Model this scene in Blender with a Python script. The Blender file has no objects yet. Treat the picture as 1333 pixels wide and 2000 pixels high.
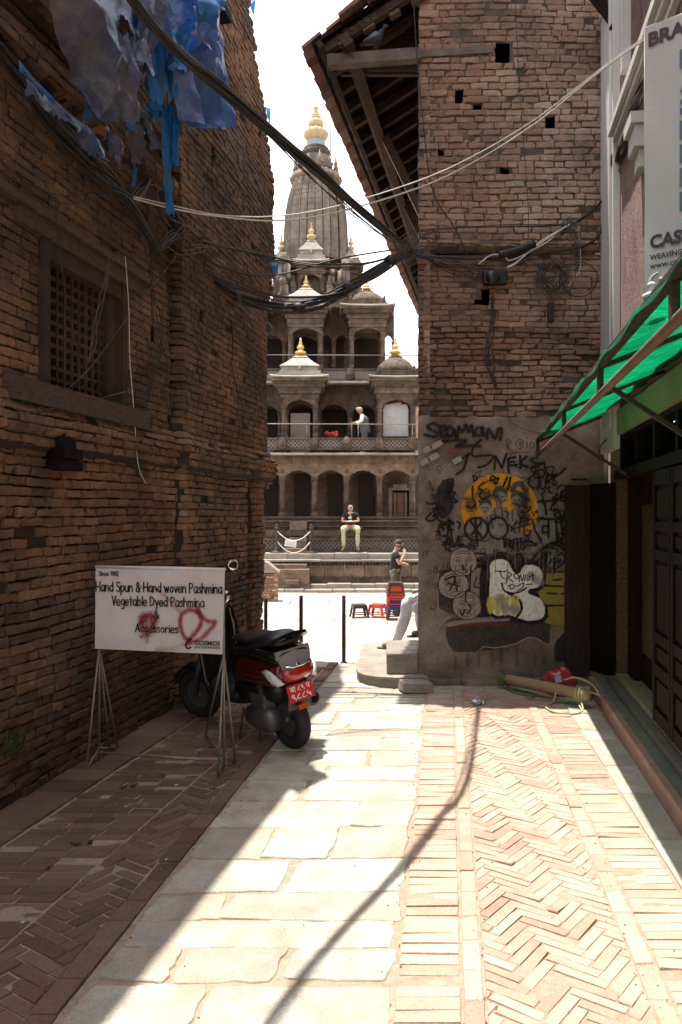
import bpy, bmesh, math, random
import numpy as np
from mathutils import Vector, Matrix
random.seed(7); RNG = np.random.default_rng(7)
C = bpy.context.scene.collection
scene = bpy.context.scene
# ------------------------------------------------------------------ camera, sky, sun, exposure
F = 1600.0; CAMZ = 1.70; HY = 1005.0; CX = 666.5
cam_d = bpy.data.cameras.new('camera'); cam = bpy.data.objects.new('camera', cam_d); C.objects.link(cam)
cam.location = (0, 0, CAMZ); cam.rotation_euler = (math.radians(90), 0, 0)
cam_d.sensor_fit = 'VERTICAL'; cam_d.sensor_height = 36.0; cam_d.lens = 36.0 * F / 2000.0
cam_d.shift_y = (HY - 1000.0) / 2000.0; cam_d.clip_start = 0.05; cam_d.clip_end = 3000
scene.camera = cam
SX, SY = 0.14, 0.12                                   # shadow drift per metre of height: +x, -y
sun_vec = Vector((-SX, SY, 1.0)).normalized()
SUN_EL = math.asin(sun_vec.z); SUN_AZ = math.atan2(sun_vec.x, sun_vec.y)
w = bpy.data.worlds.new('World'); scene.world = w; w.use_nodes = True
nt = w.node_tree; bg = nt.nodes['Background']
sky = nt.nodes.new('ShaderNodeTexSky'); sky.sky_type = 'NISHITA'; sky.sun_disc = False
sky.sun_elevation = SUN_EL; sky.sun_rotation = SUN_AZ
sky.air_density = 1.0; sky.dust_density = 1.0; sky.ozone_density = 1.0
hs = nt.nodes.new('ShaderNodeHueSaturation'); hs.inputs['Saturation'].default_value = 0.22; hs.inputs['Value'].default_value = 1.0
nt.links.new(sky.outputs[0], hs.inputs['Color']); nt.links.new(hs.outputs[0], bg.inputs[0]); bg.inputs[1].default_value = 0.15
sd = bpy.data.lights.new('sun', 'SUN'); sd.energy = 2.65; sd.angle = math.radians(0.53); sd.color = (1.0, 0.95, 0.87)
sun = bpy.data.objects.new('sun', sd); C.objects.link(sun)
sun.rotation_euler = (-sun_vec).to_track_quat('-Z', 'Y').to_euler()
sun.location = (0, 0, 30)
vs = scene.view_settings; vs.view_transform = 'Standard'; vs.look = 'None'; vs.gamma = 1.0; vs.exposure = 1.85
scene.cycles.max_bounces = 8; scene.cycles.diffuse_bounces = 5; scene.cycles.transparent_max_bounces = 24
scene.cycles.use_adaptive_sampling = True; scene.cycles.adaptive_threshold = 0.02
scene.cycles.use_denoising = True
# ------------------------------------------------------------------ coordinates read from the photograph
def P(px, py, d): return Vector(((px - CX) * d / F, d, CAMZ + (HY - py) * d / F))
def zg(y):                                            # ground height along the street
    return 0.0 if y < 9.5 else (-0.08 * (y - 9.5) if y < 17 else -0.6)
LWK = 2.888
def LW(px, py, off=0.0):                              # on the left wall plane (off = distance out of it)
    r = (px - CX) / F; d = (LWK - off) / (0.2 - r); return P(px, py, d)
def RWd(px, off=0.0):                                 # depth on the shop wall plane
    r = (px - CX) / F; return (1.282 - off) / (r - 0.168)
def RW(px, py, off=0.0): return P(px, py, RWd(px, off))
# ------------------------------------------------------------------ mesh builder
class MB:
    def __init__(s): s.v = []; s.f = []; s.m = []; s.sm = []; s.t = []
    def add(s, verts, faces, mi=0, smooth=False, tint=None):
        o = len(s.v); s.v += [tuple(p) for p in verts]
        s.t += [random.random() if tint is None else tint] * len(verts) if not isinstance(tint, (list, tuple)) else list(tint)
        for f in faces: s.f.append([o + i for i in f]); s.m.append(mi); s.sm.append(smooth)
        return s
    def box(s, x0, x1, y0, y1, z0, z1, mi=0, tint=None):
        v = [(x0,y0,z0),(x1,y0,z0),(x1,y1,z0),(x0,y1,z0),(x0,y0,z1),(x1,y0,z1),(x1,y1,z1),(x0,y1,z1)]
        return s.add(v, [(0,3,2,1),(4,5,6,7),(0,1,5,4),(1,2,6,5),(2,3,7,6),(3,0,4,7)], mi, False, random.random() if tint is None else tint)
    def obox(s, c, ax, ay, az, hx, hy, hz, mi=0, tint=None):   # oriented box: centre, unit axes, half sizes
        c = Vector(c); ax = Vector(ax)*hx; ay = Vector(ay)*hy; az = Vector(az)*hz
        v = [c-ax-ay-az,c+ax-ay-az,c+ax+ay-az,c-ax+ay-az,c-ax-ay+az,c+ax-ay+az,c+ax+ay+az,c-ax+ay+az]
        return s.add(v, [(0,3,2,1),(4,5,6,7),(0,1,5,4),(1,2,6,5),(2,3,7,6),(3,0,4,7)], mi, False, random.random() if tint is None else tint)
    def beam(s, a, b, w, h, up=(0,0,1), mi=0, tint=None):
        a = Vector(a); b = Vector(b); x = (b-a).normalized(); y = Vector(up).cross(x)
        if y.length < 1e-4: y = Vector((1,0,0))
        y.normalize(); z = x.cross(y)
        return s.obox((a+b)/2, x, y, z, (b-a).length/2, w/2, h/2, mi, tint)
    def bbox(s, x0, x1, y0, y1, z0, z1, b=0.01, mi=0, tint=None):   # box with chamfered edges
        bm = bmesh.new(); bmesh.ops.create_cube(bm, size=1.0)
        for p in bm.verts: p.co = Vector(((x0+x1)/2 + p.co.x*(x1-x0), (y0+y1)/2 + p.co.y*(y1-y0), (z0+z1)/2 + p.co.z*(z1-z0)))
        bmesh.ops.bevel(bm, geom=list(bm.edges), offset=b, segments=2, profile=0.5, affect='EDGES')
        return s.bm(bm, mi, False, tint)
    def bm(s, bm, mi=0, smooth=False, tint=None):
        bm.verts.index_update(); v = [p.co.copy() for p in bm.verts]; f = [[q.index for q in g.verts] for g in bm.faces]
        bm.free(); return s.add(v, f, mi, smooth, random.random() if tint is None else tint)
    def tube(s, pts, r, n=6, mi=0, smooth=True, cap=True, tint=None):
        pts = [Vector(p) for p in pts]; k = len(pts); rs = r if isinstance(r, (list, tuple)) else [r]*k
        vs = []; up = Vector((0,0,1)); prev = None
        for i, p in enumerate(pts):
            t = (pts[min(i+1,k-1)] - pts[max(i-1,0)])
            if t.length < 1e-9: t = Vector((0,0,1))
            t.normalize()
            if prev is None:
                a = up if abs(t.z) < .9 else Vector((1,0,0)); e1 = a.cross(t).normalized()
            else:
                e1 = prev - t*prev.dot(t)
                e1 = e1.normalized() if e1.length > 1e-6 else (up if abs(t.z)<.9 else Vector((1,0,0))).cross(t).normalized()
            prev = e1; e2 = t.cross(e1)
            for j in range(n):
                a = 2*math.pi*j/n; vs.append(p + (e1*math.cos(a) + e2*math.sin(a))*rs[i])
        fs = [(i*n+j, i*n+(j+1)%n, (i+1)*n+(j+1)%n, (i+1)*n+j) for i in range(k-1) for j in range(n)]
        if cap: fs += [tuple(range(n))[::-1], tuple((k-1)*n+j for j in range(n))]
        return s.add(vs, fs, mi, smooth, random.random() if tint is None else tint)
    def lathe(s, c, prof, n=16, mi=0, smooth=True, lobes=0, lob=0.0, square=False, tint=None, cap=True, rot=0.0):
        c = Vector(c); vs = []
        for r, z in prof:
            for j in range(n):
                a = 2*math.pi*j/n + rot + (math.pi/4 if square else 0)
                rr = r*(1+lob*math.cos(lobes*a)) if lobes else r
                if square: rr *= math.sqrt(2)
                vs.append(c + Vector((math.cos(a)*rr, math.sin(a)*rr, z)))
        k = len(prof)
        fs = [(i*n+j, i*n+(j+1)%n, (i+1)*n+(j+1)%n, (i+1)*n+j) for i in range(k-1) for j in range(n)]
        if cap: fs += [tuple(range(n))[::-1], tuple((k-1)*n+j for j in range(n))]
        return s.add(vs, fs, mi, smooth, random.random() if tint is None else tint)
    def loft(s, rings, mi=0, smooth=True, cap=True, tint=None):
        n = len(rings[0]); k = len(rings); vs = [p for r in rings for p in r]
        fs = [(i*n+j, i*n+(j+1)%n, (i+1)*n+(j+1)%n, (i+1)*n+j) for i in range(k-1) for j in range(n)]
        if cap: fs += [tuple(range(n))[::-1], tuple((k-1)*n+j for j in range(n))]
        return s.add(vs, fs, mi, smooth, random.random() if tint is None else tint)
    def prism(s, poly, a, mi=0, tint=None):             # poly: list of 3D points (planar), a: extrusion vector
        n = len(poly); a = Vector(a); v = [Vector(p) for p in poly]; v = v + [p+a for p in v]
        fs = [tuple(range(n))[::-1], tuple(range(n,2*n))] + [(i,(i+1)%n,n+(i+1)%n,n+i) for i in range(n)]
        return s.add(v, fs, mi, False, random.random() if tint is None else tint)
    def grid(s, rows, mi=0, smooth=True, tint=None, thick=0.0):
        k = len(rows); n = len(rows[0]); v = [p for r in rows for p in r]
        fs = [(i*n+j, i*n+j+1, (i+1)*n+j+1, (i+1)*n+j) for i in range(k-1) for j in range(n-1)]
        return s.add(v, fs, mi, smooth, random.random() if tint is None else tint)
    def sphere(s, c, r, n=10, m=7, mi=0, sc=(1,1,1), tint=None, R=None):
        c = Vector(c); prof = []; vs = []
        for i in range(m+1):
            t = math.pi*i/m
            for j in range(n):
                a = 2*math.pi*j/n; q = Vector((math.sin(t)*math.cos(a)*sc[0], math.sin(t)*math.sin(a)*sc[1], -math.cos(t)*sc[2]))*r
                if R is not None: q = R @ q
                vs.append(c+q)
        fs = [(i*n+j, i*n+(j+1)%n, (i+1)*n+(j+1)%n, (i+1)*n+j) for i in range(m) for j in range(n)]
        return s.add(vs, fs, mi, True, random.random() if tint is None else tint)
    def build(s, name, mats, parent=None, origin=None, attr=True, fix=True):
        me = bpy.data.meshes.new(name)
        o = bpy.data.objects.new(name, me); C.objects.link(o)
        off = Vector((0,0,0))
        if parent is not None:
            o.parent = parent
            q = parent
            while q is not None: off = off + Vector(q.location); q = q.parent
        elif origin is not None: o.location = origin; off = Vector(origin)
        if parent is not None and origin is not None: o.location = Vector(origin) - off; off = Vector(origin)
        V = np.array(s.v, dtype=np.float64).reshape(-1,3) - np.array(off)
        me.from_pydata(V.tolist(), [], s.f)
        for m in (mats if isinstance(mats, (list, tuple)) else [mats]): me.materials.append(m)
        me.polygons.foreach_set('material_index', s.m); me.polygons.foreach_set('use_smooth', s.sm)
        if attr:
            a = me.attributes.new('tint', 'FLOAT', 'POINT'); a.data.foreach_set('value', s.t)
        if fix:
            bm = bmesh.new(); bm.from_mesh(me); bmesh.ops.recalc_face_normals(bm, faces=bm.faces); bm.to_mesh(me); bm.free()
        me.update(); return o
def tag(o, label, cat, group=None, kind=None):
    if label: o['label'] = label
    if cat: o['category'] = cat
    if group: o['group'] = group
    if kind: o['kind'] = kind
    return o
def root(name, loc, label, cat, group=None, rz=0.0):
    o = bpy.data.objects.new(name, None); C.objects.link(o); o.location = loc; o.rotation_euler = (0,0,rz); o.empty_display_size = .2
    return tag(o, label, cat, group)
def struct(o): o['kind'] = 'structure'; return o
def copy_tree(o, parent=None):
    c = o.copy(); C.objects.link(c)
    if parent is not None: c.parent = parent
    for ch in list(o.children): copy_tree(ch, c)
    return c
def spline(pts, per=8):
    pts = [Vector(p) for p in pts]
    if len(pts) < 3: return pts
    q = [2*pts[0]-pts[1]] + pts + [2*pts[-1]-pts[-2]]; out = []
    for i in range(1, len(q)-2):
        for k in range(per):
            t = k/per; a,b,c,d = q[i-1],q[i],q[i+1],q[i+2]
            out.append(0.5*((2*b)+(c-a)*t+(2*a-5*b+4*c-d)*t*t+(3*b-a-3*c+d)*t*t*t))
    out.append(pts[-1]); return out
# ------------------------------------------------------------------ materials
def mat(name, cols, scale=6.0, rough=0.85, bump=0.25, bscale=70.0, metallic=0.0, tint=0.0, dirt=None, dscale=1.5, damt=0.5, tintramp=False, stretch=(1,1,1), coat=0.0, spec=0.35, bdist=0.01, trans=None, speck=0.0, blotch=0.0):
    m = bpy.data.materials.new(name); m.use_nodes = True; N = m.node_tree.nodes; L = m.node_tree.links
    b = N['Principled BSDF']; b.inputs['Roughness'].default_value = rough; b.inputs['Metallic'].default_value = metallic
    b.inputs['Specular IOR Level'].default_value = spec
    if coat: b.inputs['Coat Weight'].default_value = coat; b.inputs['Coat Roughness'].default_value = 0.08
    geo = N.new('ShaderNodeNewGeometry'); mp = N.new('ShaderNodeMapping'); mp.inputs['Scale'].default_value = stretch
    L.new(geo.outputs['Position'], mp.inputs['Vector'])
    n1 = N.new('ShaderNodeTexNoise'); n1.inputs['Scale'].default_value = scale; n1.inputs['Detail'].default_value = 8; n1.inputs['Roughness'].default_value = .62
    L.new(mp.outputs[0], n1.inputs['Vector'])
    rp = N.new('ShaderNodeValToRGB'); e = rp.color_ramp.elements
    while len(e) < len(cols): e.new(0.5)
    k = len(cols)
    for i, c in enumerate(cols):
        e[i].position = (0.3 + 0.4*i/max(1,k-1)) if not tintramp else i/max(1,k-1); e[i].color = (*c, 1)
    col = rp.outputs[0]
    at = N.new('ShaderNodeAttribute'); at.attribute_name = 'tint'
    if tintramp:                                       # colour per brick / slab, noise shifts it a little
        ma = N.new('ShaderNodeMath'); ma.operation = 'MULTIPLY_ADD'; L.new(n1.outputs[0], ma.inputs[0]); ma.inputs[1].default_value = .7; ma.inputs[2].default_value = -.35
        ad = N.new('ShaderNodeMath'); ad.operation = 'ADD'; L.new(at.outputs['Fac'], ad.inputs[0]); L.new(ma.outputs[0], ad.inputs[1]); L.new(ad.outputs[0], rp.inputs[0])
    else: L.new(n1.outputs[0], rp.inputs[0])
    if tint:
        mr = N.new('ShaderNodeMapRange'); mr.inputs['To Min'].default_value = 1-tint; mr.inputs['To Max'].default_value = 1+tint
        L.new(at.outputs['Fac'], mr.inputs['Value'])
        hv = N.new('ShaderNodeHueSaturation'); L.new(mr.outputs[0], hv.inputs['Value']); L.new(col, hv.inputs['Color']); col = hv.outputs[0]
    if dirt is not None:
        n2 = N.new('ShaderNodeTexNoise'); n2.inputs['Scale'].default_value = dscale; n2.inputs['Detail'].default_value = 10; n2.inputs['Roughness'].default_value = .7
        L.new(mp.outputs[0], n2.inputs['Vector'])
        r2 = N.new('ShaderNodeMapRange'); r2.inputs['From Min'].default_value = .42; r2.inputs['From Max'].default_value = .68; r2.inputs['To Max'].default_value = damt
        L.new(n2.outputs[0], r2.inputs['Value'])
        mx = N.new('ShaderNodeMixRGB'); mx.inputs[2].default_value = (*dirt, 1); L.new(r2.outputs[0], mx.inputs[0]); L.new(col, mx.inputs[1]); col = mx.outputs[0]
    for amt, fs, f0, f1 in ((speck, bscale*1.6, .32, .68), (blotch, .9, .3, .7)):
        if not amt: continue
        ns = N.new('ShaderNodeTexNoise'); ns.inputs['Scale'].default_value = fs; ns.inputs['Detail'].default_value = 5; ns.inputs['Roughness'].default_value = .7; L.new(mp.outputs[0], ns.inputs['Vector'])
        ms_ = N.new('ShaderNodeMapRange'); ms_.inputs['From Min'].default_value = f0; ms_.inputs['From Max'].default_value = f1; ms_.inputs['To Min'].default_value = 1-amt; ms_.inputs['To Max'].default_value = 1+amt; L.new(ns.outputs[0], ms_.inputs['Value'])
        hv2 = N.new('ShaderNodeHueSaturation'); L.new(ms_.outputs[0], hv2.inputs['Value']); L.new(col, hv2.inputs['Color']); col = hv2.outputs[0]
    L.new(col, b.inputs['Base Color'])
    if bump:
        n3 = N.new('ShaderNodeTexNoise'); n3.inputs['Scale'].default_value = bscale; n3.inputs['Detail'].default_value = 6; n3.inputs['Roughness'].default_value = .65
        L.new(mp.outputs[0], n3.inputs['Vector'])
        bp = N.new('ShaderNodeBump'); bp.inputs['Strength'].default_value = bump; bp.inputs['Distance'].default_value = bdist
        L.new(n3.outputs[0], bp.inputs['Height']); L.new(bp.outputs[0], b.inputs['Normal'])
    if trans:                                          # thin cloth that lets light through
        tr = N.new('ShaderNodeBsdfTranslucent'); sc_ = N.new('ShaderNodeMixRGB'); sc_.blend_type = 'MULTIPLY'; sc_.inputs[0].default_value = 1.0; sc_.inputs[2].default_value = (*[c/max(1e-4, k) for c, k in zip(trans[0], [max(q) for q in zip(*cols)])], 1); L.new(col, sc_.inputs[1]); L.new(sc_.outputs[0], tr.inputs[0])
        ms = N.new('ShaderNodeMixShader'); ms.inputs[0].default_value = trans[1]
        L.new(b.outputs[0], ms.inputs[1]); L.new(tr.outputs[0], ms.inputs[2]); L.new(ms.outputs[0], N['Material Output'].inputs[0])
    return m
def plain(name, c, rough=.6, metallic=0.0, coat=0.0, var=.15, spec=.4, bump=0.05):
    return mat(name, [tuple(x*(1-var) for x in c), tuple(min(1,x*(1+var)) for x in c)], 12, rough, bump, 90, metallic, coat=coat, spec=spec)
def spray(name, c, rough=.7, alpha=1.0):               # paint with an edge that fades (attribute 'tint' = cover)
    m = bpy.data.materials.new(name); m.use_nodes = True; N = m.node_tree.nodes; L = m.node_tree.links
    b = N['Principled BSDF']; b.inputs['Base Color'].default_value = (*c, 1); b.inputs['Roughness'].default_value = rough; b.inputs['Specular IOR Level'].default_value = .2
    at = N.new('ShaderNodeAttribute'); at.attribute_name = 'tint'
    geo = N.new('ShaderNodeNewGeometry'); n = N.new('ShaderNodeTexNoise'); n.inputs['Scale'].default_value = 30; n.inputs['Detail'].default_value = 8
    L.new(geo.outputs['Position'], n.inputs['Vector'])
    mr = N.new('ShaderNodeMapRange'); mr.inputs['From Min'].default_value = .3; mr.inputs['From Max'].default_value = .5; mr.inputs['To Min'].default_value = .68; L.new(n.outputs[0], mr.inputs['Value'])
    mu = N.new('ShaderNodeMath'); mu.operation = 'MULTIPLY'; L.new(at.outputs['Fac'], mu.inputs[0]); L.new(mr.outputs[0], mu.inputs[1])
    m2 = N.new('ShaderNodeMath'); m2.operation = 'MULTIPLY'; m2.inputs[1].default_value = alpha; L.new(mu.outputs[0], m2.inputs[0])
    L.new(m2.outputs[0], b.inputs['Alpha']); return m
M = {}
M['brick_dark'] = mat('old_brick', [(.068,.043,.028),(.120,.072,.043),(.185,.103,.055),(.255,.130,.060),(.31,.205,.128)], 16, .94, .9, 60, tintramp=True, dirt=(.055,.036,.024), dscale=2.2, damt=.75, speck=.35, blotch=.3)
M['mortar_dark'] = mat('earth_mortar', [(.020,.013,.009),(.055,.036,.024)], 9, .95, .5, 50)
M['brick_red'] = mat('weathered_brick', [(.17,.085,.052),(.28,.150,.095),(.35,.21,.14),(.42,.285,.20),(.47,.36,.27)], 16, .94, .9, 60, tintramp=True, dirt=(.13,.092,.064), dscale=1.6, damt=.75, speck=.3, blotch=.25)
M['mortar'] = mat('mud_mortar', [(.06,.042,.03),(.15,.11,.08)], 9, .95, .5, 50)
M['plaster'] = mat('old_plaster', [(.17,.128,.098),(.26,.20,.155),(.36,.295,.24)], 2.6, .93, .7, 45, dirt=(.085,.058,.042), dscale=2.4, damt=.95, speck=.25, blotch=.3)
M['slab'] = mat('paving_stone', [(.31,.285,.24),(.40,.37,.315),(.49,.455,.39)], 5, .85, .5, 60, tint=.26, dirt=(.35,.27,.19), dscale=2.8, damt=.85, speck=.2, blotch=.2)
M['sand'] = mat('sandy_joint', [(.26,.19,.135),(.40,.305,.225)], 20, .95, .6, 90, speck=.25)
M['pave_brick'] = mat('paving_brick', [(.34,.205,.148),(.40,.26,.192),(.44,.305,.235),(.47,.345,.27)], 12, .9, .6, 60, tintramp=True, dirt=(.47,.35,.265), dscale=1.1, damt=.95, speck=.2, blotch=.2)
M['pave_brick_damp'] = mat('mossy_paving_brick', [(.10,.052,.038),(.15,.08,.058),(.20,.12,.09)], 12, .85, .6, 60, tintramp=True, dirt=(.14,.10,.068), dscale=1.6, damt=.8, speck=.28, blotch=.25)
M['wood'] = mat('old_timber', [(.05,.032,.021),(.10,.065,.042),(.15,.10,.068)], 5, .85, .4, 40, stretch=(3,3,12), tint=.3)
M['wood_eave'] = mat('smoky_timber', [(.030,.019,.013),(.065,.042,.029)], 5, .85, .4, 40, tint=.4, speck=.25)
M['wood_grey'] = mat('weathered_timber', [(.10,.08,.06),(.19,.155,.12)], 6, .88, .4, 40, tint=.2)
M['wood_dark'] = mat('dark_timber', [(.007,.004,.003),(.014,.008,.0055)], 6, .7, .2, 40, tint=.25, spec=.08)
M['tile'] = mat('roof_tile', [(.12,.07,.052),(.22,.12,.085),(.28,.18,.135)], 9, .9, .4, 50, tintramp=True)
M['stone'] = mat('temple_stone', [(.060,.040,.027),(.118,.082,.057),(.175,.127,.090)], 5, .9, .9, 22, tint=.25, dirt=(.038,.027,.019), dscale=1.6, damt=.75, bdist=.04, speck=.4)
M['stone_warm'] = mat('temple_sandstone', [(.115,.074,.048),(.195,.132,.090),(.26,.185,.130)], 4, .9, .9, 22, tint=.25, dirt=(.075,.053,.037), dscale=1.6, damt=.65, bdist=.04, speck=.38)
M['stone_pale'] = mat('pale_stone', [(.24,.20,.165),(.33,.285,.24)], 5, .9, .6, 35, tint=.2, dirt=(.13,.105,.085), dscale=1.8, damt=.65, speck=.25)
M['gold'] = mat('old_gilt', [(.48,.31,.10),(.62,.42,.17)], 8, .42, .1, 60, metallic=.55)
M['ochre'] = mat('ochre_stone', [(.40,.28,.15),(.52,.39,.24)], 6, .8, .3, 40, dirt=(.28,.19,.11), dscale=2, damt=.5)
M['black'] = plain('black_plastic', (.012,.012,.013), .38, spec=.5)
M['gloss_black'] = plain('gloss_black_paint', (.008,.008,.009), .18, coat=.7, spec=.5, bump=0)
M['rubber'] = plain('rubber', (.018,.017,.016), .8)
M['cable'] = plain('black_cable', (.030,.026,.022), .6)
M['cable_grey'] = plain('grey_cable', (.10,.09,.08), .6)
M['cable_pale'] = plain('pale_cable', (.62,.56,.47), .5)
M['iron'] = mat('rusty_iron', [(.035,.026,.022),(.08,.052,.038)], 20, .75, .3, 120)
M['steel'] = mat('galvanised_tube', [(.20,.185,.165),(.33,.30,.27)], 18, .5, .2, 90, metallic=.6)
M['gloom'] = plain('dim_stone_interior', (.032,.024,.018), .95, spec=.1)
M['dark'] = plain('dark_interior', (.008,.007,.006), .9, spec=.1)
M['white_paint'] = mat('chalky_white_paint', [(.56,.54,.51),(.72,.70,.67)], 5, .85, .3, 60, dirt=(.36,.30,.25), dscale=2.5, damt=.55, stretch=(1,1,.4))
M['pink'] = mat('pink_roughcast', [(.25,.155,.135),(.36,.235,.205),(.42,.29,.255)], 4, .95, 1.0, 34, bdist=.05, stretch=(1,1,.55))
# ------------------------------------------------------------------ brick walls: every brick is real geometry
UF = [0, .05, .27, .5, .73, .95, 1.0]; VF = [0, .17, .83, 1.0]; NU = 7
def _btopo():
    f = []
    for j in range(3):
        for i in range(NU-1): a = j*NU+i; f.append((a, a+1, a+NU+1, a+NU))
    per = list(range(NU)) + [NU*2-1, NU*3-1] + list(range(NU*4-1, NU*3-1, -1)) + [NU*2, NU]; n = len(per)
    for k in range(n): f.append((per[k], NU*4+k, NU*4+(k+1)%n, per[(k+1)%n]))
    return f, per
BF, BPER = _btopo()
def brick_wall(O, U, N, u0f, u1f, v0, v1, course, blen, prof, holes=(), gap=.011, rnd=.006, round_=.012, miss=None, mort=-.022, deep=.07, wave=.006, tintf=None, mortf=None, caps=True, rsc=None):
    """returns (brick MB, mortar MB)"""
    O = Vector(O); U = Vector(U).normalized(); Nn = Vector(N).normalized()
    A = MB(); B = MB(); k = 0; nc = int(round((v1-v0)/course)); seed = random.random()*10
    inh = lambda u, v: any(h[0] <= u <= h[1] and h[2] <= v <= h[3] for h in holes)
    def pt(u, v, n): return (O.x+U.x*u+Nn.x*n, O.y+U.y*u+Nn.y*n, O.z+v)
    for k in range(nc):
        va = v0 + k*course; vb = va + course; vm = (va+vb)/2; ua, ub = u0f(vm, k), u1f(vm, k)
        wv = lambda u: wave*(math.sin(u*1.7+seed+k*.13)+.6*math.sin(u*4.1+k*.31))
        u = ua - random.random()*.4*blen*(1 if k % 2 else 0)
        while u < ub - .03:
            l = blen*random.choice((.55,.85,.95,1.0,1.05,1.15)); e = min(u+l, ub); s0 = max(u, ua)
            if ub - e < .05: e = ub
            if e - s0 < .03: u = e; continue
            segs = [(s0, e)]
            for h in holes:
                if h[2] < vm < h[3]:
                    ns = []
                    for a, b in segs:
                        if b <= h[0] or a >= h[1]: ns.append((a, b)); continue
                        if a < h[0]: ns.append((a, h[0]))
                        if b > h[1]: ns.append((h[1], b))
                    segs = ns
            for a, b in segs:
                if b-a < .03 or (miss and miss((a+b)/2, vm)): continue
                g = gap*random.uniform(.6,1.4); gh = g*random.uniform(.7,1.6); a2 = a+gh/2; b2 = b-gh/2; c2 = va+g*.45+random.uniform(-.003,.003); d2 = vb-g*.55+random.uniform(-.003,.003)
                q_ = 1.0 if rsc is None else rsc(vm); off = random.gauss(0, rnd)*q_ - (random.uniform(.008,.03)*q_ if random.random() < .04 else 0); chip = random.choice((0,1,2,3,9,9,9,9,9)); chd = random.uniform(.012,.03)*q_; tl = random.uniform(-.006,.006); tu = random.uniform(-.008,.008)
                vs = []
                for j in range(4):
                    for i in range(NU):
                        uu = a2+(b2-a2)*UF[i] + random.uniform(-.004,.004); vv = c2+(d2-c2)*VF[j] + random.uniform(-.005,.005)
                        edge = (i in (0,NU-1)) + (j in (0,3))
                        n = prof(uu, vv) + off + q_*(tl*(j-1.5)/1.5 + tu*(i-3)/3 + random.uniform(-.0035,.0035) - round_*edge*random.uniform(.3,1.3))
                        if chip < 4 and (i <= 1 if chip % 2 == 0 else i >= NU-2) and (j <= 1 if chip < 2 else j >= 2): n -= chd
                        vs.append(pt(uu, vv + wv(uu), n))
                pn = prof((a2+b2)/2, vm) - deep
                for q in BPER:
                    i, j = q % NU, q // NU; uu = a2+(b2-a2)*UF[i]; vv = c2+(d2-c2)*VF[j]; vs.append(pt(uu, vv+wv(uu), pn))
                t = random.random() if tintf is None else min(1, max(0, tintf((a+b)/2, vm)))
                A.add(vs, BF, 0, False, t)
            u = e
        # mortar strip of this course
        m = max(2, int((ub-ua)/.09)); us = [ua+.003+(ub-.012-ua)*i/m for i in range(m+1)]
        md = (lambda u_, v_: mort) if mortf is None else mortf
        for i in range(m):
            um = (us[i]+us[i+1])/2
            if inh(um, vm): continue
            B.add([pt(us[i], va, prof(us[i],va)+md(us[i],va)), pt(us[i+1], va, prof(us[i+1],va)+md(us[i+1],va)), pt(us[i+1], vb, prof(us[i+1],vb)+md(us[i+1],vb)), pt(us[i], vb, prof(us[i],vb)+md(us[i],vb))], [(0,1,2,3)])
        for ue in ((us[0], us[-1]) if caps else ()): B.add([pt(ue,va,0), pt(ue,vb,0), pt(ue,vb,-.6), pt(ue,va,-.6)], [(0,1,2,3)])
    for h in holes:                                      # sides and back of each hole
        a, b, c, d = h[:4]; dp = h[4] if len(h) > 4 else .3; q = prof((a+b)/2, (c+d)/2)-.015
        for u_ in (a, b): B.add([pt(u_,c,q), pt(u_,d,q), pt(u_,d,-dp), pt(u_,c,-dp)], [(0,1,2,3)])
        for v_ in (c, d): B.add([pt(a,v_,q), pt(b,v_,q), pt(b,v_,-dp), pt(a,v_,-dp)], [(0,1,2,3)])
        B.add([pt(a,c,-dp), pt(b,c,-dp), pt(b,d,-dp), pt(a,d,-dp)], [(0,1,2,3)], 1)
    return A, B
# ------------------------------------------------------------------ ground, street, plaza
from mathutils import noise as MN
def clip_poly(poly, lines):                             # lines: (point, inward normal)
    for (p, n) in lines:
        out = []; k = len(poly)
        for i in range(k):
            a, b = poly[i], poly[(i+1) % k]; da = (a[0]-p[0])*n[0]+(a[1]-p[1])*n[1]; db = (b[0]-p[0])*n[0]+(b[1]-p[1])*n[1]
            if da >= 0: out.append(a)
            if da*db < 0: t = da/(da-db); out.append((a[0]+(b[0]-a[0])*t, a[1]+(b[1]-a[1])*t))
        poly = out
        if len(poly) < 3: return []
    return poly
def slab(mb, poly, z, bev=.006, th=.04, tilt=.004, tint=None, jit=.002, drop=.004, smooth=False):
    bev *= .7; tilt *= .35; drop = .0025; jit *= .6
    if random.random() < .05: tilt *= 4
    n = len(poly); cx = sum(p[0] for p in poly)/n; cy = sum(p[1] for p in poly)/n
    tx, ty = random.gauss(0, tilt), random.gauss(0, tilt)
    def ins(p, d):
        v = Vector((p[0]-cx, p[1]-cy)); l = v.length or 1; return (cx+v.x*(1-d/l), cy+v.y*(1-d/l))
    vs = [(*p, z-th) for p in poly]
    vs += [(p[0], p[1], z-drop-bev*.6+tx*(p[0]-cx)*6+ty*(p[1]-cy)*6) for p in poly]
    for p in poly:
        q = ins(p, bev); vs.append((q[0], q[1], z+tx*(p[0]-cx)*6+ty*(p[1]-cy)*6+random.uniform(-jit,jit)))
    vs.append((cx, cy, z+random.uniform(-jit, jit)))
    fs = [(i, (i+1)%n, n+(i+1)%n, n+i) for i in range(n)] + [(n+i, n+(i+1)%n, 2*n+(i+1)%n, 2*n+i) for i in range(n)]
    fs += [(2*n+i, 2*n+(i+1)%n, 3*n) for i in range(n)]
    mb.add(vs, fs, 0, smooth, random.random() if tint is None else tint)
def fx(a, b): return lambda y: a + b*y
STL, STR = fx(-1.34, .141), fx(-.20, .130)              # stone strip edges
HBL, HBR = fx(.135, .131), fx(.70, .131)                # herringbone on the sunny side
GLINE = fx(-2.60, .20)                                  # groove beside the old brick wall
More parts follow.
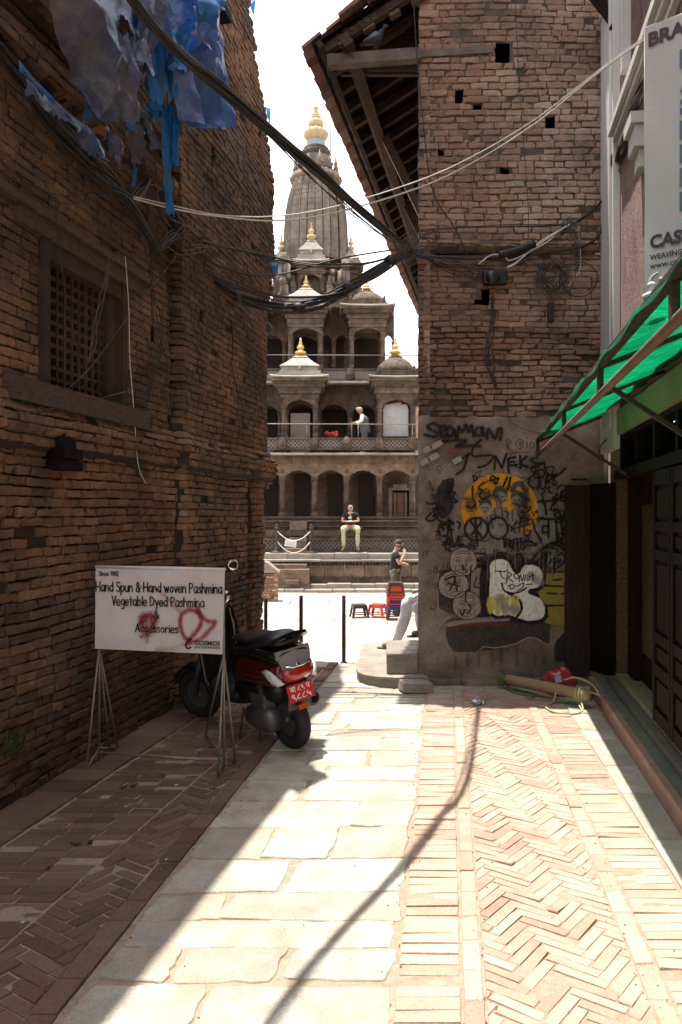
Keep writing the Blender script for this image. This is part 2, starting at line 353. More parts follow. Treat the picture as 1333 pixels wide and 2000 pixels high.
# sand filling the joints almost level with the stones
# earth under everything
ys = [-12, 9.5, 12, 14.5, 17, 60, 140, 400]
g = MB(); g.grid([[(x, y, zg(y)-.035) for x in (-200, -40, -8, 0, 8, 40, 200)] for y in ys]); struct(g.build('ground', M['sand']))
# flagstones down the middle
def flag_row(mb, y0, y1, xl, xr, cuts, zf, r=.016):
    xs = [0]+cuts+[1]
    for a, b in zip(xs[:-1], xs[1:]):
        gp = random.uniform(.004,.010)
        def X(t, y): return xl(y)+(xr(y)-xl(y))*t
        j = lambda s=.022: random.uniform(-s, s)
        c = [(X(a,y0)+gp+j(), y0+gp+j()), (X(b,y0)-gp+j(), y0+gp+j()), (X(b,y1)-gp+j(), y1-gp+j()), (X(a,y1)+gp+j(), y1-gp+j())]
        poly = []
        for i in range(4):
            p, q, n2 = Vector(c[i-1]), Vector(c[i]), Vector(c[(i+1)%4]); rr = r*random.uniform(.4,1.6)
            d1 = (p-q).normalized(); d2 = (n2-q).normalized()
            poly += [tuple(q+d1*rr), tuple(q+(d1+d2)*rr*.3), tuple(q+d2*rr)]
            L = (n2-q).length; nrm = Vector((-d2.y, d2.x))
            for t in (.2,.36,.5,.64,.8): poly.append(tuple(q+d2*(L*t)+nrm*random.uniform(-.011,.009)))
        slab(mb, poly, zf((y0+y1)/2)+random.uniform(-.004,.005), .006, .05, .0016, None, .001, .004, False)
sp = MB(); y = 1.2; k = 0
while y < 9.3:
    h = random.choice((.20,.25,.30,.36,.42,.23)) if y > 2.9 else random.choice((.34,.3,.38)); h = min(h, 9.35-y) if y+h > 9.1 else h
    cuts = [[random.uniform(.42,.60)], [random.uniform(.26,.36), random.uniform(.62,.72)], [random.uniform(.60,.74)], [random.uniform(.3,.4)]][k % 4]
    flag_row(sp, y, y+h, STL, STR, cuts, zg); y += h; k += 1
struct(sp.build('stone_paving', M['slab']))
js = MB(); js.grid([[(-2.7+5.9*i/60, 1.0+8.6*j/90, (-.0056 if i < 34 else -.0042)+random.uniform(-.001,.001)+max(0, MN.noise(Vector((i*.21, j*.26, 3.3)))-.10)*(.0085 if i < 24 or i > 33 else .004)) for i in range(61)] for j in range(91)]); struct(js.build('joint_sand', M['sand']))
# brick paving
def rect(cx, cy, L, W, a):
    c, s = math.cos(a), math.sin(a)
    return [(cx+c*x-s*y, cy+s*x+c*y) for x, y in ((-L/2,-W/2),(L/2,-W/2),(L/2,W/2),(-L/2,W/2))]
def lines_for(fl, fr, y0, y1):
    bl = fl(1)-fl(0); br = fr(1)-fr(0)
    return [((fl(0),0),(1,-bl)), ((fr(0),0),(-1,br)), ((0,y0),(0,1)), ((0,y1),(0,-1))]
def herringbone(mb, fl, fr, y0, y1, L, W, ang, gap=.006):
    k = round(L/W); W = L/k; ln = lines_for(fl, fr, y0, y1); ca, sa = math.cos(ang), math.sin(ang)
    x0 = min(fl(y0), fl(y1)); x1 = max(fr(y0), fr(y1)); ox, oy = (x0+x1)/2, (y0+y1)/2; R = math.hypot(x1-x0, y1-y0)/2+L
    n = int(R/W)+k
    for a in range(-n, n+1):
        for b in range(-(n//k)-2, n//k+3):
            bx, by = a*W+b*k*W, a*W-b*k*W
            for (cx, cy, an) in ((bx+L/2, by+W/2, 0), (bx+W/2, by+W+L/2, math.pi/2)):
                if abs(cx) > R or abs(cy) > R: continue
                X = ox+ca*cx-sa*cy; Y = oy+sa*cx+ca*cy
                if not (y0-L < Y < y1+L and fl(Y)-L < X < fr(Y)+L): continue
                if random.random() < .004: continue
                p = clip_poly(rect(X+random.uniform(-.002,.002), Y+random.uniform(-.002,.002), L-gap*random.uniform(.6,1.6), W-gap*random.uniform(.6,1.6), ang+an+random.gauss(0,.012)), ln)
                if len(p) >= 3: slab(mb, p, random.gauss(0,.0016), .006, .03, .006)
def header_strip(mb, fl, fr, y0, y1, W, gap=.006):
    y = y0; ln = None
    while y < y1:
        w_ = W*random.uniform(.9,1.1); s = (fl(1)-fl(0)); a, b = fl(y)+gap, fr(y)-gap
        k = max(1, round((b-a)/.215)) if (b-a) > .3 else 1; e_ = [a]+[a+(b-a)*i/k+random.uniform(-.04,.04) for i in range(1, k)]+[b]
        cuts = [(e_[i]+(gap/2 if i else 0), e_[i+1]-(gap/2 if i < k-1 else 0)) for i in range(k)]
        for a, b in cuts:
            j = lambda: random.uniform(-.003,.003)
            slab(mb, [(a+j(),y+gap/2+j()),(b+j(),y+gap/2+j()),(b+s*w_+j(),y+w_-gap/2+j()),(a+s*w_+j(),y+w_-gap/2+j())], random.gauss(0,.003), .007, .03, .006)
        y += w_
def stretcher_line(mb, fl, W, y0, y1, L=.21, gap=.006, z=.002):
    y = y0; s = fl(1)-fl(0)
    while y < y1:
        l = L*random.uniform(.9,1.1); a = fl(y); j = lambda: random.uniform(-.003,.003)
        slab(mb, [(a+j(),y+gap/2),(a+W+j(),y+gap/2+j()),(a+W+s*l+j(),y+l-gap/2+j()),(a+s*l+j(),y+l-gap/2)], z+random.gauss(0,.003), .007, .03, .006); y += l
off = lambda f, d: (lambda y: f(y)+d)
bp = MB()
header_strip(bp, off(STR,.012), off(HBL,-.085), 1.6, 7.9, .074)
stretcher_line(bp, off(HBL,-.078), .066, 1.6, 7.9)
herringbone(bp, HBL, HBR, 1.8, 7.9, .21, .0525, math.radians(52))
stretcher_line(bp, off(HBR,.008), .07, 1.8, 7.9)
header_strip(bp, off(HBR,.086), fx(1.055,.129), 1.8, 7.9, .074)
struct(bp.build('sunny_brick_paving', M['pave_brick']))
bq = MB()
EDGE = off(STL, -.115)
stretcher_line(bq, EDGE, .10, 1.6, 9.3, .2, z=.006)
herringbone(bq, fx(-1.95,.195), off(EDGE,-.008), 1.8, 7.4, .21, .07, math.radians(55))
header_strip(bq, off(GLINE,.03), fx(-1.957,.195), 2.2, 9.2, .078)
stretcher_line(bq, off(GLINE,-.285), .30, 2.6, 9.5, .2, z=.012)
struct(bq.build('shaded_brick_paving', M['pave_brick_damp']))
# pale kerb strip, gutter, plaza flags
ks = MB(); y = 1.6
while y < 7.9:
    l = random.uniform(.55,.8); a, b = 1.075, 1.075+.15
    slab(ks, [(a+.127*y, y+.004),(b+.005+.14*y, y+.004),(b+.005+.14*(y+l), y+l-.004),(a+.127*(y+l), y+l-.004)], .004+random.gauss(0,.002), .006, .04, .001); y += l
struct(ks.build('kerb_strip', M['slab']))
M['gutter'] = mat('gutter_stone', [(.13,.12,.10),(.22,.205,.18)], 8, .8, .4, 50, tint=.25, dirt=(.09,.08,.065), dscale=3)
gt = MB(); y = 1.6
while y < 8.1:
    l = random.uniform(.16,.3); m_ = 1.075+.155; xa = lambda y: m_+.01+.14*y; xb = lambda y: 1.062+.166*y
    if xb(y)-xa(y) > .05: slab(gt, [(xa(y),y+.004),(xb(y),y+.004),(xb(y+l),y+l-.004),(xa(y+l),y+l-.004)], random.gauss(0,.003), .008, .03, .002)
    y += l
struct(gt.build('gutter', M['gutter']))
# shaded ground between sunny paving and the graffiti wall
pz = MB(); y = 9.35
while y < 40:
    l = random.uniform(.45,.75)*(1+max(0,y-12)*.05); x = -16-random.random()
    while x < 18:
        w_ = random.uniform(.5,.95)*(1+max(0,y-12)*.04); j = lambda: random.uniform(-.01,.01)
        z = zg(y+l/2)
        if -9 < x < 7: slab(pz, [(x+.006+j(),y+.006+j()),(x+w_-.006+j(),y+.006+j()),(x+w_-.006+j(),y+l-.006+j()),(x+.006+j(),y+l-.006+j())], z+random.gauss(0,.003), .01, .06, .001)
        x += w_
    y += l
struct(pz.build('plaza_paving', M['slab']))
fp = MB(); y = 7.9
while y < 9.3:
    l = random.uniform(.22,.34); x = STR(y)+.01
    while x < 2.9:
        w_ = random.uniform(.3,.6); slab(fp, [(x,y),(x+w_-.01,y),(x+w_-.01,y+l-.01),(x,y+l-.01)], random.gauss(0,.003), .01, .04, .003); x += w_
    y += l
struct(fp.build('doorstep_paving', M['slab']))
gr = MB()
for i in range(900):                                     # grit and crumbs gathered in the joints and along the edges
    y = 2.2+6.5*random.random()**1.5; e = random.choice((STL(y), STR(y), HBL(y), HBR(y), STL(y)-.11, GLINE(y), GLINE(y)+.3, random.uniform(-2.2,1.5), random.uniform(-2.2,1.5))); x = e+random.gauss(0,.035); r = random.uniform(.0018,.006)
    gr.add([(x-r,y,0.001),(x,y-r*.8,0.0),(x+r*1.1,y,.001),(x,y+r,0.0),(x+random.uniform(-.3,.3)*r,y,.002+r*random.uniform(.6,1.1))], [(0,1,4),(1,2,4),(2,3,4),(3,0,4)])
tag(gr.build('grit', mat('grit', [(.12,.09,.065),(.34,.28,.21)], 60, .95, 0, 60, tint=.5)), None, None, None, 'stuff')
# ------------------------------------------------------------------ the old brick house beside the street
LU = Vector((.2,1,0)).normalized(); LN = Vector((1,-.2,0)).normalized(); LO = Vector((-LWK+.4, 2.0, 0))
def Lu(y): return (y-2.0)*math.sqrt(1.04)
def LP(u, v, n): return LO + LU*u + LN*n + Vector((0,0,v))
def lerp_tab(tab, z):
    if z <= tab[0][0]: return tab[0][1]
    for (a, p), (b, q) in zip(tab[:-1], tab[1:]):
        if z <= b: return p+(q-p)*(z-a)/(b-a)
    return tab[-1][1]
LEND = [(0,9.5),(2.0,9.52),(2.06,9.82),(2.36,9.85),(2.42,9.72),(4.1,9.76),(4.3,10.05),(5.7,10.08),(7.5,9.05),(8.2,8.85)]
jag = {}
def l_u1(v, k):
    if k//2 not in jag: jag[k//2] = random.uniform(-.06,.05)
    return Lu(lerp_tab(LEND, v)) + jag[k//2]*(1.5 if v > 4 else .5)
UB = Lu(7.18)
def l_prof(u, v):
    n = .085 if u > UB else 0.0
    if v < 2.12: n -= .0
    elif v < 2.34: n += .045 + (.02 if 2.2 < v < 2.3 else 0)
    elif v < 2.42: n += .02
    else: n -= .02
    if v < 2.1 and Lu(8.98) < u < Lu(9.15): n -= .06
    if u > Lu(9.3) and v < 2.1: n += .02
    if UB-.085 < u < UB and v > 2.42: n -= .12
    if Lu(3.0) < u < Lu(7.1):
        if 4.42 < v < 4.60: n += .09
        elif 4.60 <= v < 4.68: n += .05
        elif 4.74 < v < 4.95: n += .15
    return n + .012*math.sin(u*2.3+v*1.1) + .008*math.sin(v*5+u)
WU0, WU1, WZ0, WZ1 = Lu(5.13), Lu(6.27), 2.52, 3.44
l_holes = [(WU0, WU1, WZ0, WZ1, .35)]
for (px, py, w_, h_) in ((300,650,.11,.15),(403,305,.07,.22),(386,617,.1,.1),(500,262,.08,.1),(330,405,.06,.07)):
    p = LW(px, py); u = Lu(p.y); l_holes.append((u-w_/2, u+w_/2, p.z-h_/2, p.z+h_/2, .22))
def l_miss(u, v):
    if v < 2.05: return random.random() < .007
    return random.random() < .003
def patchn(u, v, f, s=0.0): return MN.noise(Vector((u*f+s, v*f*1.6, s*1.7)))
def l_tint(u, v):
    t = random.gauss(.45,.10) + .42*patchn(u, v, .9) + .2*patchn(u, v, 2.5, 3.0)
    if v < 1.2: t -= .24
    elif v < 2.45: t += .13
    if 2.3 < v < 2.6: t += .1
    return t
def l_mort(u, v): return -.030 if v < 2.1 else -.013
left = root('brick_house', (-2.2, 6.0, 0), 'long dark old brick house with a wooden lattice window, behind the white pashmina signboard', 'house')
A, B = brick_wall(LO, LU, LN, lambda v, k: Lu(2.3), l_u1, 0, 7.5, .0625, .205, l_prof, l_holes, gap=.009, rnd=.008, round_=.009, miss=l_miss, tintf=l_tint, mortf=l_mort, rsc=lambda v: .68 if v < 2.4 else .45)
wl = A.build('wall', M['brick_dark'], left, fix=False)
B.build('mortar', [M['mortar_dark'], M['dark']], wl, fix=False)
bk = MB()                                               # body of the house behind the face, and the stretch behind the viewer
bk.prism([LP(Lu(2.35),0,-.6), LP(Lu(8.75),0,-.6), LP(Lu(8.75),0,-5), LP(Lu(2.35),0,-5)], (0,0,7.47))
bk.prism([LP(Lu(-7),0,0), LP(Lu(2.3),0,0), LP(Lu(2.3),0,-5), LP(Lu(-7),0,-5)], (0,0,7.47))
bk.build('rear_walls', M['brick_dark'], left)
rf = MB(); rf.prism([LP(Lu(-7),7.48,.02), LP(Lu(8.8),7.48,.02), LP(Lu(8.8),7.48,-5), LP(Lu(-7),7.48,-5)], (0,0,.06)); rfo = rf.build('roof', M['tile'], left)
et = MB(); y = 1.5
while y < 8.6:                                          # uneven eave boards and slipped tiles along the roof edge
    l = random.uniform(.12,.45); p = random.choice((-.02,0,.02)) if y < 4.6 else (random.choice((.10,.15,.18,.22)) if y < 5.9 else random.choice((0,.03,.06))); lbox_ = [LP(Lu(y),7.45,.0), LP(Lu(y+l),7.45,.0), LP(Lu(y+l),7.45,.03+p), LP(Lu(y),7.45,.03+p*random.uniform(.5,1))]
    et.prism(lbox_, (0,0,.025)); y += l
et.build('eave_tiles', M['tile'], rfo)
# lattice window
wn = MB(); fr = .075
def lbox(mb, u0, u1, v0, v1, n0, n1, mi=0): mb.prism([LP(u0,v0,n0), LP(u1,v0,n0), LP(u1,v1,n0), LP(u0,v1,n0)], LN*(n1-n0), mi)
lbox(wn, WU0, WU0+fr, WZ0, WZ1, -.12, .0); lbox(wn, WU1-fr, WU1, WZ0, WZ1, -.12, .0)
lbox(wn, WU0+fr, WU1-fr, WZ1-.11, WZ1, -.12, -.01); lbox(wn, WU0+fr, WU0+fr+.03, WZ0, WZ1-.11, -.13, -.04); lbox(wn, WU1-fr-.12, WU1-fr, WZ0, WZ1-.11, -.13, -.05); lbox(wn, WU1-fr-.17, WU1-fr-.125, WZ0, WZ1-.11, -.14, -.08)
win = wn.build('window', M['wood_eave'], left, origin=LP((WU0+WU1)/2, WZ0, 0))
lt = MB(); ia, ib = WU0+fr+.03, WU1-fr-.12; nb = 9
for i in range(1, nb): u = ia+(ib-ia)*i/nb; lbox(lt, u-.014, u+.014, WZ0, WZ1-.11, -.115, -.078)
for j in range(1, 11): z = WZ0+(WZ1-.11-WZ0)*j/11; lbox(lt, ia, ib, z-.013, z+.013, -.108, -.082)
lt.build('lattice', M['wood_eave'], win)
sl = MB(); lbox(sl, Lu(4.72), Lu(6.55), WZ0-.145, WZ0-.005, -.1, .055); sl.build('sill', M['wood'], win)
ll = MB(); lbox(ll, Lu(4.85), Lu(6.55), WZ1+.005, WZ1+.11, -.1, .012); lbox(ll, Lu(4.6), Lu(6.7), WZ1+.115, WZ1+.165, -.1, .04); ll.build('lintel', M['wood'], win)
# projecting eaves beam and dark joists under the tarpaulin
ej = MB()
for i in range(9): u = Lu(3.4+i*.42); lbox(ej, u-.045, u+.045, 5.72, 5.82, -.1, .5)
lbox(ej, Lu(3.2), Lu(7.0), 5.6, 5.7, .3, .38)
ej.build('balcony_joist', M['wood_dark'], left)
dk = MB(); lbox(dk, Lu(3.2), Lu(7.0), 5.83, 5.9, -.1, .58); dk.build('balcony_deck', M['wood_dark'], left)
ju = MB(); c = LW(115, 888); u = Lu(c.y)
for i in range(3): lbox(ju, u-.16+.02*i, u+.13-.03*i, c.z-.1+.07*i, c.z-.035+.07*i, -.05, .10+.02*math.sin(i*2))
ju.build('timber_stub', M['wood_dark'], left)
# slim downpipe of old mortar between the two halves of the wall, weeds at the foot
wd = MB()
for i in range(26):
    u = Lu(4.75)+random.gauss(0,.07); a = random.uniform(0,6.28); h = random.uniform(.1,.22); b = LP(u, random.uniform(.28,.34), 0.01)
    c1 = b+LN*.05+Vector((math.cos(a)*.04,math.sin(a)*.04,h*.6)); wd.tube([b, (b+c1)/2+LN*.01, c1], .0025, 4)
    q = LU*(.02); wd.add([c1-q*.6, c1+LN*.02+Vector((0,0,.012)), c1+q*.6, c1-LN*.015-Vector((0,0,.02))], [(0,1,2,3)])
M['leaf'] = mat('green_leaf', [(.05,.075,.02),(.09,.12,.035)], 30, .6, .1, 60)
tag(wd.build('weed', M['leaf'], origin=LP(Lu(4.75),.3,0)), 'small green weed sprouting low from the dark brick wall', 'plant')
# ------------------------------------------------------------------ the brick house with the graffiti wall
RY = 8.24
right = root('brick_house', (1.7, 8.3, 0), 'tall red brick house with a broad wooden eave above a graffiti covered plaster wall', 'house')
PLZ = 2.68
def r_prof(u, v):
    n = 0.0
    if 4.36 < v < 4.45: n += .05
    elif 4.28 < v <= 4.36: n -= .03
    elif v < 4.2: n -= .012
    return n + .012*math.sin(u*2.0+v*.9) + .008*math.sin(v*3.1)
def RUV(px, py): return ((px-CX)*RY/F-.78, CAMZ+(HY-py)*RY/F)
r_holes = []
for (px, py, w_, h_) in ((985,105,.17,.22),(1075,236,.10,.17),(987,336,.13,.10),(945,575,.12,.19),(897,185,.07,.09),(862,300,.06,.06),(933,212,.09,.06)):
    u, v = RUV(px, py); r_holes.append((u-w_/2, u+w_/2, v-h_/2, v+h_/2, .25))
def r_miss(u, v):
    if v < 3.55: return random.random() < .075
    return random.random() < .006
def r_tint(u, v):
    t = random.gauss(.42,.125) + (.24 if u > .95 else .0 + .10*u) - (.27 if v < 3.6 else 0) + .3*patchn(u, v, 1.1, 5.0) + .15*patchn(u, v, 3.0, 9.0)
    if v < 4.2 and u < .5: t -= .06
    return t
rw = None
for (va_, vb_, co_) in ((PLZ-.05, 4.34, .0565), (4.34, 8.1, .0655)):
    A, B = brick_wall((.78, RY, 0), (1,0,0), (0,-1,0), lambda v, k: max(random.uniform(-.006,.006), (v-6.95)/.65), lambda v, k: 1.93, va_, vb_, co_, .19, r_prof, r_holes, gap=.009, rnd=.008, miss=r_miss, tintf=r_tint, round_=.009, mortf=lambda u, v: -.045 if v < 3.6 else -.013, rsc=lambda v: 1.2 if v < 3.6 else .7, caps=False)
    if rw is None: WA, WB = A, B; rw = 1
    else:
        o1, o2 = len(WA.v), len(WB.v); WA.v += A.v; WA.t += A.t; WA.f += [[o1+i for i in f] for f in A.f]; WA.m += A.m; WA.sm += A.sm
        WB.v += B.v; WB.t += B.t; WB.f += [[o2+i for i in f] for f in B.f]; WB.m += B.m; WB.sm += B.sm
rw = WA.build('wall', M['brick_red'], right, fix=False); WB.build('mortar', [M['mortar'], M['dark']], rw, fix=False)
# side wall running away along the lane, with the doorway recess where the man sits
E = Vector((.2,1,0)).normalized(); EN = Vector((-1,.2,0)).normalized(); SO = Vector((.82, RY+.0, 0))
def SP(u, v, n): return SO + E*u + EN*n + Vector((0,0,v))
A, B = brick_wall(SO, E, EN, lambda v, k: .02, lambda v, k: 11.5, 0.0, 7.4, .0775, .215, lambda u, v: .004*math.sin(u*3+v), [(.55,1.75,0,2.0,.6)], rnd=.006, caps=False)
sw = A.build('side_wall', M['brick_red'], right, fix=False); B.build('side_mortar', [M['mortar'], M['dark']], sw, fix=False)
bk = MB(); bk.prism([Vector((1.45,RY+.62,0)), Vector((2.75,RY+.62,0)), Vector((7.5,19.5,0)), SP(11.4,0,-.62)], (0,0,8.8)); bk.build('rear_walls', M['brick_red'], right)
# plaster coat on the lower wall: an uneven sheet with thickness
pl = MB(); nx, nz = 44, 60
def ply(x, z): return RY-.022-.008*math.sin(x*3+z*2.1)-.004*math.sin(z*7+x*5) + (.012 if z < .55 and (x*1.7+math.sin(z*9+x*3)*.25) % 1.9 < 1.2 else 0)
PX0, PX1 = .775, 2.66
rows = []
for j in range(nz+1):
    z = PLZ*j/nz; xl = PX0+.004*math.sin(z*7)-(.05*(1-z/.45)**2 if z < .45 else 0); rows.append([(xl+(PX1-xl)*i/nx, ply(xl+(PX1-xl)*i/nx, z), z+(.02*math.sin(i*1.1)*random.random() if j == nz else 0)) for i in range(nx+1)])
pl.grid(rows); pl.grid([rows[-1], [(p[0], RY+.1, p[2]) for p in rows[-1]]]); pl.grid([[r[0] for r in rows], [(r[0][0]+.02, RY+.14, r[0][2]) for r in rows]])
plaster = pl.build('plaster_coat', M['plaster'], right)
# graffiti: strokes laid on the plaster, read from the photograph in a local frame
LAY = [0]
def Z7(x, y): return (800+x/3.3325, 800+y/3.3325)
def onwall(x, y, n): px, py = Z7(x, y); d = RY-.036-n; return Vector(((px-CX)*d/F, d, CAMZ+(HY-py)*d/F))
def stroke(mb, pts, w_, soft=.35, curved=True, cover=1.0, fn=None):
    fn = fn or onwall; LAY[0] += 1; n0 = .0005+LAY[0]*.00012
    q = spline([(x,y,0) for x,y in pts], 6) if curved else [Vector((x,y,0)) for x,y in pts]
    k = len(q); vs = []; ts = []; hw = w_/2*(1+soft)*(1.18 if fn is onwall else 1.0)
    # round start / end: extra tapered rings
    def ring(c, d, s, n):
        nn = Vector((-d.y, d.x, 0))
        for a, t in ((-1,0),(-(1-soft*.9)*.75,cover),((1-soft*.9)*.75,cover),(1,0)): p = c+nn*hw*a*s; vs.append(fn(p.x, p.y, n)); ts.append(t)
    dirs = []
    for i in range(k):
        d = q[min(i+1,k-1)]-q[max(i-1,0)]; d = d.normalized() if d.length > 1e-6 else Vector((1,0,0)); dirs.append(d)
    ring(q[0]-dirs[0]*hw*.8, dirs[0], .45, n0); ring(q[0]-dirs[0]*hw*.4, dirs[0], .85, n0)
    for i in range(k): ring(q[i], dirs[i], 1.0+.08*math.sin(i*1.3), n0+i*.000004)
    ring(q[-1]+dirs[-1]*hw*.4, dirs[-1], .85, n0+k*.000004); ring(q[-1]+dirs[-1]*hw*.8, dirs[-1], .45, n0+k*.000004)
    m = len(vs)//4
    mb.add(vs, [(4*i+j, 4*i+j+1, 4*i+4+j+1, 4*i+4+j) for i in range(m-1) for j in range(3)], 0, False, ts)
def patch(mb, pts, curved=True, soft=6, cover=1.0, fn=None, tintcols=None):
    fn = fn or onwall; LAY[0] += 1; n0 = .0005+LAY[0]*.00012
    q = spline([(x,y,0) for x,y in pts+[pts[0]]], 6)[:-1] if curved else [Vector((x,y,0)) for x,y in pts]
    bm = bmesh.new(); vs = [bm.verts.new((p.x,p.y,0)) for p in q]; f = bm.faces.new(vs)
    if f.normal.z == 0: f.normal_update()
    bmesh.ops.triangulate(bm, faces=[f]); bm.verts.index_update()
    v = [fn(a.co.x, a.co.y, n0) for a in bm.verts]; fs = [[a.index for a in f.verts] for f in bm.faces]; bm.free()
    mb.add(v, fs, 0, False, cover)
S_BLACK = spray('black_spray', (.012,.011,.011)); S_BROWN = spray('thin_marker', (.05,.035,.028), alpha=.9)
S_ORANGE = spray('orange_paint', (.62,.27,.012)); S_PALE = spray('pale_stencil_paint', (.23,.205,.175)); S_GREY = spray('grey_stencil_paint', (.07,.06,.055))
S_WHITE = spray('white_bubble_paint', (.66,.64,.54)); S_YEL = spray('mustard_paint', (.26,.19,.035)); S_YEL2 = spray('lemon_paint', (.52,.46,.07), alpha=.75)
S_DARK = spray('dark_mural_paint', (.028,.024,.022), alpha=.92); S_MUR = spray('faded_mural_paint', (.04,.033,.028), alpha=.66); S_LINE = spray('pale_scratch', (.34,.29,.24), alpha=.8); S_RED = spray('brick_red_paint', (.22,.06,.035)); S_MAUVE = spray('mauve_paint', (.28,.25,.29), alpha=.55)
def gpart(name, mb, m): return mb.build(name, m, plaster, fix=False)
# dark mural ground, torn edges
g = MB(); patch(g, [(245,1370),(420,1330),(640,1345),(880,1330),(920,1430),(900,1520),(800,1480),(690,1520),(560,1560),(400,1575),(290,1570),(240,1480)]); patch(g, [(195,1050),(330,1010),(560,930),(720,960),(880,1000),(960,1090),(920,1350),(700,1390),(480,1370),(205,1300),(190,1180)]); gpart('mural_ground', g, S_MUR)
g = MB(); patch(g, [(215,460),(290,450),(275,560),(285,640),(240,700),(190,690),(170,560)]); gpart('black_patch', g, S_DARK); g = MB(); patch(g, [(960,1500),(1035,1440),(1040,1610),(960,1640),(940,1560)]); gpart('black_patch', g, S_DARK)
g = MB()
for pts in ([(190,1335),(130,1365),(105,1375),(140,1440),(215,1480),(225,1530),(265,1580),(340,1585),(430,1590),(480,1545),(560,1550),(690,1525),(770,1485),(830,1490),(900,1530),(920,1500),(918,1430)], [(365,905),(355,850),(350,800)], [(170,1440),(200,1370),(260,1345)], [(190,1060),(185,1180),(190,1330)]): stroke(g, pts, 6, .5)
gpart('torn_plaster_edge', g, S_LINE)
g = MB(); stroke(g, [(250,1400),(400,1375),(640,1360)], 26, .4); stroke(g, [(185,1430),(215,1380),(255,1350)], 22, .4); gpart('pale_band', g, S_PALE)
g = MB(); stroke(g, [(300,1430),(420,1400),(660,1395)], 18, .8, cover=.4); gpart('red_band', g, S_RED)
g = MB()
for x in range(280,470,13): stroke(g, [(x,1450),(x+4,1510+random.uniform(-12,12))], 3, .3, False)
for x in range(480,700,16): stroke(g, [(x,1440),(x+2,1490+random.uniform(-14,14))], 3, .3, False, .6)
gpart('faded_lettering', g, S_GREY)
# orange disc with three stencilled figures
g = MB(); patch(g, [(588+250*math.cos(a), 650+236*math.sin(a)) for a in [i*2*math.pi/40 for i in range(40)]], False); gpart('orange_disc', g, S_ORANGE)
g = MB(); patch(g, [(350,760),(440,700),(640,690),(700,760),(780,820),(830,860),(800,930),(560,920),(370,880)], cover=.85); patch(g, [(835,570),(1000,560),(1030,800),(960,930),(850,850),(838,700)], cover=.75)
for bx, by, s in ((495,640,1.0),(590,570,1.15),(700,590,1.0)):
    patch(g, [(bx-38*s,by+10),(bx-30*s,by-40*s),(bx,by-58*s),(bx+32*s,by-38*s),(bx+36*s,by+15),(bx+15*s,by+45*s),(bx+70*s,by+110*s),(bx+60*s,by+160*s),(bx-60*s,by+160*s),(bx-62*s,by+100*s),(bx-16*s,by+45*s)])
gpart('stencil_figures', g, S_PALE)
g = MB()
for bx, by, s in ((495,640,1.0),(590,570,1.15),(700,590,1.0)):
    patch(g, [(bx-42*s,by),(bx-36*s,by-44*s),(bx-5,by-66*s),(bx+36*s,by-44*s),(bx+42*s,by+5),(bx+28*s,by-20*s),(bx,by-32*s),(bx-28*s,by-18*s)])
    for e in (-14,14): stroke(g, [(bx+e*s-7,by-2),(bx+e*s+7,by-2)], 6, .3, False)
    stroke(g, [(bx-10*s,by+24*s),(bx,by+28*s),(bx+12*s,by+22*s)], 5, .3)
    for t in (-30,10,34): stroke(g, [(bx+t*s,by+62*s),(bx+t*s*1.2+8,by+130*s)], 9, .6, False, .6)
stroke(g, [(735,480),(760,540),(750,620),(770,650)], 20, .5, cover=.8); stroke(g, [(672,520),(690,490),(720,482),(740,500)], 26, .4)
gpart('stencil_shading', g, S_GREY)
# three pale line drawn faces
faces = ((350,990,88,90,0),(285,1140,98,88,-.2),(375,1275,95,90,.1))
g = MB()
for cx, cy, a, b, r in faces: patch(g, [(cx+a*math.cos(t)*(1+.06*math.cos(3*t)), cy+b*math.sin(t)) for t in [i*2*math.pi/22 for i in range(22)]]); 
patch(g, [(400,1050),(470,1040),(480,1200),(420,1230),(390,1150)], cover=.8)
gpart('pale_faces', g, spray('pale_pink_paint', (.30,.235,.19)))
g = MB()
for cx, cy, a, b, r in faces:
    c_, s_ = math.cos(r), math.sin(r); T = lambda x, y: (cx+x*c_-y*s_, cy+x*s_+y*c_)
    stroke(g, [T(a*1.02*math.cos(t), b*1.02*math.sin(t)) for t in [i*2*math.pi/16 for i in range(17)]], 4, .3)
    for pts in ([(-55,-20),(-35,-30),(-12,-22)],[(12,-22),(35,-30),(58,-20)],[(-50,-8),(-32,-14),(-14,-6),(-32,-1),(-50,-8)],[(14,-6),(32,-14),(52,-8),(32,-1),(14,-6)],[(-22,12),(-24,28),(-8,34),(0,28),(10,34),(24,27),(20,10)],[(-40,58),(0,46),(42,56)],[(-30,68),(0,74),(34,64)],[(-60,20),(-50,45),(-58,62)],[(62,18),(52,44),(58,62)],[(-50,-45),(0,-55),(50,-45)],[(-42,-60),(0,-70),(45,-60)]):
        stroke(g, [T(*p) for p in pts], 3.4, .3)
gpart('face_lines', g, S_BROWN)
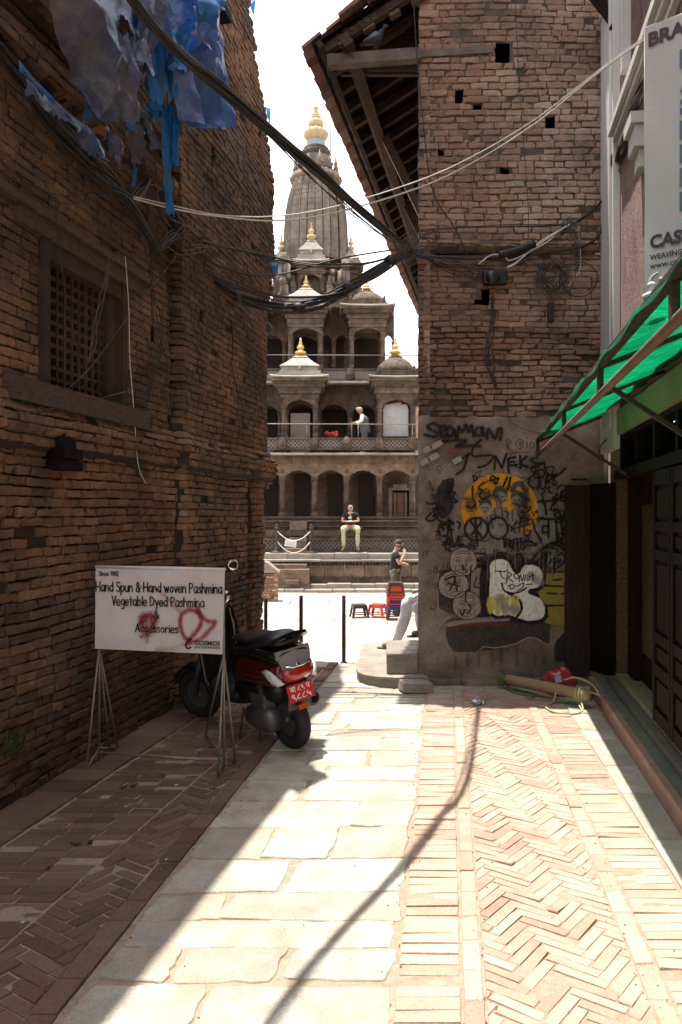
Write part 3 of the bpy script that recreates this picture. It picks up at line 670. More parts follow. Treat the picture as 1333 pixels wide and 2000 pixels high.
# white bubble letter with black outline
bub = [(512,1010),(540,975),(600,962),(650,985),(680,1040),(710,1055),(740,1010),(800,1000),(860,1030),(878,1100),(850,1160),(780,1185),(860,1225),(893,1300),(870,1365),(780,1385),(700,1365),(640,1345),(560,1350),(515,1290),(510,1180),(515,1090)]
g = MB(); patch(g, bub); gpart('bubble_letter', g, S_WHITE)
g = MB(); stroke(g, bub+[bub[0]], 19, .12); stroke(g, [(600,1130),(620,1180),(680,1195),(730,1180),(760,1160)], 10, .2); stroke(g, [(640,1190),(715,1240),(730,1300),(700,1350)], 16, .15); stroke(g, [(490,1000),(475,1100),(478,1250),(500,1330)], 30, .3); gpart('bubble_outline', g, S_BLACK)
g = MB()
for x in (520,545,575,610,640,680,705): stroke(g, [(x,1200+random.uniform(0,40)),(x-6,1270),(x+random.uniform(-10,14),1310+random.uniform(-20,20))], 18, .6)
gpart('lemon_streak', g, S_YEL2)
g = MB(); stroke(g, [(590,1230),(620,1290),(690,1300)], 40, .8); stroke(g, [(800,1080),(850,1120)], 40, .8); gpart('mauve_smudge', g, S_MAUVE)
g = MB()
for pts in ([(560,1050),(620,1055),(640,1042)],[(590,1045),(600,1085),(618,1100)],[(630,1130),(640,1062),(665,1075),(645,1095),(675,1120)],[(690,1100),(680,1075),(700,1068),(712,1092),(694,1103)],[(716,1120),(722,1075),(735,1115),(745,1070)],[(750,1115),(757,1075)],[(768,1080),(785,1095),(770,1112),(765,1090)],[(785,1085),(810,1078)],[(800,1060),(806,1115)],[(640,1150),(665,1140),(690,1150),(660,1168),(655,1150)],[(700,1150),(720,1140),(745,1130),(735,1160),(700,1180)],[(760,1140),(800,1135)]): stroke(g, pts, 6, .2)
gpart('bubble_scrawl', g, S_BLACK)
# mustard block letters
g = MB(); patch(g, [(895,1065),(1035,1062),(1045,1140),(900,1140)]); patch(g, [(835,1190),(900,1150),(1043,1158),(1046,1265),(890,1268)]); patch(g, [(900,1285),(1046,1282),(1048,1395),(890,1390),(905,1340)]); gpart('mustard_block', g, S_YEL)
g = MB()
for pts in ([(890,1148),(960,1150),(1045,1150)],[(885,1275),(1046,1274)],[(900,1195),(960,1198)],[(990,1200),(1046,1192)],[(1040,1310),(1025,1330),(1040,1345)],[(885,1060),(1035,1055)],[(940,1110),(990,1105)]): stroke(g, pts, 10, .3)
gpart('block_outline', g, S_DARK)
# black spray tags
def tags(name, m, w_, strokes, soft=.35):
    g = MB()
    for s in strokes: stroke(g, s, w_, soft)
    return gpart(name, g, m)
tags('spray_tag', S_BLACK, 15, [[(190,104),(155,90),(118,112),(150,136),(188,150),(160,176),(104,164)],[(205,150),(235,125),(225,105),(200,130),(210,172),(245,165)],[(292,130),(262,110),(245,150),(270,177),(295,130),(302,178)],[(312,178),(322,110),(345,150),(368,92),(385,150),(405,100),(417,168)],[(472,118),(438,122),(430,165),(465,162),(476,112),(484,170)],[(505,185),(514,125),(556,188),(578,130),(602,130),(592,190)],[(222,205),(375,200),(300,240),(400,235),(460,240)]], .9)
tags('marker_tag', S_BROWN, 5, [[(640,265),(632,200),(660,205),(640,235),(668,268)],[(712,225),(728,205),(718,240),(732,235),(742,205),(715,192),(692,225),(712,252),(745,245)],[(765,205),(766,245)],[(765,180),(768,186)],[(795,210),(782,230),(795,250),(812,228),(797,210)],[(640,290),(700,278),(780,278)]], .2)
tags('spray_tag', S_BLACK, 13, [[(305,420),(350,390),(375,310),(390,285),(340,325),(310,350)],[(470,195),(420,240),(410,300),(480,300),(545,300),(520,345),(480,370),(448,375)],[(553,388),(561,302)],[(561,302),(603,380)],[(603,380),(632,288)],[(690,310),(645,320),(650,360),(700,362)],[(648,340),(685,340)],[(648,408),(640,370)],[(720,300),(722,380)],[(765,305),(725,345),(770,375)],[(835,310),(790,325),(830,350),(880,345),(800,375),(790,385)],[(880,360),(900,420),(960,430),(1015,385)],[(900,420),(890,480)]], .25)
tags('spray_tag', S_BLACK, 9, [[(860,390),(820,400),(815,435),(850,445),(880,420),(860,390),(800,430),(775,480),(810,510),(850,490),(845,430)],[(845,440),(835,520)],[(900,470),(950,430),(930,480),(970,500)],[(960,520),(990,490),(1020,510),(985,540)],[(1060,455),(1150,455)],[(1000,560),(1030,540)]], .5)
tags('spray_tag', S_BLACK, 12, [[(410,500),(415,580),(430,620),(400,640),(375,628)],[(480,475),(450,510),(480,530),(455,555),(480,585),(520,560)],[(455,595),(456,597)],[(570,475),(572,477)],[(638,440),(610,500)],[(660,440),(640,520)]], .15)
tags('spray_tag', S_BLACK, 12, [[(435+75*math.cos(t), 778+74*math.sin(t)) for t in [i*.42 for i in range(16)]],[(578+63*math.cos(t), 772+70*math.sin(t)) for t in [i*.42 for i in range(16)]],[(395,720),(470,830)],[(470,730),(400,820)],[(430,705),(440,850)]], .25)
tags('spray_tag', S_BLACK, 9, [[(615,840),(618,895)],[(612,842),(650,855),(640,885),(615,895)],[(665,855),(655,885),(675,895),(682,862),(665,855)],[(675,845),(735,838)],[(700,842),(705,915)],[(725,845),(722,905)],[(755,860),(735,870),(755,890),(740,915)],[(760,850),(830,880),(770,885)]], .2)
tags('spray_tag', S_BLACK, 12, [[(835,600),(950,592)],[(880,600),(890,680)],[(850,712),(1000,712)],[(905,715),(905,830)],[(905,760),(870,760),(870,800),(905,795)],[(955,715),(960,840)],[(985,715),(1000,830)],[(820,790),(860,855)],[(800,720),(820,790)]], .2)
tags('spray_tag', S_BLACK, 8, [[(725,665),(760,640),(795,635),(770,665),(725,670)],[(725,700),(715,800)],[(760,695),(745,800)],[(780,690),(770,740)],[(690,745),(800,710)],[(680,775),(790,745)],[(650,750),(690,800)],[(800,665),(812,690)],[(820,660),(824,675)],[(830,655),(834,670)],[(700,720),(660,790)],[(770,790),(790,790),(775,820)]], .2)
tags('spray_tag', S_BLACK, 11, [[(225,860),(240,910),(270,920)],[(240,880),(260,760),(290,890),(320,820),(325,880),(350,880)],[(240,910),(290,890),(350,885)],[(200,745),(290,742)],[(110,605),(135,615),(165,610)],[(800,975),(850,920),(920,870),(1000,850)],[(830,990),(900,930),(880,1010)],[(900,1010),(960,960),(940,1040),(1030,980)],[(430,935),(495,938)],[(440,980),(490,985)],[(445,1020),(490,1020)]], .4)
tags('marker_tag', S_BLACK, 7, [[(230,1110),(300,1090),(260,1180)],[(250,1130),(330,1150)],[(290,1080),(310,1180)],[(350,1050),(345,1010),(372,1060)],[(370,1180),(365,1240),(400,1290),(380,1330)],[(330,1300),(345,1340),(360,1300)],[(400,1020),(395,1180)],[(440,1090),(420,1150),(460,1160)],[(150,640),(180,660),(150,700)],[(170,790),(200,800),(180,820)]], .2)
rs = random.Random(11)
def scrib(name, m, w_, n, box, size, soft, cover=1.0):
    g = MB()
    for _ in range(n):
        x, y = rs.uniform(box[0], box[1]), rs.uniform(box[2], box[3]); a = rs.uniform(0, 6.28); pts = []
        for k in range(rs.randint(3, 7)): pts.append((x, y)); a += rs.choice((-1.9,-1.2,1.1,1.8,2.4)); l = size*rs.uniform(.4,1.2); x += math.cos(a)*l; y += math.sin(a)*l*.9
        stroke(g, pts, w_*rs.uniform(.7,1.3), soft, True, cover)
    return gpart(name, g, m)
scrib('black_scrawl', S_BLACK, 10, 9, (190,330,470,900), 55, .5)
scrib('black_scrawl', S_BLACK, 9, 12, (840,1010,420,1010), 50, .4)
scrib('black_scrawl', S_BLACK, 8, 8, (380,820,860,960), 45, .4)
scrib('thin_scrawl', S_BROWN, 4, 22, (120,1000,380,1000), 40, .3)
scrib('thin_scrawl', S_BLACK, 4, 10, (380,830,470,840), 34, .3)
scrib('thin_scrawl', S_BROWN, 4, 12, (110,240,640,1330), 30, .3)
scrib('black_scrawl', S_BLACK, 8, 9, (300,980,330,520), 50, .4)
scrib('black_scrawl', S_BLACK, 7, 8, (860,1030,850,1050), 46, .4)
scrib('faint_spray', S_GREY, 26, 9, (150,1000,440,900), 60, 1.4, .45)
g = MB()
for x in (510,560,640,690,760,845,905,960,1010,870,930): stroke(g, [(x, rs.uniform(830,1000)), (x+rs.uniform(-2,2), rs.uniform(1010,1120))], 4, .4, False, .7)
gpart('paint_drip', g, S_PALE)
g = MB()
for x in (300,380,450,540,600,700,820,880,950): stroke(g, [(x, 1590+rs.uniform(-40,40)), (x+rs.uniform(-4,4), 1640+rs.uniform(0,60))], 14, 1.2, False, .4)
gpart('damp_streak', g, S_DARK)
# torn stickers and small fish sticker
def sticker(name, x, y, w_, h_, a, m, n=.003):
    g = MB(); c_, s_ = math.cos(a), math.sin(a); LAY[0] += 1; pts = [(-w_/2,-h_/2),(w_*.1,-h_*.62),(w_/2,-h_/2),(w_/2,h_/2),(0,h_*.55),(-w_/2,h_/2)]
    k = [onwall(x+p*c_-q*s_, y+p*s_+q*c_, .004+LAY[0]*.00012) for p, q in pts]; g.prism(k, (0,.0025,0)); return gpart(name, g, m)
M['paper'] = plain('torn_paper', (.33,.29,.25), .9); M['red_ink'] = plain('red_ink', (.16,.045,.035), .8); M['fish'] = plain('orange_sticker', (.45,.13,.02), .7)
for x, y, w_, a in ((180,230,75,-.55),(120,258,60,-.5),(160,308,70,-.5),(100,340,55,-.5),(312,330,60,-.5)): sticker('torn_sticker', x, y, w_, 32, a, M['paper'])
for x, y in ((140,245),(128,325)): sticker('sticker_print', x, y, 16, 24, -.5, M['red_ink'])
g = MB(); patch(g, [(243,262),(265,246),(300,255),(342,252),(330,266),(345,272),(300,272),(268,285)]); gpart('fish_sticker', g, S_RED)
# timber band, eave beam and roof
bm_ = MB(); zb = CAMZ+(HY-112)*RY/F
bm_.beam((-.14, RY-.01, CAMZ+(HY-123)*RY/F), (.80, RY-.01, CAMZ+(HY-109)*RY/F), .11, .11); bm_.beam((.80, RY-.0, CAMZ+(HY-107)*RY/F), (1.53, RY-.0, CAMZ+(HY-98)*RY/F), .05, .07); bm_.build('tie_beam', M['wood_grey'], right)
EZ = 6.34; EO = Vector((-.28, 8.10, EZ)); SL = math.radians(33); Wd = Vector((math.cos(SL), 0, math.sin(SL))); RN = E.cross(Wd).normalized()
if RN.z < 0: RN = -RN
def RP(e, s, n): return EO + E*e + Wd*s + RN*n
RLEN = 11.2; RUP = 4.6
rb = MB(); rb.prism([RP(0,0,0), RP(RLEN,0,0), RP(RLEN,RUP,0), RP(0,RUP,0)], RN*.03); 
bk2 = RP(RLEN,RUP,0); rb.prism([RP(0,RUP,0), RP(RLEN,RUP,0), RP(RLEN,RUP,0)+Vector((3.6,-.7,-2.6)), RP(0,RUP,0)+Vector((3.6,-.7,-2.6))], RN*.03)
roof = rb.build('roof', M['wood_dark'], right)
rt = MB()
for i in range(int(RLEN/.115)):                         # eave tiles, each course stepping up the slope
    for j in range(3):
        e = i*.115+random.uniform(-.008,.008)+(.05 if j % 2 else 0); s = -.09+j*.16+random.uniform(-.012,.012)
        rt.obox(RP(e+.055, s+.1, .05+j*.012+random.uniform(0,.01)), E, (Wd+RN*.12).normalized(), RN, .053, .12, .014, 0)
for j in range(3, 30):
    for i in range(14):
        rt.obox(RP(i*.16+random.uniform(-.03,.03)-.02, -.09+j*.155+.1, .06+random.uniform(0,.02)), E, (Wd+RN*.14).normalized(), RN, .078, .11, .016, 0)
for j in range(3, 30):
    rt.obox(RP(RLEN/2+1.1, -.09+j*.155+.1, .055), E, (Wd+RN*.14).normalized(), RN, RLEN/2-1.1, .1, .015, 0)
rt.build('roof_tiles', M['tile'], roof)
for i in range(28): 
    r_ = MB() if i == 0 else r_
    e = .12+i*.4; r_.beam(RP(e,.03,-.045), RP(e+random.uniform(-.03,.03),1.75,-.045), .075, .085, RN, 0, random.random())
r_.build('rafter', M['wood_eave'], roof)
pu = MB(); pu.beam(RP(-.02,.30,-.15), RP(RLEN,.30,-.15), .10, .12, RN); pu.build('purlin', M['wood_eave'], roof)
pu = MB(); pu.beam(RP(-.05,.06,-.06), RP(RLEN,.06,-.06), .05, .07, RN); pu.build('fascia', M['wood_eave'], roof)
for e, r0 in ((2.1,.07),(4.4,.06),(6.7,.06),(9.0,.06)):
    st = MB(); a = RP(e,.36,-.2); b = SP(e-.25, 5.0, .0); st.beam(a, b, .10, .10); st.build('eave_strut', M['wood'] if e < 3 else M['wood_eave'], roof)
vb = MB()
for k in range(7):                                      # broken battens and rubble under the gable verge
    a = RP(.03+.03*k, .25+.3*k, -.07); vb.obox(a+Vector((.05,0,-.05)), Wd, E, RN, random.uniform(.05,.10), .04, random.uniform(.01,.02), 0)
for k in range(6): c = Vector((-.02+.07*k, 8.2, 6.44+.045*k+random.uniform(0,.03))); vb.obox(c, (1,0,0), (0,1,0), (0,0,1), .03, .04, .02+random.random()*.015, 0)
vb.build('verge_rubble', M['wood'], roof)
gb = MB(); gb.prism([Vector((.0,8.75,6.4)), Vector((.9,8.75,6.4)), Vector((.9,8.75,7.25)), Vector((.35,8.75,6.85))], (0,.05,0)); 
for k in range(3): gb.box(.05+.2*k,.9,8.70,8.75,6.42+.2*k,6.56+.2*k)
gb.build('gable_boarding', M['wood_eave'], roof)
# sill of broken plaster along the foot of the wall
ft = MB(); x = .85
while x < 2.3:
    w_ = random.uniform(.18,.4); ft.bbox(x, x+w_-.01, RY-.10-random.uniform(0,.03), RY+.02, -.02, random.uniform(.05,.075), .012); x += w_
ft.build('footing', M['plaster'], right)
# ------------------------------------------------------------------ text helper
def text_verts(body, bold=0.0, shear=0.0, space=1.0):
    cu = bpy.data.curves.new('lettering', 'FONT'); cu.body = body; cu.size = 1.0; cu.offset = bold; cu.shear = shear; cu.space_character = space; cu.resolution_u = 3
    o = bpy.data.objects.new('lettering', cu); C.objects.link(o); dg = bpy.context.evaluated_depsgraph_get(); dg.update()
    me = bpy.data.meshes.new_from_object(o.evaluated_get(dg)); v = [(p.co.x, p.co.y) for p in me.vertices]; f = [list(q.vertices) for q in me.polygons]
    bpy.data.objects.remove(o); bpy.data.curves.remove(cu); bpy.data.meshes.remove(me); return v, f
def put_text(mb, body, O, X, Y, N, w_=None, h=None, bold=0.0, centre=False, thick=.0012, shear=0.0, space=1.0, mi=0):
    v, f = text_verts(body, bold, shear, space)
    if not v: return
    x0 = min(p[0] for p in v); x1 = max(p[0] for p in v); y0 = min(p[1] for p in v); y1 = max(p[1] for p in v)
    sy = h/(y1-y0) if h else w_/(x1-x0); sx = w_/(x1-x0) if w_ else sy
    O, X, Y, N = Vector(O), Vector(X).normalized(), Vector(Y).normalized(), Vector(N).normalized(); dx = -(x1-x0)*sx/2 if centre else 0
    mb.add([O + X*((p[0]-x0)*sx+dx) + Y*((p[1]-y0)*sy) + N*thick for p in v], f, mi, False, 1.0)
# ------------------------------------------------------------------ pink shop house
RE = Vector((.168,1,0)).normalized(); RNn = Vector((-1,.168,0)).normalized(); SX_ = math.sqrt(1+.168**2)
def SW(y, z, n=0.0): return Vector((1.282+.168*y, y, z)) + RNn*n
shop = root('shop_house', (2.4, 5.5, 0), 'pink roughcast shop house with white pilaster and dark folding doors beside the green awning', 'house')
def sbox(mb, y0, y1, z0, z1, n0, n1, mi=0, tint=None): mb.prism([SW(y0,z0,n0), SW(y1,z0,n0), SW(y1,z1,n0), SW(y0,z1,n0)], RNn*(n1-n0), mi, tint)
wb = MB(); sbox(wb, -6, 5.9, 2.66, 8.6, -.3, 0); sbox(wb, 6.9, 8.2, 2.66, 8.6, -.3, 0); sbox(wb, 5.9, 6.9, 2.66, 5.42, -.3, 0); sbox(wb, 5.9, 6.9, 7.2, 8.6, -.3, 0)
wb.build('upper_wall', M['pink'], shop)
wb = MB(); sbox(wb, -6, 8.2, 0, 8.6, -4, -.75); sbox(wb, -6, 1.3, 0, 2.64, -.7, 0); wb.build('rear_walls', M['pink'], shop)
wb = MB(); sbox(wb, -6.2, 8.15, 8.62, 8.7, -4.2, .55); wb.build('roof', M['tile'], shop)
wb = MB(); sbox(wb, 7.42, 8.19, 2.3, 8.55, .002, .06); sbox(wb, 7.52, 7.98, 2.5, 8.4, .062, .08); sbox(wb, 7.40, 8.19, 6.62, 6.68, .0, .075)
wb.build('pilaster', M['white_paint'], shop)
wb = MB()
for (y0, y1, z0, z1, n1) in ((4.3,7.25,4.96,5.03,.045),(4.3,7.32,5.035,5.10,.08),(4.3,7.38,5.105,5.17,.115)): sbox(wb, y0, y1, z0, z1, .002, n1)
wb.build('window_ledge', M['white_paint'], shop)
wb = MB()
sbox(wb, 6.2, 6.45, 4.50, 4.66, .002, .10); sbox(wb, 6.17, 6.48, 4.665, 4.75, .0, .13); sbox(wb, 6.25, 6.42, 4.36, 4.495, .0, .06); wb.build('bracket', M['white_paint'], shop)
wf = MB(); sbox(wf, 5.8, 5.9, 5.46, 7.25, -.1, .07); sbox(wf, 6.9, 7.0, 5.46, 7.25, -.1, .07); sbox(wf, 5.8, 7.0, 7.25, 7.4, -.1, .12); w1 = wf.build('window', M['white_paint'], shop)
wf = MB(); sbox(wf, 5.9, 6.9, 5.46, 7.25, -.28, -.2); wf.build('pane', M['dark'], w1)
wf = MB(); wf.beam(P(1150,-30,7.9), P(1208,42,7.55), .11, .12); wf.beam(P(1196,52,7.55), P(1216,60,7.52), .12, .09); wf.build('eave_strut', M['wood_dark'], shop)
M['cream'] = mat('yellowed_paint', [(.22,.19,.10),(.32,.28,.16)], 6, .8, .3, 50, dirt=(.12,.10,.06), dscale=3)
lb = MB(); sbox(lb, 1.3, 7.55, 2.42, 2.64, -.12, .03); sbox(lb, 7.6, 8.1, .2, 2.45, -.1, -.02); lb.build('lintel', M['cream'], shop)
tr = MB(); sbox(tr, 1.3, 7.5, 2.02, 2.10, -.14, .04); sbox(tr, 1.3, 7.5, 2.38, 2.415, -.14, 0)
for y in (7.45,6.75,6.05,5.35,4.65,3.9,3.1,2.3): sbox(tr, y-.04, y+.04, 2.1, 2.38, -.14, -.01)
tr.build('transom', M['wood_dark'], shop)
tp = MB(); sbox(tp, 1.3, 7.5, 2.1, 2.38, -.2, -.15); tp.build('transom_panel', M['wood_dark'], shop)
# doors
def door_leaf(a, b, z0, z1, th, name='folding_door', m=None, parent=shop, glass=False):
    a = Vector(a); b = Vector(b); d = (b-a); L = d.length; d.normalize(); n = Vector((d.y,-d.x,0)); mb = MB(); Zv = Vector((0,0,1))
    def bx(s0, s1, h0, h1, t0, t1, mi=0): mb.prism([a+d*s0+Zv*h0+n*t0, a+d*s1+Zv*h0+n*t0, a+d*s1+Zv*h1+n*t0, a+d*s0+Zv*h1+n*t0], n*(t1-t0), mi)
    bx(.0, .055, z0, z1, 0, th); bx(L-.055, L, z0, z1, 0, th)
    for h0, h1 in ((z0,z0+.09),(z0+.32,z0+.40),(z0+.55,z0+.62),(z0+1.12,z0+1.19),(z0+1.32,z0+1.38),(z1-.1,z1)): bx(.055, L-.055, h0, h1, .002, th-.003)
    if not glass: bx(.055, L-.055, z0+.09, z1-.1, .008, th*.45)
    for h0, h1 in ((z0+.12,z0+.29),(z0+.43,z0+.52),(z0+.65,z0+1.09),(z0+1.22,z0+1.29),(z0+1.41,z1-.13)):
        if not glass: bx(.085, L-.085, h0, h1, .01, th*.75)
    return mb.build(name, m or M['wood_dark'], parent, origin=a)
M['door_brown'] = mat('brown_door_timber', [(.022,.013,.009),(.042,.026,.018)], 5, .6, .3, 40, spec=.25, stretch=(4,4,1), speck=.3)
door_leaf((2.215,8.07,0), (2.46,8.10,0), .10, 1.99, -.035, m=M['door_brown'])
door_leaf((2.46,8.10,0), (2.60,7.66,0), .16, 2.0, -.035)
fr_ = MB(); sbox(fr_, 7.40, 7.46, .26, 2.02, -.14, .03); fr_.build('door_frame', M['wood'], shop)
fr_ = MB(); sbox(fr_, 7.1, 7.39, .26, 2.02, -.2, -.06); sbox(fr_, 5.75, 6.0, .26, 2.02, -.2, -.10); sbox(fr_, 6.0, 7.1, 1.78, 2.02, -.2, -.12); sbox(fr_, 6.0, 7.1, .27, .5, -.2, -.12); gd = fr_.build('glazed_door', M['wood_dark'], shop)
M['murky'] = mat('murky_glass', [(.06,.055,.03),(.12,.105,.06)], 3, .15, 0, 40, spec=.6)
fr_ = MB(); sbox(fr_, 6.0, 7.1, .5, 1.78, -.16, -.13); fr_.build('pane', M['murky'], gd)
for y1, y0 in ((5.72,5.2),(5.18,4.8),(4.78,4.1),(4.08,3.4),(3.38,2.6)):
    door_leaf(SW(y1,0,.015), SW(y0,0,.015), .27, 2.0, .05)
th = MB(); sbox(th, 1.3, 7.55, .16, .215, -.2, .10, 0); th.build('stone_sill', M['gutter'], shop)
th = MB(); sbox(th, 1.3, 7.45, .218, .262, -.2, .035); th.build('threshold', M['cream'], shop)
M['step_tile'] = mat('green_grey_step_tile', [(.12,.135,.115),(.19,.205,.175)], 5, .55, .15, 40, dirt=(.08,.075,.06), dscale=3, tint=.12)
M['nosing'] = mat('terracotta_nosing', [(.26,.15,.115),(.36,.23,.18)], 10, .8, .3, 60, tint=.2, dirt=(.18,.13,.1))
stp = MB(); fx_ = lambda y: 1.066+.166*y
st_top = MB(); y = 1.4
while y < 7.8:
    l = min(.46, 7.86-y); g_ = .003
    stp.prism([Vector((fx_(y+g_),y+g_,.105)), Vector((fx_(y+l-g_),y+l-g_,.105)), Vector((fx_(y+l-g_)+.05,y+l-g_,.105)), Vector((fx_(y+g_)+.05,y+g_,.105))], (0,0,.048))
    st_top.prism([Vector((fx_(y+g_)+.052,y+g_,.105)), Vector((fx_(y+l-g_)+.052,y+l-g_,.105)), Vector((1.26+.168*(y+l),y+l-g_,.105)), Vector((1.26+.168*y,y+g_,.105))], (0,0,.048)); y += l
stp.build('step_nosing', M['nosing'], shop); st_top.build('step_top', M['step_tile'], shop)
st = MB(); st.prism([Vector((fx_(1.4)+.012,1.4,-.03)), Vector((fx_(7.84)+.012,7.84,-.03)), Vector((1.26+.168*7.84,7.84,-.03)), Vector((1.26+.168*1.4,1.4,-.03))], (0,0,.134)); st.build('step_riser', M['nosing'], shop)
dp = MB(); c = P(1183,0,8.12); dp.tube([(c.x, 8.1, 2.9), (c.x, 8.1, 2.0)], .022, 10); dp.tube([(c.x,8.1,2.62),(c.x,8.1,2.66)], .028, 10)
tag(dp.build('drainpipe', M['white_paint'], origin=(c.x,8.1,2.4)), 'short pale drainpipe between the graffiti plaster and the shop door', 'pipe')
# ------------------------------------------------------------------ green awning
M['green'] = mat('green_shade_net', [(.0,.10,.04),(.001,.17,.07),(.004,.27,.12)], 9, .6, .5, 30, stretch=(1.2,5,3), trans=((.006,.40,.16), .5), dirt=(.0,.06,.025), dscale=1.6, damt=.8, speck=.35, blotch=.35, bdist=.03)
def AX(y): return .596+.1655*y
bars = [8.0, 5.6, 3.95, 2.47, 1.3]
aw = root('awning', (1.9, 5.5, 2.3), 'bright green shade net awning on rusty rails over the dark shop doors', 'awning')
fb = MB(); rows = []
ny, nx = 90, 14
for j in range(ny+1):
    y = 1.2+(8.03-1.2)*j/ny; k = [i for i in range(len(bars)-1) if bars[i+1] <= y <= bars[i]]; ph = 0
    if k: a, b = bars[k[0]+1], bars[k[0]]; ph = math.sin(math.pi*(y-a)/(b-a))
    x0 = AX(y)-.012; x1 = 1.278+.168*y; row = []
    for i in range(nx+1):
        t = i/nx; z = 2.44+.27*t - .05*ph*math.sin(math.pi*min(1,t*1.1)) + .012*math.sin(y*7+t*5)+.008*math.sin(y*17-t*9)
        if t < .1: z += .008*math.sin(y*4.3)*ph
        row.append((x0+(x1-x0)*t, y, z))
    rows.append([(x0-.012, y, 2.405+.012*math.sin(y*9))] + row)
fb.grid(rows); fab = fb.build('fabric', M['green'], aw)
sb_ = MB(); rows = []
for j in range(50):                                      # dark sheet added over the net to darken its underside near the wall
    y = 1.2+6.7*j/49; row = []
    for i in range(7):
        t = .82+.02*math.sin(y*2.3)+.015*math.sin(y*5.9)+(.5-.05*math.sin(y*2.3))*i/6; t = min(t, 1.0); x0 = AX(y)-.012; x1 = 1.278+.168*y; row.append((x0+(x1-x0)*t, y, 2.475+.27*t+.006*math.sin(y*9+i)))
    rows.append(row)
sb_.grid(rows); sb_.build('added_shade_sheet', plain('dark_shade_sheet', (.03,.028,.024), .9), aw)
ft_ = MB(); ft_.beam((AX(8.02),8.02,2.42), (AX(1.2),1.2,2.42), .032, .036); ft_.build('top_rail', M['iron'], aw)
ft_ = MB(); ft_.tube([(AX(8.0)+.005,8.0,2.283), (AX(1.2)+.005,1.2,2.283)], .019, 8); ft_.build('bottom_rail', mat('rusty_brown_pole', [(.13,.075,.05),(.20,.125,.09)], 14, .75, .3, 80), aw)
for y in bars:
    p_ = MB(); p_.beam((AX(y),y,2.275), (AX(y),y,2.425), .026, .026, (0,1,0)); p_.build('upright', M['iron'], aw)
    p_ = MB(); x1 = 1.27+.168*y; p_.tube([(AX(y)+(x1-AX(y))*t, y, 2.425+.27*t-.015) for t in (0,.08,.2,.4,.7,1)], .014, 6); p_.build('rib', M['iron'], aw)
for y in (6.9, 4.4):
    p_ = MB(); p_.beam((AX(y)+.1,y,2.40), (1.27+.168*y,y,2.02), .024, .024); p_.build('brace', M['iron'], aw)
# ------------------------------------------------------------------ hanging banner
BT = Vector((.77,-.64,0)).normalized(); BO = Vector((1.556,4.2,2.83)); BN = Vector((-BT.y*-1, -BT.x, 0)); BN = Vector((BT.y, -BT.x, 0)).normalized()
if BN.y > 0: BN = -BN
BH = 1.365
M['banner'] = mat('grey_white_banner', [(.50,.485,.47),(.60,.585,.565)], 3, .8, .15, 30, dirt=(.40,.37,.34), dscale=3, damt=.5)
bn = root('banner', BO, 'tall pale shop banner reading BRA and CAS hung upright above the green awning', 'banner')
b_ = MB(); rows = [[BO + BT*(.50*i/6) + Vector((0,0,BH*j/14)) + BN*(.004*math.sin(i*1.3+j*.9)) for i in range(7)] for j in range(15)]
b_.grid(rows); b_.grid([[p-BN*.006 for p in r] for r in rows]); b_.build('cloth', M['banner'], bn)
b_ = MB()
for z in (-.0, BH): b_.tube([BO+Vector((0,0,z))-BN*.018, BO+BT*.52+Vector((0,0,z))-BN*.018], .011, 6)
b_.tube([BO-BN*.018, BO+Vector((0,0,BH))-BN*.018], .009, 6); b_.build('frame', M['steel'], bn)
M['ink_plum'] = plain('plum_ink', (.085,.055,.06), .8); M['ink_teal'] = plain('teal_ink', (.09,.20,.26), .8); M['ink_pale'] = plain('faded_teal_ink', (.33,.39,.38), .8)
def bt(mb, s, t, z, w_, h, bold): put_text(mb, s, BO+BT*t+Vector((0,0,z))+BN*.006, BT, (0,0,1), BN, w_, h, bold)
b_ = MB(); bt(b_, 'BRA', .022, 1.255, .185, .072, .045); b_.build('heading', M['ink_plum'], bn)
b_ = MB(); bt(b_, 'CAS', .030, .222, .158, .07, .045); b_.build('second_heading', M['ink_plum'], bn)
b_ = MB(); bt(b_, 'WEAVING', .030, .165, .16, .028, .03); bt(b_, 'www.cos', .030, .12, .155, .022, .02); b_.build('small_lettering', M['ink_plum'], bn)
b_ = MB()
for i, ch in enumerate('PASHMINA'): bt(b_, ch, .176, 1.09-i*.118, .11, .095, .05)
b_.build('upright_lettering', M['ink_teal'], bn)
b_ = MB(); pts = [BO+BT*(.075-.045*math.sin(a))+Vector((0,0,.045+.05*math.cos(a)))+BN*.006 for a in [i*.25 for i in range(13)]]; b_.tube(pts, [.002+.006*math.sin(math.pi*i/12) for i in range(13)], 5); b_.build('logo', M['ink_pale'], bn)
b_ = MB(); b_.tube([BO+BT*.085+Vector((0,0,.06))+BN*.006, BO+BT*.085+Vector((0,0,.06))+BN*.008], .012, 10); b_.build('logo_dot', plain('faded_red', (.45,.25,.22), .8), bn)
lp = MB(); c = P(1273,572,3.2); lp.lathe((c.x,c.y,c.z-.03), [(.006,-.06),(.006,0),(.03,.005),(.034,.025),(.014,.034),(.012,.05),(.02,.06),(.008,.072)], 12)
tag(lp.build('post_cap', M['white_paint'], origin=c), 'small white knobbed lamp holder standing at the foot of the pale banner', 'lamp holder')
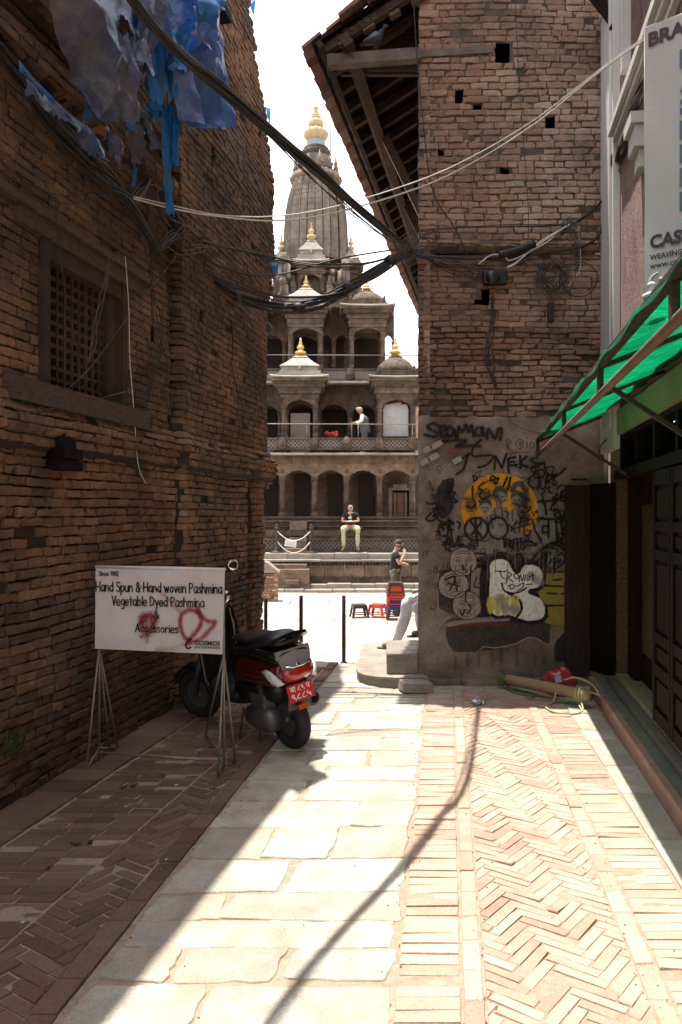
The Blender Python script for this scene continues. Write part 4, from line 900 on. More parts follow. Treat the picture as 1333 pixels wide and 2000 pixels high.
# ------------------------------------------------------------------ stone temple across the plaza
def TX(px, d): return (px-CX)*d/F
def TZ(py, d): return CAMZ+(HY-py)*d/F
temple = root('temple', (-1.0, 28.0, -.6), 'grey stone temple with stacked arcades, domed pavilions and a tall curved spire', 'temple')
M['lattice'] = None
def lattice_mat():
    m = bpy.data.materials.new('carved_lattice'); m.use_nodes = True; N = m.node_tree.nodes; L = m.node_tree.links; b = N['Principled BSDF']; b.inputs['Roughness'].default_value = .9
    geo = N.new('ShaderNodeNewGeometry'); mp = N.new('ShaderNodeMapping'); mp.inputs['Rotation'].default_value = (0, math.radians(45), 0); mp.inputs['Scale'].default_value = (11,11,11); L.new(geo.outputs['Position'], mp.inputs['Vector'])
    ck = N.new('ShaderNodeTexVoronoi'); ck.inputs['Scale'].default_value = 1.0; ck.inputs['Randomness'].default_value = .12; L.new(mp.outputs[0], ck.inputs['Vector'])
    mr = N.new('ShaderNodeMapRange'); mr.inputs['From Min'].default_value = .34; mr.inputs['From Max'].default_value = .46; L.new(ck.outputs['Distance'], mr.inputs['Value'])
    mx = N.new('ShaderNodeMixRGB'); mx.inputs[1].default_value = (.03,.024,.02,1); mx.inputs[2].default_value = (.16,.13,.11,1); L.new(mr.outputs[0], mx.inputs[0]); L.new(mx.outputs[0], b.inputs['Base Color']); return m
M['lattice'] = lattice_mat()
M['spire_stone'] = mat('spire_stone', [(.115,.090,.068),(.185,.147,.113),(.25,.202,.157)], 3.4, .9, .4, 20, tint=.18, dirt=(.06,.049,.04), dscale=1.1, damt=.75, bdist=.03, stretch=(1,1,.4), speck=.35)
M['bluegrey'] = plain('blue_grey_stone', (.24,.27,.28), .8)
X0, X1 = -6.2, 3.25                                     # width of the terraces
def tpart(name, mb, m, par=None): return mb.build(name, m, par or temple)
# terraces
st = MB()
def stone_row(mb, x0, x1, y0, y1, z0, z1, w_, b=.012, jit=.012):
    x = x0
    while x < x1:
        l = w_*random.uniform(.7,1.3); e = min(x+l, x1); mb.bbox(x+.004, e-.004, y0+random.uniform(-jit,jit), y1, z0, z1+random.uniform(-jit,jit)*.7, b); x = e
stone_row(st, X0-.6, X1+.6, 24.1, 24.46, -.62, TZ(1151,24.1), .75, .03, .02); tpart('lowest_step', st, M['stone_pale'])
st = MB(); stone_row(st, X0-.4, X1+.4, 24.45, 24.95, -.62, TZ(1141,24.45), .6, .02, .02); tpart('second_step', st, M['stone_pale'])
zA, zB = TZ(1141,24.45), TZ(1093,24.9)
st = MB(); x = X0
while x < X1:
    l = random.uniform(.45,.75); st.bbox(x+.004, min(x+l,X1)-.004, 24.97+random.uniform(0,.012), 26.2, zA+.16, zB-.17, .008); x += l
tpart('terrace_wall', st, M['stone_warm'])
st = MB(); st.box(X0-.05,X1+.05,24.91,26.2,zA-.05,zA+.08); st.box(X0-.02,X1+.02,24.94,26.2,zA+.085,zA+.155)
x = X0
while x < X1: st.box(x, x+.05, 24.92, 25.0, zB-.155, zB-.10); st.box(x+.02, x+.06, 24.925, 25.0, zA+.16, zA+.20); x += .105
st.box(X0,X1,24.95,26.2,zB-.098,zB-.06); tpart('terrace_moulding', st, M['stone'])
st = MB(); stone_row(st, X0-.1, X1+.1, 24.82, 26.2, zB-.058, zB, 1.1, .012); tpart('terrace_cornice', st, M['stone_pale'])
zC = TZ(1081,25.1); st = MB(); stone_row(st, X0, X1, 25.1, 26.7, zB+.003, zC, .9, .018); tpart('terrace_step', st, M['stone_pale'])
# latticed plinth with the ledge where the man sits
zD, zE, zF, zG = TZ(1072,26.0), TZ(1055,26.0), TZ(1046,25.95), TZ(1036,25.85)
st = MB(); st.box(X0+.1,X1-.1,25.93,27,zC+.002,zD); tpart('plinth_base', st, M['stone'])
st = MB(); st.box(X0+.15,X1-.15,26.02,27,zD+.002,zE); tpart('lattice_band', st, M['lattice'])
st = MB(); st.box(X0+.1,X1-.1,25.95,27,zE+.002,zE+.07); st.box(X0+.1,X1-.1,25.99,27,zE+.072,zF); st.box(X0+.05,X1-.05,25.85,27,zF+.002,zG); 
for k,(d,a,b) in enumerate(((26.12,zG,zG+.10),(26.05,zG+.102,zG+.15),(26.22,zG+.152,zG+.27),(26.15,zG+.272,zG+.33))): st.box(X0+.15,X1-.15,d,27.2,a+.002,b)
tpart('plinth_moulding', st, M['stone'])
zH = TZ(1009,26.5); st = MB(); st.box(X0+.2,X1-.2,26.3,27.2,zG+.332,zH-.06); st.box(X0+.15,X1-.15,26.2,28.6,zH-.058,zH); tpart('arcade_floor', st, M['stone'])
def stair(name, blocks, m):
    for (p0, p1, q0, q1, d0, d1) in blocks:
        b = MB(); b.bbox(TX(p0,d0), TX(p1,d0), d0, d1, TZ(q1,d0), TZ(q0,d0), .015); tpart(name, b, m)
stair('stair_block', [(530,604,1112,1142,24.35,24.9),(530,600,1102,1112.4,24.6,24.9),(556,584,1133,1142,24.2,24.34),(553,599,1071,1081,25.5,25.9),(562,598,1060,1070.6,25.66,25.92),(565,600,1050,1059.6,25.75,25.94),(566,600,1018,1036,25.9,26.1)], M['stone_warm'])
# scalloped arches
def arch_poly(x0, x1, zs, zc, zt, y):
    cx = (x0+x1)/2; hw = (x1-x0)/2; pts = [Vector((x0,y,zs))]
    H = zc-zs; foil = [(-1,0),(-.93,.18),(-.80,.24),(-.76,.46),(-.58,.56),(-.50,.78),(-.28,.84),(-.12,.97),(0,1)]
    f = foil + [(-a, b) for a, b in foil[-2::-1]]
    out = [(cx+a*hw*.86, zs+b*H) for a, b in f]
    return out
def arch_panel(mb, x0, x1, zs, zc, zt, y, th):
    cut = arch_poly(x0, x1, zs, zc, zt, y); lo = [Vector((x, y, z)) for x, z in cut]; hi = [Vector((x, y, zt)) for x, z in cut]
    n = len(cut); vs = lo + hi + [p+Vector((0,th,0)) for p in lo] + [p+Vector((0,th,0)) for p in hi]; fs = []
    for i in range(n-1): fs += [(i,i+1,n+i+1,n+i), (2*n+i,2*n+i+1,3*n+i+1,3*n+i), (i,i+1,2*n+i+1,2*n+i)]
    mb.add(vs, fs, 0, False, .5)
    for a, b in ((x0, lo[0].x), (lo[-1].x, x1)): mb.box(a, b, y, y+th, zs, zt, 0, .5)
def column(mb, x, y, z0, z1, r):
    h = z1-z0; mb.lathe((x,y,z0), [(r*1.5,0),(r*1.5,.06*h),(r*1.15,.09*h),(r*1.2,.12*h),(r,.14*h)], 4, square=False, smooth=False, rot=math.pi/4)
    mb.lathe((x,y,z0+.13*h), [(r*1.02,0),(r,.25*h),(r*1.08,.26*h),(r*1.08,.29*h),(r*.96,.30*h),(r*.9,.70*h),(r*1.15,.72*h),(r*1.15,.745*h),(r*.95,.76*h)], 10)
    mb.lathe((x,y,z0+.885*h), [(r*.95,0),(r*1.5,.05*h),(r*1.5,.075*h),(r*1.8,.085*h),(r*1.8,.115*h)], 4, smooth=False, rot=math.pi/4)
def dentils(mb, x0, x1, y, z0, z1, w_=.05, dp=.06):
    x = x0
    while x < x1-w_*.5: mb.box(x, x+w_, y-dp, y+.02, z0, z1); x += w_*2
cols = [px for px in (363,426,489,552,615,677.3,741.6,806,869)]
d = 26.7; zs, zc, zt = TZ(931,d), TZ(918.5,d), TZ(904,d)
ap = MB()
for a, b in zip(cols[:-1], cols[1:]): arch_panel(ap, TX(a,d), TX(b,d), zs, zc, zt, d-.1, .2)
tpart('arcade_arches', ap, M['stone_warm'])
for px in cols[1:-1]:
    c = MB(); column(c, TX(px,d), d, zH, zs, .098); c.sphere((TX(px,d), d-.11, zs+.17), .07, 8, 5, sc=(1,.3,1)); tpart('column', c, M['stone'])
st = MB(); y0 = 26.5; a, b = TX(cols[0],d), TX(cols[-1],d)
z = zt
for k,(dd,h) in enumerate(((.0,.05),(-.05,.04),(-.02,.05),(-.10,.05),(-.14,.03))): st.box(a+dd, b-dd, y0+dd, 28.4, z+.002, z+h); z += h
dentils(st, a, b, y0-.06, zt+.09, zt+.135, .055, .09)
tpart('arcade_frieze', st, M['stone_warm'])
st = MB(); stone_row(st, a-.2, b+.2, 26.2, 28.4, z+.003, TZ(884,26.2), 1.0, .015, .006); tpart('arcade_cornice', st, M['stone_pale'])
zK = TZ(884,26.2)
# back wall and carved door
bw = MB(); bw.box(X0+.3, X1-.3, 28.0, 33.2, zH+.002, zt+.1); tpart('cella_wall', bw, M['stone'])
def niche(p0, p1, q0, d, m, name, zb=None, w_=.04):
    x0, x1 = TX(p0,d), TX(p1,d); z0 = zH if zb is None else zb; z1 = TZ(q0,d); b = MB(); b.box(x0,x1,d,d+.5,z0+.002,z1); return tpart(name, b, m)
M['red_wood'] = mat('carved_red_wood', [(.085,.038,.022),(.15,.072,.045)], 10, .7, .5, 40)
dr = MB(); d2 = 27.3; x0, x1 = TX(760,d2), TX(801,d2); zt2 = TZ(946,d2)
dr.box(x0,x0+.12,d2,28.0,zH+.002,TZ(958,d2)); dr.box(x1-.02,x1+.12,d2,28.0,zH+.002,TZ(958,d2)); dr.box(x0,x1+.12,d2-.02,28,TZ(958,d2)+.002,TZ(953,d2)); dr.box(x0+.15,x1-.1,d2-.01,28,TZ(953,d2)+.002,zt2)
dr.box(x0+.16,x0+.23,d2+.04,28,zH+.002,TZ(962,d2)); dr.box(x1-.16,x1-.09,d2+.04,28,zH+.002,TZ(962,d2)); do = tpart('temple_door', dr, M['stone_warm'])
dr = MB(); dr.box(x0+.24,x1-.17,d2+.09,28,zH+.002,TZ(962,d2)); dr.box(x0+.3,x1-.23,d2+.06,d2+.1,zH+.1,TZ(968,d2)); dr.build('door_panel', M['red_wood'], do)
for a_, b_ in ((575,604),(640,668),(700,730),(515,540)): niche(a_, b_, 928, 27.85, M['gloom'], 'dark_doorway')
# parapet with carved shields
def parapet(d, p0, p1, q0, q1, posts, name='parapet', pr=9):
    x0, x1 = TX(p0,d), TX(p1,d); z0, z1 = TZ(q1,d), TZ(q0,d); h = z1-z0
    b = MB(); b.box(x0,x1,d-.05,d+.12,z0,z0+.18*h); b.box(x0,x1,d-.06,d+.13,z1-.13*h,z1); o = tpart(name, b, M['stone'])
    b = MB(); b.box(x0,x1,d,d+.08,z0+.182*h,z1-.132*h); b.build('lattice_panel', M['lattice'], o)
    for px in posts:
        b = MB(); r = pr*d/F; b.lathe((TX(px,d),d-.02,z0+.05*h), [(r*.5,0),(r*1.05,.18*h),(r,.6*h),(r*.75,.85*h),(r*.25,1.05*h)], 8); b.sphere((TX(px,d),d-.02-r*.8,z0+.5*h), r*.5, 7, 5); b.build('carved_shield', M['stone'], o)
parapet(26.35, 360, 870, 855, 879, [426,489,552,615,677.3,741.6,806])
b = MB(); b.tube([(TX(360,26.4),26.4,TZ(827,26.4)),(TX(870,26.4),26.4,TZ(829,26.4))], .016, 5); 
for px in (489,600,700,806): b.tube([(TX(px,26.4),26.4,TZ(856,26.4)),(TX(px,26.4),26.4,TZ(828,26.4))], .014, 5)
tpart('handrail', b, M['steel'])
# pavilions: cornice block is the part; columns, roof and finial are its sub-parts
def finial(par, cx, cy, z0, z1, r, m=None, name='finial'):
    h = z1-z0; b = MB(); b.lathe((cx,cy,z0), [(r*.55,0),(r*.5,.08*h),(r*.9,.12*h),(r*1.05,.2*h),(r*.95,.27*h),(r*.45,.32*h),(r*.4,.36*h),(r*.62,.42*h),(r*.68,.5*h),(r*.55,.57*h),(r*.28,.62*h),(r*.42,.66*h),(r*.25,.71*h),(r*.32,.75*h),(r*.16,.8*h),(r*.24,.86*h),(r*.2,.93*h),(r*.03,1.0*h)], 14, lobes=0)
    return b.build(name, m or M['gold'], par)
def pavilion(cpx, d, hw_col, y_floor, y_spring, y_arch, y_fr, y_cor, hw_slab, roof, y_roof, y_fin, fin_r=10, colr=.085, depth=None, m=None, gold=None):
    """all y in photo pixels at depth d; hw in pixels; plan is square"""
    m = m or M['stone']; s = d/F; cx = TX(cpx,d); hw = hw_col*s; cy = d+hw; zf, zs, za, zr, zk = [TZ(v,d) for v in (y_floor,y_spring,y_arch,y_fr,y_cor)]
    body = MB(); e = hw+.10
    for sx, sy in ((0,-1),(0,1)): arch_panel(body, cx-hw, cx+hw, zs, zs+(za-zs), za+.02, cy+sy*hw-.07, .14)
    # side arches
    tmp = MB(); arch_panel(tmp, -hw, hw, zs, za, za+.02, -.07, .14)
    for sx in (-1,1): body.add([(cx+sx*hw+p[1], cy+p[0]*1.0, p[2]) for p in tmp.v], tmp.f, 0, False, .5)
    zz = za+.022; H = zr-za; body.box(cx-e,cx+e,cy-e,cy+e,zz,zr)
    body.box(cx-e-.03,cx+e+.03,cy-e-.03,cy+e+.03,za+.45*H,za+.6*H)
    n = 5; W = hw_slab*s
    for k in range(n):
        t0, t1 = k/n, (k+1)/n; w_ = e+.03+(W-.05-e-.03)*(t0+.15)**.9; z0 = zr+.002+(zk-.05-zr)*t0; z1 = zr+(zk-.05-zr)*t1; w_ = w_ if k % 2 == 0 else w_-.03
        body.box(cx-w_,cx+w_,cy-w_,cy+w_,z0,z1)
        if k == 2: dentils(body, cx-w_-.03, cx+w_+.03, cy-w_, z0+.01, z1-.01, .05, .05)
    pav = tpart('pavilion', body, m)
    sl = MB(); r0 = []                                   # eave slab with upturned corners
    for z_, wv in ((zk-.05,W*.97),(zk-.012,W),(zk+.012,W*.96)):
        ring = []
        for k in range(4):
            a0 = math.pi/4+k*math.pi/2
            for t in (0,.12,.5,.88):
                c0 = Vector((math.cos(a0),math.sin(a0),0))*math.sqrt(2); c1 = Vector((math.cos(a0+math.pi/2),math.sin(a0+math.pi/2),0))*math.sqrt(2); q = c0*(1-t)+c1*t
                up = .045 if t in (0,) else (.012 if t in (.12,.88) else 0); ring.append(Vector((cx+q.x*wv, cy+q.y*wv, z_+up)))
        r0.append(ring)
    sl.loft(r0, 0, False); sl.build('eave_slab', M['stone_pale'], pav)
    for sx in (-1,1):
        for sy in (-1,1):
            b = MB(); column(b, cx+sx*hw, cy+sy*hw, zf, zs, colr); b.build('column', m, pav)
    zt_ = TZ(y_roof,d); h = zt_-zk; b = MB()
    if roof == 'pyramid':
        b.box(cx-W*.80,cx+W*.80,cy-W*.80,cy+W*.80,zk+.013,zk+.14*h); b.box(cx-W*.70,cx+W*.70,cy-W*.70,cy+W*.70,zk+.142*h,zk+.26*h)
        b.box(cx-W*.62,cx+W*.62,cy-W*.62,cy+W*.62,zk+.262*h,zk+.45*h)
        for k in range(4): a = k*math.pi/2; b.sphere((cx+math.cos(a)*W*.62, cy+math.sin(a)*W*.62, zk+.37*h), .09, 6, 5)
        b.lathe((cx,cy,zk+.452*h), [(W*.68,0),(W*.68,.03*h),(W*.46,.22*h),(W*.30,.40*h),(W*.27,.42*h),(W*.28,.46*h),(W*.16,.548*h)], 4, square=True, smooth=False)
    else:
        b.box(cx-W*.74,cx+W*.74,cy-W*.74,cy+W*.74,zk+.013,zk+.18*h); b.box(cx-W*.66,cx+W*.66,cy-W*.66,cy+W*.66,zk+.182*h,zk+.30*h)
        b.lathe((cx,cy,zk+.302*h), [(W*.60,0),(W*.64,.08*h),(W*.60,.22*h),(W*.48,.40*h),(W*.30,.54*h),(W*.22,.58*h),(W*.25,.62*h),(W*.12,.698*h)], 40, lobes=20, lob=.045)
        for k in range(4): a = math.pi/4+k*math.pi/2; b.lathe((cx+math.cos(a)*W*.86,cy+math.sin(a)*W*.86,zk+.18*h), [(.05,0),(.07,.06),(.04,.14),(.06,.18),(.01,.26)], 7)
    b.build('pavilion_roof', M['stone_pale'] if roof == 'pyramid' else m, pav)
    finial(pav, cx, cy, zt_-.02, TZ(y_fin,d), fin_r*s*1.05, gold)
    return pav
# second storey
d = 26.7; zf2 = zK
pavilion(586, d, 30.5, 852, 793, 780.5, 769, 738, 57, 'pyramid', 690, 653, 10.5)
pavilion(775, d, 32.5, 852, 793, 780.5, 769, 738, 56, 'dome', 688, 652, 10.5)
pavilion(398, d, 30.5, 852, 793, 780.5, 769, 738, 56, 'dome', 688, 652, 10.5)
def arcade(d, pxs, yf, ys_, ya, yt, r, name='arch_wall'):
    b = MB(); 
    for a_, b_ in zip(pxs[:-1], pxs[1:]): arch_panel(b, TX(a_,d), TX(b_,d), TZ(ys_,d), TZ(ya,d), TZ(yt,d), d-.08, .16)
    o = tpart(name, b, M['stone'])
    for px in pxs: c = MB(); column(c, TX(px,d), d, TZ(yf,d), TZ(ys_,d), r); c.build('column', M['stone'], o)
arcade(28.0, [440,495,548,622,684,738,800,850], 850, 805, 790, 752, .09)
b = MB(); b.box(X0+.8,X1-.6,29.2,33,zK-.05,TZ(750,28)); tpart('inner_wall', b, M['stone'])
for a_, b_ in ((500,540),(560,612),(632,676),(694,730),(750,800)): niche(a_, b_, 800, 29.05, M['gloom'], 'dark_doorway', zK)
b = MB(); b.box(TX(440,27.5),TX(850,27.5),27.5,33,TZ(752,27.5),TZ(748,27.5)-.0); tpart('storey_ceiling', b, M['stone'])
b = MB(); b.prism([Vector((TX(568,27.0),27.0,zK)),Vector((TX(606,27.0),27.0,zK)),Vector((TX(606,27.0),27.0,TZ(807,27.0))),Vector((TX(568,27.0),27.0,TZ(807,27.0)))],(0,.03,0)); tpart('boarded_panel', b, mat('brown_board', [(.13,.10,.08),(.19,.155,.125)], 5, .8, .2, 40))
M['bluewhite'] = mat('peeling_pale_panel', [(.33,.345,.335),(.44,.45,.435)], 5, .7, .2, 30, dirt=(.22,.16,.12), dscale=5, damt=.6)
b = MB(); dd = 26.85; q = [(749,852),(798,852),(798,800),(795,790),(784,790),(778,797),(766,789),(752,791),(749,800)]; b.prism([Vector((TX(x,dd),dd,TZ(y,dd))) for x, y in q],(0,.03,0)); pn = tpart('pale_panel', b, M['bluewhite'])
b = MB(); q = [(755,790),(783,786),(785,790),(778,796.5),(766,788.5)]; b.prism([Vector((TX(x,dd),dd-.004,TZ(y,dd))) for x, y in q],(0,.002,0)); b.build('torn_corner', plain('salmon_board', (.42,.26,.2), .8), pn)
# third storey
b = MB(); stone_row(b, TX(455,27.2), TX(830,27.2), 27.2, 33, TZ(748,27.2), TZ(744,27.2), 1.0, .01, .004); tpart('third_floor', b, M['stone_pale'])
parapet(27.6, 455, 830, 720, 745, [560,685,480,770], pr=8)
b = MB(); b.tube([(TX(455,27.62),27.62,TZ(693,27.62)),(TX(830,27.62),27.62,TZ(694,27.62))], .014, 5); tpart('handrail', b, M['steel'])
d = 28.0
pavilion(597, d, 29.5, 720, 650, 641, 623, 600, 51, 'pyramid', 556, 529, 8.5, .08)
pavilion(718, d, 30.5, 720, 650, 641, 623, 600, 54, 'dome', 559, 541, 8.5, .08)
pavilion(476, d, 30.5, 720, 650, 641, 623, 600, 54, 'dome', 559, 541, 8.5, .08)
arcade(29.1, [506,556,624,652,684,748,770], 718, 668, 655, 602, .075)
b = MB(); b.box(TX(500,30),TX(745,30),29.9,33.5,TZ(745,30),TZ(600,30)); tpart('inner_wall', b, M['stone'])
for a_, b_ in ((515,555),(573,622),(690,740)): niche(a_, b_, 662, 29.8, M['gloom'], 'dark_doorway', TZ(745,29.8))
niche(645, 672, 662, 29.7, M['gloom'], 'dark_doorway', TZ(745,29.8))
# tower base, little pavilions round the spire
b = MB(); zb = TZ(596,28.4)
b.box(TX(505,28.6),TX(740,28.6),28.3,33.4,TZ(600,28.3),zb); b.box(TX(530,28.9),TX(716,28.9),28.7,32.6,zb+.002,TZ(583,28.7)); tpart('fourth_floor', b, M['stone'])
b = MB(); W = 59*29.3/F; cxs = TX(617,29.6); b.box(cxs-W*1.35,cxs+W*1.35,29.0,32.2,TZ(583,29),TZ(520,29)); 
for z_, e in ((TZ(590,29),.12),(TZ(578,29),.07),(TZ(534,29),.07),(TZ(524,29),.14)): b.box(cxs-W*1.35-e,cxs+W*1.35+e,29.0-e,32.2+e,z_,z_+.09)
tpart('tower_base', b, M['stone'])
pavilion(608, 28.75, 22, 582, 545, 537, 525, 511, 36, 'pyramid', 462, 425, 9, .075, gold=M['ochre'])
pavilion(686, 29.6, 14, 582, 552, 545, 538, 520, 25, 'pyramid', 487, 452, 7, .06, gold=M['ochre'])
pavilion(549, 29.6, 12, 582, 548, 541, 530, 510, 22, 'pyramid', 487, 452, 7, .06, gold=M['ochre'])
for px_, d_, y_ in ((574,28.9,556),(644,28.9,556),(538,29.2,560),(700,29.2,560),(660,29.0,575),(560,29.0,578)):
    b = MB(); s_ = d_/F; b.lathe((TX(px_,d_),d_,TZ(y_+18,d_)), [(9*s_,0),(10*s_,3*s_),(7*s_,5*s_),(8*s_,12*s_),(9.5*s_,14*s_),(6*s_,17*s_),(7*s_,21*s_),(3*s_,27*s_),(4*s_,30*s_),(1*s_,38*s_)], 10); tpart('small_spire', b, M['spire_stone'])
def lion(px, py, d, s, flip):
    c = Vector((TX(px,d), d, TZ(py,d))); b = MB(); f = -1 if flip else 1
    b.sphere(c+Vector((0,.05,0)), .2*s, 9, 7, sc=(.9,1.1,1.25)); b.sphere(c+Vector((f*.06*s,-.14*s,.30*s)), .15*s, 9, 7, sc=(1,1,1)); b.sphere(c+Vector((f*.09*s,-.28*s,.26*s)), .08*s, 7, 5)
    for q in (-.1,.1): b.tube([c+Vector((q*s,-.12*s,.1*s)), c+Vector((q*s*1.2,-.22*s,-.12*s)), c+Vector((q*s*1.3,-.24*s,-.30*s))], [.07*s,.055*s,.06*s], 7); b.sphere(c+Vector((q*1.6*s,.12*s,-.18*s)), .12*s, 7, 5); b.sphere(c+Vector((f*.06*s+q*.9*s,-.12*s,.42*s)), .05*s, 6, 4)
    b.tube([c+Vector((0,.2*s,-.1*s)), c+Vector((-f*.1*s,.3*s,.2*s)), c+Vector((-f*.05*s,.28*s,.45*s))], [.04*s,.035*s,.05*s], 6)
    tpart('lion_statue', b, M['spire_stone'])
lion(557,528,28.9,1.25,True); lion(672,540,28.9,1.25,False); lion(556,565,28.7,.9,True); lion(648,545,28.9,.7,False)
# spire
sc_ = 30.3; cx = TX(617.5,sc_); cy = sc_; S = sc_/F
prof = [(520,63),(512,63),(500,63.5),(470,62.5),(450,61.5),(430,60),(415,58),(400,55.5),(388,53),(378,50),(368,47),(360,44.5),(356,42)]
rings = []
tt = [(-1,.74),(-.84,.74),(-.81,.85),(-.60,.85),(-.57,.93),(-.55,.89),(-.53,.945),(-.30,.945),(-.28,.90),(-.25,1.0),(-.02,1.0),(0,.965),(.02,1.0),(.25,1.0),(.28,.90),(.30,.945),(.53,.945),(.55,.89),(.57,.93),(.60,.85),(.81,.85),(.84,.74)]
def spire_ring(w_, z):
    r = []
    for k in range(4):
        a = k*math.pi/2; ca, sa = math.cos(a), math.sin(a)
        for t, o in tt:
            x, y = t*.86*w_, -o*w_; r.append(Vector((cx+ca*x-sa*y, cy+sa*x+ca*y, z)))
    return r
ys_ = [prof[0][0]]
y = 520.0; zs_list = []
while y > 357:
    def W_at(v):
        for (a0, w0), (a1, w1) in zip(prof[:-1], prof[1:]):
            if a1 <= v <= a0: return w0+(w1-w0)*(a0-v)/(a0-a1)
        return prof[-1][1]
    h = random.uniform(9,13); y2 = max(y-h, 356.5)
    rings.append(spire_ring((W_at(y)-.5)*S, TZ(y,sc_)+.0)); rings.append(spire_ring(W_at(y)*S, TZ(y-.7,sc_))); rings.append(spire_ring(W_at(y2)*S, TZ(y2+.7,sc_))); y = y2
    if y <= 357: break
b = MB(); b.loft(rings, 0, False); spire = tpart('spire', b, M['spire_stone'])
b = MB(); o = lambda y: TZ(y,sc_)-TZ(358,sc_)
b.lathe((cx,cy,TZ(358,sc_)), [(44*S,0),(50*S,.06),(50*S,.14),(46*S,.17),(47*S,.24),(42*S,.30),(36*S,.33)], 48, lobes=24, lob=.035); b.build('petal_cornice', M['spire_stone'], spire)
for k in range(12):
    a = k*math.pi/6+.2; q = MB() if k == 0 else q; c = (cx+math.cos(a)*41*S, cy+math.sin(a)*41*S, TZ(341,sc_)); q.lathe(c, [(.07,0),(.10,.08),(.06,.2),(.08,.28),(.05,.34),(.015,.48+.12*(k%2))], 7)
    q.sphere((c[0]-math.sin(a)*.1, c[1]+math.cos(a)*.1, c[2]+.16), .07, 6, 5)
q.build('guardian_ring', M['spire_stone'], spire)
b = MB(); b.lathe((cx,cy,TZ(342,sc_)), [(33*S,0),(32*S,.1),(28*S,.5),(26*S,.66)], 20); b.lathe((cx,cy-.02,TZ(328,sc_)), [(9*S,-.1),(9*S,.3),(3*S,.55)], 8); b.build('drum', M['spire_stone'], spire)
b = MB(); b.lathe((cx,cy,TZ(309,sc_)), [(25*S,0),(29*S,.1),(28*S,.2),(24*S,.26),(25*S,.32),(22*S,.36)], 40, lobes=20, lob=.04); b.build('lotus_ring', M['stone'], spire)
b = MB(); b.lathe((cx,cy,TZ(293,sc_)), [(23*S,-.05),(20*S,.08),(18*S,.24),(17*S,.34)], 20); b.build('neck', M['bluegrey'], spire)
b = MB(); b.lathe((cx,cy,TZ(277,sc_)), [(15*S,0),(20*S,.10),(23*S,.24),(22.5*S,.36),(17*S,.44),(12*S,.47)], 48, lobes=12, lob=.07); b.lathe((cx,cy,TZ(255,sc_)), [(11*S,.03),(14.5*S,.14),(15.5*S,.25),(13*S,.37),(8*S,.42)], 20)
b.lathe((cx,cy,TZ(233.5,sc_)), [(8*S,0),(10.5*S,.03),(10*S,.08),(6.5*S,.1),(8.5*S,.13),(8*S,.18),(4.5*S,.22),(5.5*S,.26),(3*S,.33),(4.5*S,.37),(5*S,.43),(4*S,.48),(.5*S,.50)], 16); b.build('finial', M['ochre'], spire)
b = MB(); x = TX(645,sc_); b.tube([(x,cy,TZ(345,sc_)),(x+.03,cy,TZ(215,sc_))], .022, 5); b.tube([(x-.3,cy,TZ(232,sc_)),(x+.15,cy,TZ(231,sc_))], .014, 5); b.tube([(x+.02,cy,TZ(220,sc_)),(x-.12,cy,TZ(208,sc_))], .012, 5); b.tube([(x+.02,cy,TZ(219,sc_)),(x-.16,cy,TZ(216,sc_))], .012, 5)
b.build('lightning_rod', M['steel'], spire)
# things standing at the temple
bk_ = MB(); c = (TX(529.5,26.9),26.9,zK); bk_.lathe(c, [(.10,0),(.125,.36),(.13,.36),(.13,.39),(.118,.39),(.10,.03)], 14); bk_.tube([(c[0]-.12,c[1],c[2]+.37),(c[0],c[1]-.02,c[2]+.5),(c[0]+.12,c[1],c[2]+.37)], .008, 5)
TB = zK
tag(bk_.build('bucket', plain('blue_plastic', (.05,.16,.42), .5), origin=c), 'bright blue plastic bucket behind the first floor temple parapet', 'bucket')
ld = MB(); c = Vector((TX(648,26.9),26.9,TZ(851,26.9)))
for k in range(9): ld.sphere(c+Vector((random.uniform(-.16,.16),random.uniform(-.1,.1),random.uniform(0,.12))), random.uniform(.05,.09), 6, 4)
tag(ld.build('red_bundle', plain('red_cloth', (.36,.04,.03), .8), origin=c), 'small heap of red cloth behind the first floor temple parapet', 'cloth')
# houses beyond: pale tiled roof showing past the right of the temple
far = root('tiled_house', (3.9, 46, -.6), 'distant house with a pale red tiled roof behind the temple', 'house'); d = 46
b = MB(); b.box(TX(660,d),TX(1010,d),d+.6,d+7,-.6,TZ(728,d)); b.build('wall', M['brick_red'], far)
b = MB(); rows = []
for j in range(12):
    t = j/11; rows.append([Vector((TX(655,d)+i*.22, d+4*t, TZ(730,d)+ (TZ(686,d+4)-TZ(730,d))*t + .05*(1 if i % 2 else 0))) for i in range(50)])
b.grid(rows, 0, False); b.grid([[Vector((p.x, d+8-(p.y-d), p.z)) for p in r] for r in rows], 0, False); b.build('roof', mat('pale_roof_tile', [(.36,.24,.19),(.46,.32,.26)], 10, .85, .3, 30), far)
